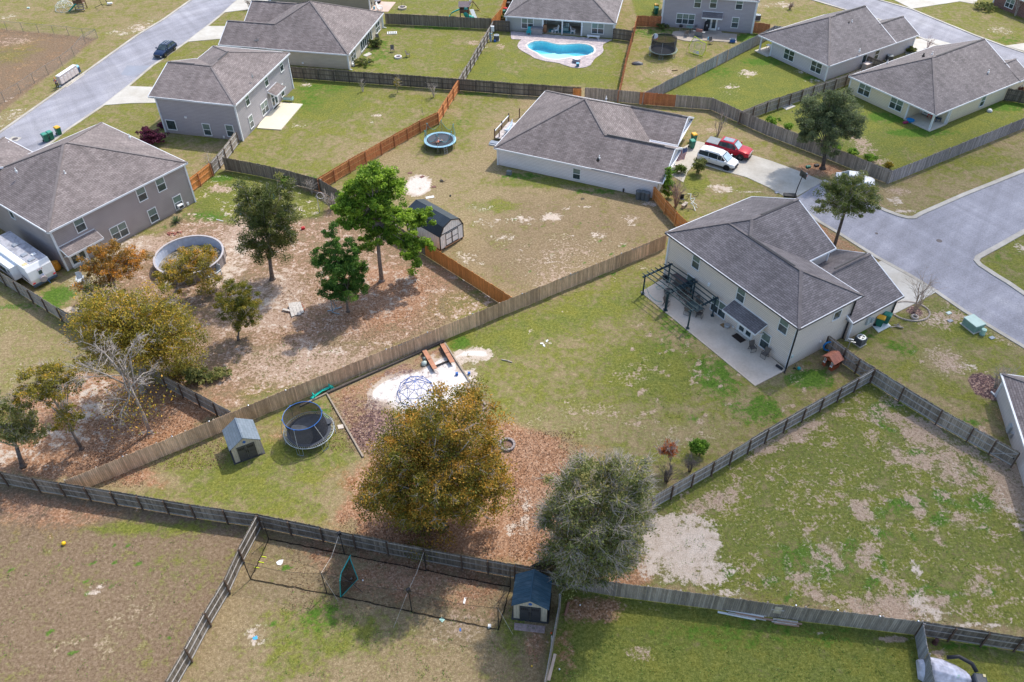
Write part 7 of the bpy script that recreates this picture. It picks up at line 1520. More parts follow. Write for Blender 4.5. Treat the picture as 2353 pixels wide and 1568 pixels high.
# skeleton figure with a broken bicycle, stone bench
ZK=Zf(1960,540,8.96);gb=G(*ZK(700,700));BONE=plain((.72,.74,.68),.6,var=.05)
def kp(x,y,z):v=G(*ZK(x,y),z);return v-gb
t=thing("skeleton_figure","white life size skeleton decoration leaning over a black bicycle on the lawn","skeleton decoration",gb)
for nm_,pts,r in[("arm_bones",[(490,255,1.35),(580,255,1.5)],.05),("spine",[(575,250,1.5),(565,330,1.25),(570,420,.95)],.05),("thigh_bones",[(575,380,1.0),(680,365,1.0),(630,470,.7)],.05),("shin_bones",[(580,420,.9),(630,480,.7),(725,545,.4),(700,590,.2),(740,620,.1)],.055),("leg_bones",[(600,500,.6),(650,590,.3),(690,700,.05)],.06)]:MB().tube([kp(*q)for q in pts],r,6).build(nm_,BONE,t)
MB().lathe([(0,-.12),(.1,-.08),(.12,.02),(.08,.12),(0,.15)],10,tuple(kp(590,510,.75))).build("skull",BONE,t,smooth=True)
t=thing("bicycle","black bicycle standing behind the white skeleton decoration","bicycle",G(*ZK(560,400)));g_=G(*ZK(560,400))
for k,(x,y)in enumerate([(430,400),(690,330)]):c0=G(*ZK(x,y))-g_;MB().tube([(c0.x+.33*math.cos(a*.3927),c0.y,.34+.33*math.sin(a*.3927))for a in range(17)],.025,5,caps=False).build("wheel",BLACK,t)
MB().tube([G(*ZK(430,400))-g_+Vector((0,0,.34)),Vector((0,0,.6)),G(*ZK(690,330))-g_+Vector((0,0,.34))],.025,5).build("frame",BLACK,t);MB().tube([G(*ZK(690,330))-g_+Vector((-.3,.2,.95)),G(*ZK(690,330))-g_+Vector((.3,-.1,.95))],.02,5).build("handlebar",BLACK,t)
q=G(*ZK(400,600));t=thing("stone_bench","small curved grey stone bench by the orange gate","bench",q,rad(50));m=MB();m.obox((0,0,.42),1.0,.4,.08);m.build("seat",STONE,t)
for s in(-1,1):m=MB();m.obox((s*.36,0,.19),.14,.34,.38);m.build("leg",STONE,t)
q=G(*ZK(330,470));t=thing("garden_chair","black metal chair between the bare shrub and the stone bench","chair",q);m=MB();m.obox((0,0,.42),.45,.45,.04);m.build("seat",BLACK,t);m=MB();m.obox((0,.2,.7),.45,.04,.5);m.build("backrest",BLACK,t);[MB().tube([(a,b,0),(a,b,.42)],.02,5).build("leg",BLACK,t)for a in(-.2,.2)for b in(-.2,.2)]
for x,y,rz,lb in[(942,398,.3,"brown square board by the sand circle, uppermost"),(970,407,.8,"brown square board by the sand circle, at its right rim"),(997,430,.2,"brown square board by the sand circle, lowest at right")]:q=G(x,y);m=MB();m.obox((0,0,.03),.55,.4,.04);o=m.build("board",plain((.16,.075,.06),.8));o.location=q;o.rotation_euler=(0,0,rz);tag(o,lb,"board","boards round the sand circle")
q=G(988,454);m=MB();m.obox((0,0,.03),1.0,.4,.03,.3);o=m.build("white_sheet",WHITE);o.location=q;tag(o,"white flat sheet beside the sand circle","sheet")
q=G(1017,417);t=thing("stick_pile","grey pile of sticks right of the sand circle","sticks",q);[MB().tube([(rnd.uniform(-.4,.4),rnd.uniform(-.3,.3),.05),(rnd.uniform(-.4,.4),rnd.uniform(-.3,.3),.2)],.035,4).build("stick",DARK,t)for k in range(8)]
q=G(1035,451);tag(MB().lathe([(0,0),(.12,0),(.1,.15),(0,.18)],10,tuple(q)).build("sprinkler",BLACK),"small dark sprinkler above the barn shed","sprinkler")
q=G(1170,401);t=thing("crawl_vent_box","small grey box against the white ranch wall near its left corner","box",q);m=MB();m.obox((0,0,.25),.6,.4,.5,rad(-24));m.build("case",plain((.15,.18,.2),.6),t)
# ================================================================ TOP LAWNS
t=thing("fire_pit","white rimmed fire pit on the beige ranch lawn","fire pit",G(915,133));MB().lathe([(.35,0),(.6,0),(.6,.25),(.45,.27),(.35,.2)],18,ring=True).build("rim",plain((.66,.60,.58),.8),t);MB().lathe([(0,.05),(.35,.1)],14).build("ashes",plain((.10,.07,.07),.9),t)
for(x,y),rz,lb in[((902,120),.1,"dark camp chair behind the white rimmed fire pit"),((938,131),1.5,"dark camp chair right of the white rimmed fire pit"),((869,95),.4,"dark camp chair by the screened porch planting")]:place(chp,USED,G(x,y),rz,lb,"chairs at the beige ranch")
t=thing("pallet","white slatted pallet frame lying on the beige ranch lawn","pallet",G(901,77),.1);m=MB();[m.box(-.8+k*.35,-.62+k*.35,-.45,.45,.1,.14)for k in range(5)];m.box(-.85,.85,-.48,-.4,.02,.1);m.box(-.85,.85,.4,.48,.02,.1);m.build("slats",WHITE,t)
q=G(812,152);tag(MB().lathe([(0,0),(.22,0),(.3,.4),(.25,.42),(0,.3)],12,tuple(q)).build("plant_pot",WHITE),"white pot at the near corner of the beige ranch","pot")
q=G(845,145);m=MB();m.obox((0,0,.15),.9,.3,.25,.2);o=m.build("blue_toy",BLUE,bevel=.08);o.location=q;tag(o,"blue plastic toy in the weeds by the beige ranch","toy")
q=G(866,108.5);tag(MB().lathe([(.2,.1),(.3,.2),(.28,.45),(.2,.5)],12,tuple(q)).build("clay_pot",plain((.10,.03,.025),.7)),"dark red pot beside the porch planting","pot")
p=GP([(834,128),(848,121),(855,125),(842,131)]);m=MB();m.prism([(v.x,v.y)for v in p],-.05,.06);struct("porch_slab",m,CONCL)
slab("patio",[ZF_ for ZF_ in[Zf(1040,0,13.067)(x,y)for x,y in[(-200,330),(60,-20),(960,75),(1565,100),(1265,470),(400,430)]]],m_concrete((.60,.46,.40),"pink_patio",stain=.15),.06)
ZT=Zf(1040,0,13.067)
adir("white moulded lounge chair on the pink patio at the top",ZT(960,430),rad(80),WHITE,.06,s=1.25)
t=thing("fire_ring","pale stone fire ring with two rods on the top lawn","fire pit",G(*ZT(1820,340)));MB().lathe([(.5,0),(.75,0),(.78,.3),(.55,.35),(.5,.1)],20,ring=True).build("ring",plain((.50,.44,.36),.85,var=.25,scale=8),t);MB().lathe([(0,.1),(.3,.15),(.25,.5),(0,.6)],12).build("pot",plain((.3,.26,.26),.6),t);[MB().tube([(x,.1,0),(x,.1,1.3)],.02,5).build("rod",BRZ,t)for x in(-.1,.5)]
q=G(*ZT(520,300));t=thing("gas_grill","black barrel grill with folded frame on the pink patio","grill",(q.x,q.y,.06));m=MB();m.box(-.75,.75,-.3,.3,.5,1.0);m.build("hood",BLACK,t,bevel=.1);m=MB();m.box(-1.0,.8,-.35,.35,.45,.5);m.build("shelf",METAL,t);[MB().tube([(x,-.3,0),(x,-.3,.5)],.03,5).build("leg",METAL,t)for x in(-.7,.7)]
q=G(*ZT(810,120));t=thing("covered_furniture","white covered seat behind the black barrel grill","covered seat",(q.x,q.y,.06));m=MB();m.box(-.8,.8,-.4,.4,0,.5);m.build("base",DARK,t);MB().lathe([(.9,.45),(.85,.7),(.5,.95),(0,1.0)],14).build("cover",plain((.66,.66,.70),.7),t,smooth=True)
for k,(x,y,w,h_,mt,lb,nm_)in enumerate([(210,260,.5,.8,NAVY,"dark blue bag leaning at the left end of the pink patio","bag"),(740,370,.35,.45,LBLUE,"small blue and white bucket left of the white lounge chair","bucket"),(340,180,.7,.5,METAL,"grey folded cart left of the black barrel grill","folding_cart")]):
    q=G(*ZT(x,y));m=MB();m.obox((0,0,h_/2),w,w*.8,h_,.3*k);o=m.build(nm_,mt,bevel=.05);o.location=(q.x,q.y,.06);tag(o,lb,nm_.replace("_"," "))
# playset with green slides
def playset(label,px,rz,roofm,flags):
    t=thing("playset",label,"play set",G(*px),rz);WD=plain((.15,.085,.055),.8,var=.25)
    for x in(-.75,.75):
        for y in(-.6,.6):m=MB();m.box(x-.06,x+.06,y-.06,y+.06,0,2.3);m.build("post",WD,t)
    m=MB();m.box(-.8,.8,-.65,.65,1.2,1.28);m.build("platform",WD,t);m=MB();m.box(-.8,.8,-.68,-.62,1.3,1.8);m.box(-.8,.8,.62,.68,1.3,1.8);m.box(.76,.82,-.6,.6,1.3,1.8);m.build("side_boards",WD,t)
    m=MB();m.add([(-.95,-.8,2.3),(.95,-.8,2.3),(.95,0,3.0),(-.95,0,3.0),(-.95,.8,2.3),(.95,.8,2.3)],[(0,1,2,3),(3,2,5,4)]);m.build("roof",roofm,t);return t
def wave(t,pts,mat,w=.22):
    m=MB();secs=[[(p.x-w*sx,p.y-w*sy,p.z),(p.x-w*sx,p.y-w*sy,p.z+.18),(p.x+w*sx,p.y+w*sy,p.z+.18),(p.x+w*sx,p.y+w*sy,p.z)]for p,sx,sy in pts];m.loft(secs);return m.build("slide",mat,t,smooth=True)
t=playset("wooden playset with a brown roof and two green slides behind the dark top fence",(1068,44),0,plain((.26,.20,.20),.7),0);gP=G(1068,44)
def rel(x,y,z):return G(*ZE(x,y),z)-gP
wave(t,[(rel(545,250,1.3),.3,1),(rel(450,290,1.05),.3,1),(rel(330,340,.7),.3,1),(rel(230,390,.45),.3,1),(rel(180,460,.1),.3,1),(rel(160,500,.1),.3,1)],TEAL)
MB().tube([rel(640,240,1.5),rel(640,330,1.4),rel(620,390,1.15),rel(640,430,.8),rel(700,480,.5),rel(790,520,.35),rel(830,540,.35)],.38,12).build("tube_slide",TEAL,t,smooth=True)
m=MB();q0=rel(800,280,1.2);q1=rel(900,530,.1);sd_=Vector((.35,.05,0));m.add([q0-sd_,q0+sd_,q1+sd_,q1-sd_,*[p+Vector((0,0,.05))for p in(q0-sd_,q0+sd_,q1+sd_,q1-sd_)]],[(0,1,2,3),(7,6,5,4),(0,4,5,1),(2,6,7,3)]);m.build("climbing_wall",WHITE,t)
m=MB();m.bar(rel(830,30,2.2),rel(1030,300,0),.09);m.bar(rel(830,30,2.2),rel(840,130,0),.09);m.bar(rel(840,290,.1),rel(1030,300,.1),.09);m.bar((.8,0,2.3),rel(830,30,2.2),.1);m.build("swing_frame",plain((.15,.085,.055),.8),t)
m=MB();m.bar(rel(770,0,2.8),rel(735,180,1.6),.5,.05);m.build("sail",WHITE,t);MB().tube([rel(930,230,.6),rel(1060,340,.1)],.05,5).build("swing_rope",plain((.7,.5,.1),.6),t)
q=G(*ZE(1240,490));tag(MB().tube([(-.5,.25,.05),(.5,-.25,.05)],.04,5).build("yellow_rope",plain((.75,.55,.1),.6)),"yellow rope lying on the grass by the top fence","rope");bpy.data.objects["yellow_rope"].location=q
# playset and dome at the top left
ZL=Zf(150,0,11.2);t=playset("wooden playset with green slide and teal awning at the top left field",(188,22),0,plain((.02,.50,.42),.5),0);gP=G(188,22)
def rel2(x,y,z):return G(*ZL(x,y),z)-gP
wave(t,[(rel2(855,70,1.4),.3,1),(rel2(830,140,1.1),.3,1),(rel2(740,230,.7),.3,1),(rel2(680,310,.4),.3,1),(rel2(610,380,.1),.3,1)],TEAL)
m=MB()
for z_,x_,y_ in[(.35,1090,305),(.7,1060,240),(1.0,1030,185),(1.3,1020,150)]:p=rel2(x_,y_,0);m.obox((.3,-1.2+z_*.6,z_),1.5,.35,.1)
m.build("steps",plain((.34,.28,.24),.8),t)
def dome(label,c,r,mat,jm=None,h=None,nn=8):
    t=thing("climbing_dome",label,"climbing dome",(c.x,c.y,0));h=h or r*.8;rows=[(1,0,0),(.86,.5,.5),(.5,.86,0),(.0,1,0)];pts=[];m=MB()
    for k,(rr_,zz,off)in enumerate(rows):pts.append([(r*rr_*math.cos(6.28318*(i+off)/nn),r*rr_*math.sin(6.28318*(i+off)/nn),h*zz+.02)for i in range(nn)])
    for k in range(3):
        for i in range(nn):
            a=pts[k][i];j=(i+(1 if k==1 else 0))%nn;m.bar(a,pts[k+1][i],.035)
            if k<2:m.bar(a,pts[k+1][(i-1)%nn]if k==0 else pts[k+1][(i+1)%nn],.035)
            if k:m.bar(a,pts[k][(i+1)%nn],.035)
            else:m.bar(a,pts[0][(i+1)%nn],.04)
    m.build("bars",mat,t)
    if jm:
        m=MB();[m.lathe([(0,-.04),(.07,0),(0,.04)],6,p)for row in pts[1:3]for p in row];m.build("joints",jm,t)
    return t
dome("white bar climbing dome at the top left beside the green slide",G(*ZL(470,300)),1.75,plain((.72,.74,.70),.5));
dome("blue bar climbing dome in the white sand beside the big orange oak",G(*Zf(1170,980,5.8825)(290,1010)),1.75,plain((.10,.16,.42),.45),plain((.05,.06,.12),.5),1.45)
t=thing("swing_frame","grey A frame of a swing at the top left field","swing frame",G(*ZL(1720,245)));g_=G(*ZL(1720,245));MB().tube([(0,0,0),G(*ZL(1570,0),2.0)-g_],.04,5).build("leg",DARK,t);MB().tube([G(*ZL(1440,245))-g_,G(*ZL(1540,215),.5)-g_,G(*ZL(1640,150),1.0)-g_],.04,5).build("leg",DARK,t)
q=G(*ZL(1940,170));t=thing("toy_cart","white and dark toy cart at the top left field","toy",q);m=MB();m.obox((0,0,.3),.9,.5,.3,.3);m.build("seat",WHITE,t,bevel=.1);MB().tube([(-.4,0,.3),(-.9,.6,.9)],.07,6).build("arm",BLACK,t);m=MB();m.obox((-1.0,.7,1.0),.5,.3,.25);m.build("head",WHITE,t,bevel=.08)
q=G(66,20);m=MB();m.obox((0,0,.12),.4,.3,.2);o=m.build("white_box",plain((.6,.75,.7),.6));o.location=q;tag(o,"small pale box alone on the top left field","box")
# planter on stand at the grey blue house
q=G(664,234);t=thing("planter_box","pale teal planter box on legs beside the bright patio slab","planter",q,rad(-10));m=MB();m.box(-.7,.7,-.3,.3,.35,.75);m.build("trough",plain((.34,.50,.50),.5),t);[MB().tube([(a,b,0),(a,b,.4)],.03,5).build("leg",METAL,t)for a in(-.6,.6)for b in(-.25,.25)];m=MB();m.box(-.65,.65,-.26,.26,.74,.79);m.build("soil",plain((.12,.12,.06),.9),t)
# between the right ranches
q=G(1992,160);t=thing("storage_locker","cream storage locker between the two right ranch houses","storage box",q,rad(33));m=MB();m.box(-.9,.9,-.4,.4,0,1.0);m.build("case",plain((.50,.44,.40),.6),t);m=MB();m.box(-.95,.95,-.45,.45,1.0,1.1);m.build("lid",plain((.62,.52,.48),.6),t)
for(x,y),rz,mt,lb in[((2138,272),.5,RED,"red folding chair on the corner porch of the cream ranch"),((2152,280),1.5,NAVY,"dark folding chair on the corner porch of the cream ranch")]:adir(lb,(x,y),rz,mt,.12)
q=G(2091,280);tag(MB().lathe([(0,0),(.4,0),(.55,.3),(.5,.32),(0,.1)],14,tuple(q)).build("sand_table",plain((.02,.25,.60),.5)),"blue round toy basin on the grass beside the cream ranch porch","toy")
q=G(2080,284);m=MB();m.obox((0,0,.15),.7,.35,.25,.3);o=m.build("toy_car",plain((.30,.03,.10),.5),bevel=.05);o.location=q;tag(o,"dark red toy beside the blue round toy basin","toy")
q=G(2273,257);tag(MB().lathe([(.38,0),(.36,.2),(.2,.38),(0,.42)],10,tuple(q)).build("white_rock",plain((.66,.66,.66),.7),smooth=True),"white rounded rock on the cream ranch side lawn","rock")
q=G(1773,108,.72);t=thing("folding_table","white folding table on the corner porch of the pale grey ranch","table",(q.x,q.y,.12),rad(-57));m=MB();m.box(-.9,.9,-.38,.38,.68,.72);m.build("tabletop",WHITE,t);[MB().tube([(a,b,0),(a*.9,b,.68)],.02,5).build("leg",BLACK,t)for a in(-.75,.75)for b in(-.3,.3)]
p=GP([(1798,248),(1807,254),(1828,245),(1818,241)]);m=MB();m.prism([(v.x,v.y)for v in p],0,.06);tag(m.build("stepping_slab",CONCL),"pale slab lying beside the rails of the grey fence","slab")
# ================================================================ WOODS YARD
cR=G(434,586,1.2);R_=3.6;t=thing("above_ground_pool","large empty round above ground pool with pale blue liner","swimming pool",(cR.x,cR.y,0));n=48
rg=lambda r,z:[(r*math.cos(6.28318*k/n),r*math.sin(6.28318*k/n),z)for k in range(n)]
m=MB();m.loft([rg(R_,0),rg(R_+.02,1.2)],close=False);m.build("outer_wall",m_boards((.28,.25,.25),"pool_skin",.1,.3,.35),t)
m=MB();m.loft([rg(R_-.06,1.2),rg(R_-.10,.04)],close=False);m.build("inner_liner",plain((.50,.55,.68),.5,var=.1),t);m=MB();m.add(rg(R_-.1,.04),[tuple(range(n))]);m.build("pool_floor",plain((.20,.18,.15),.9,var=.5,scale=2),t)
m=MB();m.loft([rg(R_+.08,1.18),rg(R_+.08,1.26),rg(R_-.12,1.26),rg(R_-.12,1.18)],close=False);m.build("top_rim",plain((.50,.46,.46),.5,.3),t)
for k in range(16):a=6.28318*k/16;m=MB();m.bar(((R_+.1)*math.cos(a),(R_+.1)*math.sin(a),0),((R_+.1)*math.cos(a),(R_+.1)*math.sin(a),1.22),.09);m.build("upright",plain((.30,.26,.25),.6),t)
rs=np.random.RandomState(12);a_=rs.random(900)*6.28;r__=np.sqrt(rs.random(900))*(R_-.5);quads("fallen_leaves",np.stack([r__*np.cos(a_),r__*np.sin(a_),.08+rs.random(900)*.08],1),.09,rs.random(900),t,OAKY,rs)
ZW=Zf(830,880,6.725)
q=G(*ZW(265,200));t=thing("board_stack","silvery weathered boards lying over red bricks in the woods yard","boards",q,rad(20));[MB().obox((k*.32-.5,.06*(k%2),.22),.30,1.9-.25*(k==3),.05,0.02*k,.12).build("board",WOODG,t)for k in range(4)];m=MB();[m.obox((rnd.uniform(-.9,.9),rnd.uniform(-.7,.7),.08),.22,.1,.12,rnd.random()*3)for _ in range(16)];m.build("bricks",plain((.36,.14,.09),.8),t)
m=MB();m.obox((-.95,.2,.18),.25,.9,.05,.9);m.build("board",WOODG,t)
q=G(*ZW(1000,250));t=thing("metal_stand","grey metal tube frame with upright legs at the foot of the cedar","metal frame",q);STB=plain((.28,.36,.42),.35,.5)
MB().tube([G(*ZW(1150,145))-q+Vector((0,0,.05)),G(*ZW(1010,180))-q+Vector((0,0,.05)),G(*ZW(960,240))-q+Vector((0,0,.05)),G(*ZW(1110,280))-q+Vector((0,0,.05))],.045,6).build("base_tube",STB,t)
MB().tube([G(*ZW(870,220))-q+Vector((0,0,.05)),G(*ZW(980,210))-q+Vector((0,0,.1))],.045,6).build("foot_tube",STB,t);MB().tube([G(*ZW(975,220))-q,onplane(ZW(975,220),*ZW(935,0))-q,onplane(ZW(975,220),*ZW(925,-130))-q],.045,6).build("upright",STB,t);MB().tube([G(*ZW(1040,150))-q,onplane(ZW(1040,150),*ZW(980,0))-q],.04,6).build("upright",STB,t)
# toddler basketball hoop, chairs and clutter
g_=G(735,488);t=thing("hoop_stand","white round hoop on a pole beside the bare shrub at the dark fence","basketball hoop",g_);MB().tube([(0,0,0),(0,0,2.3)],.04,6).build("pole",plain((.5,.48,.5),.5),t);o=onplane((735,488),736,450)-g_;MB().tube([(o.x+.42*math.cos(k*.3927),o.y,o.z+.42*math.sin(k*.3927))for k in range(17)],.035,6,caps=False).build("ring",plain((.62,.58,.58),.5),t)
for(x,y),rz,lb in[((188,650),.4,"pale garden chair near the trailer rear under the amber tree"),((500,632),-.5,"pale grey chair in front of the round pool, right one"),((481,640),.2,"pale grey chair in front of the round pool, left one")]:adir(lb,(x,y),rz,plain((.50,.54,.58),.5),0,"pale chairs in the woods yard")
rs=random.Random(9);cl=[plain((.66,.68,.72),.6),plain((.06,.26,.50),.5),LBLUE,WHITE,plain((.5,.45,.42),.8)]
for k in range(13):
    x,y=[(190,723),(206,744),(214,755),(222,748),(232,757),(240,762),(250,760),(258,738),(262,750),(246,748),(226,742),(254,768),(236,750)][k];q=G(x,y);m=MB();w=rs.uniform(.4,.9);m.obox((0,0,.15),w,w*rs.uniform(.3,.8),rs.uniform(.1,.5),rs.random()*3,rs.uniform(-.3,.3));o=m.build("scrap_piece",cl[k%5],bevel=.06);o.location=q;tag(o,"white or blue piece of junk in the pile under the yellow green tree","junk","junk pile under the left trees")
q=G(565,481);t=thing("patio_table","dark table with pale blue items behind the dark oak crown","table",q);m=MB();m.box(-.8,.8,-.4,.4,.65,.7);m.build("tabletop",DARK,t);[MB().tube([(a,b,0),(a,b,.65)],.03,5).build("leg",DARK,t)for a in(-.7,.7)for b in(-.3,.3)]
for k,(x,y)in enumerate([(556,492),(600,462),(630,455),(648,478),(575,466)]):q=G(x,y);m=MB();m.obox((0,0,.2),.5,.4,.4,k);o=m.build("toy",LBLUE if k%2==0 else WHITE,bevel=.06);o.location=q;tag(o,"pale blue or white toy on the ground behind the dark oak crown","toy","toys behind the dark oak")
for x,y,mt,lb in[(697,527,RED,"red toy lying on the leafy ground above the cedar"),(812,512,WHITE,"small white toy on the ground behind the pine")]:q=G(x,y);m=MB();m.obox((0,0,.15),.45,.3,.3,.4);o=m.build("toy",mt,bevel=.08);o.location=q;tag(o,lb,"toy")
t=thing("brick_edging","red scattered bricks at the wall of the mauve house behind the round pool","bricks",G(398,538));m=MB();[m.obox((rnd.uniform(-1,1),rnd.uniform(-.3,.4),.06),.24,.12,.12,rnd.random()*3)for _ in range(16)];m.build("bricks",plain((.34,.13,.10),.8),t,)
q=G(506,617);m=MB();m.obox((0,0,.03),1.0,.06,.05,-.4);o=m.build("white_stick",WHITE);o.location=G(505,507);tag(o,"white stick on the grass near the corner of the mauve house","stick")
# ================================================================ PLAY PIT
def timber(lb,a,b,w=.14,h=.16,mat=None,n=None):
    p,q=G(*a),G(*b);t=thing("timber_edging",lb,"edging",p,yaw(p,q));L=(q-p).length;n=n or max(1,int(L/2.4))
    for k in range(n):m=MB();m.box(k*L/n+.01,(k+1)*L/n-.01,-w/2,w/2,0,h);m.build("timber",mat or TIMB,t)
timber("long weathered timber edging on the right side of the play pit",(1022,790),(1119,938));timber("weathered timber edging on the left side of the play pit",(752,907),(835,1052));timber("dark timber edging along the fence foot behind the play pit",(752,905),(1021,786),.22,.22,TIMBD)
timber("short weathered timber edging beside the teal toy bridge",(690,935),(752,905));timber("short timber at the near right corner of the play pit",(1119,938),(1104,946))
q=[G(970,806),G(1016,788),G(1036,822),G(993,838)];q=[G(972,808),G(1010,790),G(1040,828),G(996,846)];t=thing("sandbox","wooden sandbox with two folding orange brown bench seats at the top of the play pit","sandbox",q[0])
for a,b in((0,1),(2,3),(0,3),(1,2)):m=MB();m.bar(q[a]-q[0]+Vector((0,0,.12)),q[b]-q[0]+Vector((0,0,.12)),.06,.24);m.build("side_board",TIMBD,t)
for a,b in(((975,806),(1000,848)),((1016,791),(1040,833))):
    p0_,p1_=G(*a,.4)-q[0],G(*b,.4)-q[0];p0_.z=p1_.z=.42;m=MB();m.bar(p0_,p0_.lerp(p1_,.49),.42,.05);m.bar(p0_.lerp(p1_,.51),p1_,.42,.05);be=m.build("bench_seat",BRICKB,t);m=MB();dd=Vector((.22,.0,0));m.bar(p0_-dd*.8+Vector((0,0,-.22)),p1_-dd*.8+Vector((0,0,-.22)),.05,.38);m.build("bench_back",TIMBD,be)
q=G(975,838);t=thing("spring_toy","pale green plastic toy beside the left sandbox bench","toy",q);MB().lathe([(0,0),(.3,.05),(.25,.3),(.1,.4),(0,.42)],12).build("base",plain((.45,.52,.48),.6),t,smooth=True);MB().lathe([(0,.3),(.16,.38),(.14,.6),(0,.66)],10,(0,.3,0)).build("top",plain((.12,.15,.14),.6),t)
for x,y,lb in[(1050,862,"small blue toy in the sand, nearer the oak crown"),(1078,861,"small blue toy by the right timber edging")]:q=G(x,y);m=MB();m.obox((0,0,.12),.25,.2,.35);o=m.build("toy",BLUE);o.location=q;tag(o,lb,"toy")
q=G(741,905);t=thing("toy_bridge","bright teal plastic seesaw part leaning on the fence foot","toy",q,yaw(G(725,915),G(762,895)));m=MB();m.loft([[(-1.1,-.14,.12),(-1.1,.14,.12),(-1.1,.14,.2),(-1.1,-.14,.2)],[(0,-.1,.35),(0,.1,.35),(0,.1,.43),(0,-.1,.43)],[(1.1,-.14,.2),(1.1,.14,.2),(1.1,.14,.28),(1.1,-.14,.28)]]);m.build("beam",plain((.02,.52,.42),.4,var=.05),t)
for s in(-1,1):MB().tube([(s*.85,-.18,.2),(s*.85,-.18,.55),(s*.85,.18,.55),(s*.85,.18,.2)],.04,6).build("handle",plain((.02,.52,.42),.4,var=.05),t);m=MB();m.box(s*1.05-.12,s*1.05+.12,-.18,.18,.0,.14);m.build("foot",plain((.02,.52,.42),.4,var=.05),t)
p=GP([(935,968+28),(950,990),(953,1000),(938,1006)]);p=GP([(937.5,978),(950,974),(954,1000),(941,1004)]);p=GP([(775,978),(789,976),(790,985),(778,987)]);m=MB();m.prism([(v.x,v.y)for v in p],0,.06);tag(m.build("stepping_stone",plain((.55,.48,.42),.8)),"pale stepping slab between the large trampoline and the play pit edging","slab")
q=G(1165,1024);t=thing("fire_ring","round grey stone fire ring right of the big orange oak","fire pit",q);[MB().obox((.62*math.cos(a*.4488),.62*math.sin(a*.4488),.12),.26,.2,.24,a*.4488+1.57).build("ring_stone",plain((.28,.24,.23),.9,var=.3,scale=8),t)for a in range(14)];MB().lathe([(0,.03),(.5,.05)],14).build("ashes",plain((.20,.12,.09),.95),t)
MB().tube([(-.5,.2,.05),(.1,0,.1),(.5,-.2,.05)],.05,5).build("fallen_branch",TWIG);o=bpy.data.objects["fallen_branch"];o.location=G(1322,808)if 0 else G(1185,812-14+30);tag(o,"forked pale branch lying on the main lawn right of the white sand","branch");o.location=G(*Zf(1170,980,5.8825)(1850,465))
for k,(x,y,lb)in enumerate([(1245,790,"white"),(1257,784,"white"),(1250,795,"white")]):q=G(x,y);m=MB();m.obox((0,0,.03),.3,.15,.05,k);o=m.build("paper_scrap",WHITE);o.location=q;tag(o,"white scrap on the grass of the main lawn","scrap","white scraps on the main lawn")
# ================================================================ BATTING CAGE
PB_=plain((.018,.018,.02),.5);cg=[((618,1239.5),2.3),((576,1332),2.3),((751.7,1364.7),2.7),((792,1274.7),2.7),((947,1407),2.9),((979.5,1312),2.4),((1145.7,1447),2.9),((1172.7,1350.7),2.7)]
q0=G(618,1239.5);t=thing("batting_cage","long batting cage of black poles and fine black net in the lower middle yard","batting cage",q0);PP=[]
for(px,h_)in cg:p=G(*px)-q0;PP.append((p,h_));m=MB();m.tube([p,p+Vector((0,0,h_))],.035,8);m.build("pole",PB_,t)
def cagenet(i,j):
    (a,ha),(b,hb)=PP[i],PP[j];m=MB();N_=10;lo_,hi_=[],[]
    for k in range(N_+1):
        f=k/N_;p=a.lerp(b,f);sg=math.sin(f*3.14159);lo_.append(p+Vector((0,0,.02)));hi_.append(p+Vector((0,0,ha+(hb-ha)*f-.45*sg)))
    m.add(lo_+hi_,[(k,k+1,N_+2+k,N_+1+k)for k in range(N_)]);m.build("net_panel",NETL,t);m=MB();m.tube(hi_,.012,4);m.build("top_cable",PB_,t)
    m=MB();rr=random.Random(i*9+j);m.tube([a.lerp(b,k/14)+Vector((rr.uniform(-.04,.04),rr.uniform(-.04,.04),.04))for k in range(15)],[.025+.035*rr.random()for _ in range(15)],6);m.build("gathered_net",m_net((.012,.012,.014),.6,"gathered_net"),t)
for i,j in((0,1),(1,2),(2,4),(4,6),(6,7),(7,5),(5,3),(3,0)):cagenet(i,j)
for i,j in((2,3),(4,5)):(a,ha),(b,hb)=PP[i],PP[j];m=MB();m.tube([a+Vector((0,0,ha)),a.lerp(b,.5)+Vector((0,0,ha-.5)),b+Vector((0,0,hb))],.015,4);m.build("cross_cable",WOODG,t)
for i,(dx,dy)in((2,(.9,-.6)),(4,(-1.2,-1.2)),(6,(1.0,-.4)),(1,(-1.2,.2))):(a,ha)=PP[i];m=MB();m.tube([a+Vector((0,0,ha)),a+Vector((dx,dy,.02))],.012,4);m.build("guy_line",WOODG,t)
for i in(3,4):(a,ha)=PP[i];m=MB();m.obox((a.x,a.y,a.z+ha+.05),.28,.22,.3,.5);m.build("camera_box",BLACK,t,bevel=.03)
# pitching screen
a,b=G(783,1373),G(807,1300);t=thing("pitching_screen","teal framed black pitching screen standing in the batting cage","sports net",a);d=b-a;TQ=plain((.01,.34,.33),.4)
pa=[Vector((0,0,.05)),Vector((.0,.2,1.2))+d*.1,d*.55+Vector((0,0,2.0)),d+Vector((0,0,1.3)),d+Vector((.1,0,.05))];o_top=[onplane((783,1373),781,1335)-a,onplane((795,1340),784,1317)-a,onplane((807,1300),805.5,1276)-a,onplane((807,1300),808,1275)-a,onplane((807,1300),810,1330)-a]
loop=[Vector((0,0,.05))]+o_top[:3]+[d*.98+Vector((0.05,0,1.3)),d*.5+Vector((.9,0,.3)),Vector((0,0,.05))]
m=MB();m.tube(loop,.04,6,caps=False);m.build("frame",TQ,t);m=MB();m.add(loop[:-1],[tuple(range(len(loop)-1))]);m.build("net",m_net((.015,.017,.016),.7,"screen_net"),t);MB().tube([Vector((1.6,.2,.3)),d*.45+Vector((0,0,.9))],.025,5).build("rear_leg",BLACK,t)
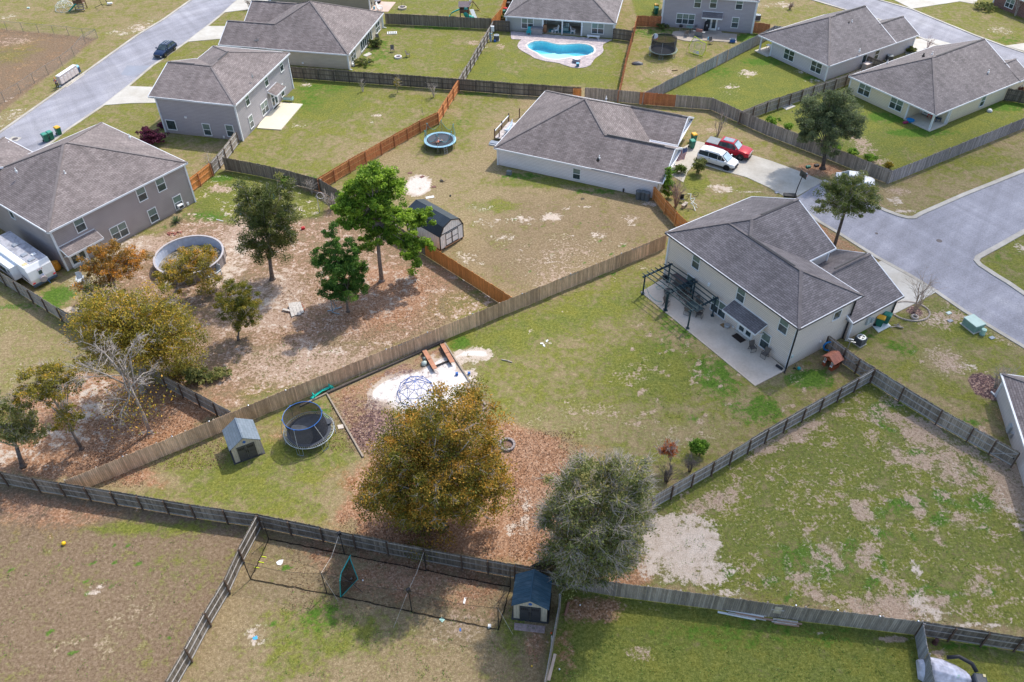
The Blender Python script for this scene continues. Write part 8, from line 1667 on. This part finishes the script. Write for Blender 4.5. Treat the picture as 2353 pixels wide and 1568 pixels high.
for x,y in((808,1331),(834,1335)):q=G(x,y);tag(MB().lathe([(0,0),(.05,.02),(.07,.07),(.05,.12),(0,.14)],10,tuple(q)).build("practice_ball",WHITE,smooth=True),"small white practice ball by the teal pitching screen","ball","white balls by the screen")
def plate(nm_,lb,cat,pts,mat,h_=.03):p=GP(pts);m=MB();m.prism([(v.x,v.y)for v in p],0,h_);return tag(m.build(nm_,mat),lb,cat)
ZB=Zf(720,1560,4.48)
plate("home_plate","white home plate on the ground at the left end of the batting cage","base",[ZB(*q)for q in[(400,395),(445,365),(495,360),(480,410),(458,433),(415,425)]],WHITE)
plate("throw_down_base","pale mint square base on the grass below the batting cage","base",[(1009,1424),(1015,1418),(1023,1424),(1016,1431)],plain((.45,.72,.62),.6));plate("pitching_rubber","narrow white strip on the ground at the right end of the batting cage","base",[(1064,1387),(1067,1387-13),(1072,1374),(1068,1388)],WHITE)
plate("pitching_mat","blue and white base in the bare sandy circle at the lower left of centre","base",[(580,1466),(591,1461),(592,1469),(583,1471)],plain((.05,.35,.70),.5));plate("paper_scrap","small blue scrap on the ground outside the cage","scrap",[(1056,1444),(1059,1444),(1060,1451),(1056,1451)],BLUE);q=G(1125,1441);m=MB();m.obox((0,0,.12),.22,.2,.24);o=m.build("small_box",WHITE);o.location=q;tag(o,"small white and red box in the near right corner of the cage","box")
for k,(x,y)in enumerate([(239,324),(205,396),(145,465)]):p=G(*ZB(x,y));m=MB();m.obox((0,0,.03),.42,.05,.04,-.2);o=m.build("yellow_stake",YN);o.location=p;tag(o,"short yellow stake at the left edge of the batting cage","stake","yellow stakes of the batting cage")
q=G(148,1251.5);o=MB().lathe([(.16*math.sin(k*.3142),.16-.16*math.cos(k*.3142))for k in range(11)],20,(q.x,q.y,0)).build("ball",plain((.85,.52,.01),.4,var=.03),smooth=True);tag(o,"yellow ball on the brown lawn of the lower left yard","ball")
for x,y,c_,lb in[(1333,1391.7,(.7,.7,.7),"small white ball near the fence foot at the right of the navy roofed shed"),(1285,1539,(.8,.8,.8),"small white ball near the edge on fence at the bottom"),(1267,1456,(.8,.1,.02),"tiny orange ball beside the navy roofed shed"),(1222,1532,(.8,.5,.05),"tiny yellow ball at the bottom left of the edge on fence")]:
    q=G(x,y);tag(MB().lathe([(0,0),(.05,.02),(.07,.07),(.05,.12),(0,.14)],10,tuple(q)).build("ball",plain(c_,.5),smooth=True),lb,"ball")
t=thing("board","reddish plank lying in the leaves beside the navy roofed shed","board",G(1303,1400),yaw(G(1298,1415),G(1306,1386)));m=MB();m.obox((0,0,.05),1.1,.16,.05);m.build("plank",plain((.34,.17,.12),.8),t)
t=thing("board","pale plank leaning at the foot of the edge on fence at the bottom","board",G(1268,1535),yaw(G(1263,1568),G(1273,1527)));m=MB();m.obox((0,0,.12),1.9,.2,.06);m.build("plank",plain((.60,.48,.40),.8),t)
t=thing("timber_pile","long white and brown boards along the foot of the bottom grey fence","boards",G(1700,1412),yaw(G(1640,1405),G(1765,1432)))
for k in range(5):m=MB();m.obox((rnd.uniform(-1.2,1.6),.1*k-.2,.06+.03*k),2.6,.14,.05,rnd.uniform(-.05,.05));m.build("board",[WHITE,WOODG,plain((.4,.25,.18),.8)][k%3],t)
t=thing("timber_pile","short brown boards against the bottom grey fence where its planks are patched","boards",G(1812,1437),yaw(G(1790,1432),G(1850,1440)));[MB().obox((rnd.uniform(-.4,.4),.08*k,.06+.03*k),1.7,.12,.05).build("board",[plain((.4,.25,.18),.8),WOODG][k%2],t)for k in range(4)]
# wrapped thing bottom right, behind the blue grey fence
ZC=Zf(2640,1840,9.804);q=G(*ZC(1300,1400));t=thing("covered_mower","grey tarp covered ride on mower with black frame behind the blue grey fence","covered mower",q,rad(-15));m=MB();R_=[]
for x_,w_,z_ in[(-1.9,.55,.7),(-1.2,.8,1.25),(-.4,.85,1.2),(.5,.7,1.0),(1.15,.5,.8),(1.35,.3,.5)]:R_.append([(x_,-w_*1.25,.05),(x_+.05,-w_*1.1,z_*.5),(x_+.1,-w_*.5,z_*.92),(x_,.05,z_),(x_-.1,w_*.6,z_*.85),(x_,w_,z_*.5),(x_,w_*1.15,.05)])
m.loft(R_);m.build("tarp",plain((.50,.50,.58),.6,var=.3,scale=3),t,bevel=.06);m=MB();m.obox((.35,-.35,.95),.22,.15,.02,.4,.5);m.build("green_badge",plain((.30,.55,.38),.5),t)
MB().tube([(-.2,.8,1.0),(.5,.95,1.2),(1.3,.7,1.1),(1.6,.3,.9)],.14,8).build("black_hose",BLACK,t,smooth=True);m=MB();m.obox((1.8,-.3,.5),.8,1.1,.95,.1);m.build("dark_bag",plain((.05,.06,.075),.5),t,bevel=.12);m=MB();m.obox((2.0,.1,1.0),.16,.2,.02);m.build("yellow_label",plain((.6,.5,.25),.6),t);m=MB();m.obox((.6,-.8,.15),.8,.3,.25);m.build("green_deck",plain((.02,.3,.12),.5),t)
q=G(*ZC(960,440));t=thing("tree_stump","dark brown stump by the foot of the fence at the lower right","stump",q);MB().lathe([(.2,0),(.16,.1),(.15,.5),(0,.52)],10).build("wood",plain((.10,.05,.045),.9),t)
for k,(bx_,by_,tx,ty)in enumerate([(1922-0,0,0,0)][:0]):pass
a=G(1480,213,1.83);b=G(1764,69,1.83);dd=(b-a).normalized();nn_=Vector((-dd.y,dd.x,0));nn_=nn_*(1 if nn_.dot(-a)>0 else-1)
for x,lb in((1925.2-0,0),)[:0]:pass
for u,lb in((T(0,2,1697,600)[0],"nearest"),(T(0,2,1893,500)[0],"middle"),(T(0,2,1990,440)[0],"farthest")):
    f=(u-1480)/(1764-1480);v=213+(69-213)*f;p=G(u,v,1.83)+nn_*.04;m=MB();m.obox((0,0,.9),.16,.03,1.82,0);o=m.build("replacement_picket",plain((.62,.42,.28),.8));o.location=(p.x,p.y,0);o.rotation_euler=(0,0,math.atan2(dd.y,dd.x));tag(o,"pale new picket on the silver grey fence, %s of three"%lb,"picket","new pickets on the silver grey fence")
# broken patch on the bottom fence
p=G(1788,1399,1.3);o=MB();o.obox((0,0,0),.5,.03,.8);o=o.build("fence_patch",plain((.55,.47,.36),.8,var=.3));dd=(G(2122,1429,1.83)-G(1765,1386,1.83));o.location=(p.x,p.y-.03,1.15);o.rotation_euler=(0,0,math.atan2(dd.y,dd.x));tag(o,"patched pale broken boards on the bottom grey fence","fence patch")
MB().obox((0,0,0),.9,.06,.06).build("cross_piece",WOODG,o)
# ================================================================ MAILBOXES, PEOPLE
ZM=Zf(140,170,15.68);a=G(*ZM(690,1330));b=G(*ZM(1480,790));h_=yaw(a,b);CR_=plain((.60,.52,.48),.5,var=.06);L=(b-a).length/5
mbx=thing("mailbox_unit","beige cluster mailbox cabinet in the roadside row","mailbox")
m=MB();m.box(-L/2+.02,L/2-.02,0,.55,.35,1.55);m.build("cabinet",CR_,mbx);m=MB();m.box(-L/2,L/2,-.05,.6,1.55,1.62);m.build("top",plain((.78,.76,.76),.5),mbx);m=MB();m.box(-.18,.18,.1,.45,0,.35);m.build("pedestal",plain((.09,.10,.15),.6),mbx);m=MB();m.box(-.12,.12,-.02,0,1.15,1.25);m.build("mail_slot",WHITE,mbx)
m=MB();[m.box(-L/2+.08+i*.24,-L/2+.29+i*.24,-.012,0,.42+k*.2,.6+k*.2)for i in range(2)for k in range(3)];m.build("small_doors",plain((.66,.58,.54),.5),mbx)
for k in range(5):
    p=a.lerp(b,(k+.5)/5);place(mbx,USED,p,h_,"beige cluster mailbox cabinet, %s from the person in the orange vest"%["nearest","second","middle one, third","fourth","farthest, fifth"][k],"cluster mailboxes by the left street")
d_=(b-a).normalized();n_=Vector((-d_.y,d_.x,0));p=b+d_*.3+n_*.3;t=thing("mail_drop_box","dark blue mail drop box at the far end of the beige mailboxes","mailbox",p,h_);m=MB();m.box(-.22,.22,-.3,.3,.3,1.1);m.build("body",NAVY,t);MB().lathe([(0,0),(.3,0),(.3,.44),(0,.44)],14).tf(Matrix.Translation((-.22,0,1.1))@Matrix.Rotation(rad(90),4,'Y')).build("rounded_top",LBLUE,t);[MB().box(x-.03,x+.03,y-.03,y+.03,0,.3).build("leg",NAVY,t)for x in(-.18,.18)for y in(-.25,.25)]
q4=[a+n_*-.75,b+n_*-.6+d_*.4,b+n_*.7+d_*.2,a+n_*.7-d_*.3];m=MB();m.prism([(v.x,v.y)for v in q4],-.05,.035);struct("mailbox_pad",m,CONCL)
SKIN=plain((.42,.25,.18),.6,var=.06)
def skinmesh(name,nodes,edges,mat,parent,sub=1):
    """one continuous surface grown round a jointed skeleton; nodes: (x, y, z, rx, ry)"""
    me=bpy.data.meshes.new(name);me.from_pydata([n_[:3]for n_ in nodes],edges,[]);o=bpy.data.objects.new(name,me);COL.objects.link(o)
    s_=o.modifiers.new("skin",'SKIN');s_.use_smooth_shade=True
    for i,n_ in enumerate(nodes):
        sv=me.skin_vertices[0].data[i];sv.radius=(n_[3],n_[4]if len(n_)>4 else n_[3]);sv.use_root=(i==0)
    if sub:o.modifiers.new("sub",'SUBSURF').levels=sub;o.modifiers["sub"].render_levels=sub
    me.materials.append(mat);o.parent=parent;return o
def person(label,loc,rz,J,clothes,hair,rx=0.0,ry=0.0,zoff=0.0):
    """J: joint positions in metres. The body is one mesh with head, nose, ears, five fingers and feet"""
    t=thing("person",label,"person",loc,rz);N=[];E_=[];ix={}
    def add(k,r,p=None,r2=None):ix[k]=len(N);N.append((*J.get(k,p if p is not None else(0,0,0)),r,r2 or r));return ix[k]
    def V3(k):return Vector(N[ix[k]][:3])
    add('pelvis',.14,r2=.11);add('waist',.125,r2=.095);add('chest',.16,r2=.11);add('neck',.055);add('head',.085,r2=.095);add('crown',.075,r2=.085)
    for a_,b_ in(('pelvis','waist'),('waist','chest'),('chest','neck'),('neck','head'),('head','crown')):E_.append((ix[a_],ix[b_]))
    for s in('l','r'):
        for k,r in(('shoulder',.06),('elbow',.040),('wrist',.027),('palm',.036)):add(s+k,r)
        E_+=[(ix['chest'],ix[s+'shoulder']),(ix[s+'shoulder'],ix[s+'elbow']),(ix[s+'elbow'],ix[s+'wrist']),(ix[s+'wrist'],ix[s+'palm'])]
        w,pm=V3(s+'wrist'),V3(s+'palm');d=(pm-w).normalized();side=d.cross(Vector((0,1,.3))).normalized()
        for i,(o_,l)in enumerate(((-.030,.060),(-.010,.075),(.010,.072),(.030,.058))):
            p1=pm+d*.045+side*o_;p2=p1+d*l*.5+Vector((0,-.008,-.006));p3=p2+d*l*.45+Vector((0,-.016,-.01))
            for j,p_ in enumerate((p1,p2,p3)):k='%sf%d%d'%(s,i,j);add(k,.009-.001*j,tuple(p_));E_.append((ix[s+'palm']if j==0 else ix['%sf%d%d'%(s,i,j-1)],ix[k]))
        p1=w.lerp(pm,.6)+side*-.045;p2=p1+d*.04+side*-.018;add(s+'th0',.011,tuple(p1));add(s+'th1',.009,tuple(p2));E_+=[(ix[s+'palm'],ix[s+'th0']),(ix[s+'th0'],ix[s+'th1'])]
        for k,r in(('hip',.095),('knee',.060),('ankle',.040),('toe',.038)):add(s+k,r)
        E_+=[(ix['pelvis'],ix[s+'hip']),(ix[s+'hip'],ix[s+'knee']),(ix[s+'knee'],ix[s+'ankle']),(ix[s+'ankle'],ix[s+'toe'])]
    f=Vector(J['face']);hd_=V3('head');add('nose',.012,tuple(hd_+f*.105+Vector((0,0,-.01))));E_.append((ix['head'],ix['nose']))
    body=skinmesh("body",N,E_,SKIN,t)
    hc=V3('head').lerp(V3('crown'),.5);up_=(V3('crown')-V3('head')).normalized();sd_=f.cross(up_).normalized()
    m=MB();[m.lathe([(0,-.012),(.011,0),(0,.012)],6,tuple(hd_+f*.088+sd_*.035*s+up_*.02))for s in(-1,1)];m.build("eyes",BLACK,t);m=MB();m.obox(tuple(hd_+f*.09-up_*.045),.04,.012,.01);m.build("mouth",plain((.30,.10,.09),.6),t)
    m=MB();[m.lathe([(0,-.025),(.014,0),(0,.028)],6,tuple(hd_+sd_*.092*s))for s in(-1,1)];m.build("ears",SKIN,t)
    hn=[(*(hc+up_*.055-f*.01),.095,.09),(*(hc-f*.045+up_*.01),.09,.085),(*(hc-f*.07-up_*.09),.05,.05)];skinmesh("hair",hn,[(0,1),(1,2)],hair,t)
    for nm_,ks,mt,gr in clothes:
        nn2=[];ee=[]
        for chain_ in ks:
            for j,(k,r)in enumerate(chain_):
                p=Vector(N[ix[k]][:3])if isinstance(k,str)else Vector(N[ix[k[0]]][:3]).lerp(Vector(N[ix[k[1]]][:3]),k[2]);ex_=[i for i,q_ in enumerate(nn2)if(Vector(q_[:3])-p).length<1e-4]
                if ex_:cur=ex_[0]
                else:nn2.append((*p,r+gr,(r+gr)*.85));cur=len(nn2)-1
                if j:ee.append((prv,cur))
                prv=cur
        skinmesh(nm_,nn2,ee,mt,t)
    return t
Js=dict(pelvis=(0,0,.95),waist=(0,.0,1.10),chest=(0,-.02,1.32),neck=(0,-.04,1.50),head=(0,-.06,1.62),crown=(0,-.05,1.70),face=(0,-.97,-.25),
lshoulder=(.19,-.02,1.42),lelbow=(.24,-.08,1.15),lwrist=(.18,-.28,1.08),lpalm=(.16,-.36,1.09),rshoulder=(-.19,-.02,1.42),relbow=(-.25,-.06,1.15),rwrist=(-.2,-.26,1.05),rpalm=(-.18,-.34,1.05),
lhip=(.10,0,.88),lknee=(.12,-.03,.50),lankle=(.13,.03,.09),ltoe=(.14,-.13,.04),rhip=(-.10,0,.88),rknee=(-.12,.0,.50),rankle=(-.14,.04,.09),rtoe=(-.16,-.12,.04))
q=G(*ZM(500,1430));person("person in orange safety vest and grey shirt standing at the left end of the mailboxes",q,rad(20),Js,
[("grey_shirt",[[('pelvis',.14),('waist',.125),('chest',.155)],[('chest',.12),('lshoulder',.07),(('lshoulder','lelbow',.6),.055)],[('chest',.12),('rshoulder',.07),(('rshoulder','relbow',.6),.055)]],plain((.20,.23,.32),.8),.014),
("orange_vest",[[(('waist','chest',.1),.135),('chest',.165)],[('chest',.12),(('chest','lshoulder',.8),.08)],[('chest',.12),(('chest','rshoulder',.8),.08)]],ORNG,.03),
("dark_trousers",[[('pelvis',.14),('lhip',.10),('lknee',.072),(('lknee','lankle',.95),.055)],[('pelvis',.14),('rhip',.10),('rknee',.072),(('rknee','rankle',.95),.055)]],plain((.02,.025,.04),.8),.012),
("white_shoes",[[('lankle',.045),('ltoe',.045)],[('rankle',.045),('rtoe',.045)]],plain((.6,.6,.66),.6),.008)],ORNG)
# lying on the blue trampoline: on the back, one knee raised, arms out
Jl=dict(pelvis=(0,0,.14),waist=(-.02,.14,.13),chest=(-.02,.36,.14),neck=(0,.54,.13),head=(.0,.66,.13),crown=(.0,.74,.12),face=(0,-.2,.97),
lshoulder=(.17,.44,.12),lelbow=(.36,.62,.07),lwrist=(.55,.58,.06),lpalm=(.63,.55,.06),rshoulder=(-.19,.44,.12),relbow=(-.14,.62,.30),rwrist=(-.02,.78,.38),rpalm=(.03,.84,.36),
lhip=(.10,-.06,.13),lknee=(.16,-.34,.42),lankle=(.17,-.52,.06),ltoe=(.19,-.64,.04),rhip=(-.10,-.06,.13),rknee=(-.42,-.30,.12),rankle=(-.06,-.52,.08),rtoe=(.02,-.60,.07))
q=G(*Zf(1220,320,11.2)(735,1060),.95);person("person in orange top and shorts lying on the blue trampoline mat with one knee raised",(q.x,q.y,.885),rad(155),Jl,
[("orange_top",[[('pelvis',.13),('waist',.12),('chest',.15)],[('chest',.11),(('chest','lshoulder',.8),.07)],[('chest',.11),(('chest','rshoulder',.8),.07)]],plain((.72,.20,.10),.7),.014),
("pale_shorts",[[('pelvis',.13),('lhip',.10),(('lhip','lknee',.5),.08)],[('pelvis',.13),('rhip',.10),(('rhip','rknee',.5),.08)]],plain((.5,.45,.55),.8),.014)],plain((.20,.10,.05),.7))
# ================================================================ CLOUD SHADE
H0=420.0;SH=[G(x,y)for x,y in[(1180,1900),(1215,1500),(1290,1150),(1330,900),(1480,720),(1560,560),(1680,430),(1830,330),(2120,300),(2700,300)]]+[Vector((420,60,0)),Vector((160,-160,0)),Vector((20,-60,0))]
off_=_sv*(H0/_sv.z);xs=np.arange(-30,440,6.0);ys=np.arange(-180,190,6.0);CX2,CY2=np.meshgrid(xs,ys);ins_=np.zeros(CX2.shape,bool);dst=np.full(CX2.shape,1e9)
for i in range(len(SH)):
    a,b=SH[i],SH[(i+1)%len(SH)];ins_^=((a.y>CY2)!=(b.y>CY2))&(CX2<(b.x-a.x)*(CY2-a.y)/((b.y-a.y)or 1e-9)+a.x)
    L2=(b-a).length_squared;t_=np.clip(((CX2-a.x)*(b.x-a.x)+(CY2-a.y)*(b.y-a.y))/L2,0,1);dst=np.minimum(dst,np.hypot(CX2-a.x-t_*(b.x-a.x),CY2-a.y-t_*(b.y-a.y)))
dn=smooth((np.where(ins_,dst,-dst)+5)/16);rs=np.random.RandomState(6);V_,F_,D_=[],[],[];nxc,nyc=len(xs),len(ys)
for s in(1,-1):
    for j in range(nyc):
        for i in range(nxc):d_=dn[j,i];V_.append((CX2[j,i],CY2[j,i],s*(d_*14*(.7+.6*rs.rand()))));D_.append(d_)
for k in range(2):
    for j in range(nyc-1):
        for i in range(nxc-1):
            if max(dn[j,i],dn[j+1,i],dn[j,i+1],dn[j+1,i+1])>.01:q_=k*nxc*nyc+j*nxc+i;f_=(q_,q_+1,q_+1+nxc,q_+nxc);F_.append(f_ if k==0 else f_[::-1])
me=bpy.data.meshes.new("cloud");me.from_pydata(V_,[],F_);at_=me.attributes.new("dens",'FLOAT','POINT');at_.data.foreach_set("value",np.array(D_,dtype=np.float32))
cm,ct,cb=nm("cloud_vapour");an=node(ct,"ShaderNodeAttribute");an.attribute_name="dens";tr=node(ct,"ShaderNodeBsdfTransparent");mx=node(ct,"ShaderNodeMixShader");tl=node(ct,"ShaderNodeBsdfTranslucent")
lk(ct,mth(ct,'MULTIPLY',an.outputs['Fac'],.40),mx.inputs[0]);lk(ct,tr.outputs[0],mx.inputs[1]);lk(ct,tl.outputs[0],mx.inputs[2]);tl.inputs[0].default_value=(.9,.9,.92,1);lk(ct,mx.outputs[0],ct.nodes["Material Output"].inputs[0])
me.materials.append(cm);cl_=bpy.data.objects.new("cloud",me);COL.objects.link(cl_);cl_.location=(off_.x,off_.y,H0);tag(cl_,kind='structure')
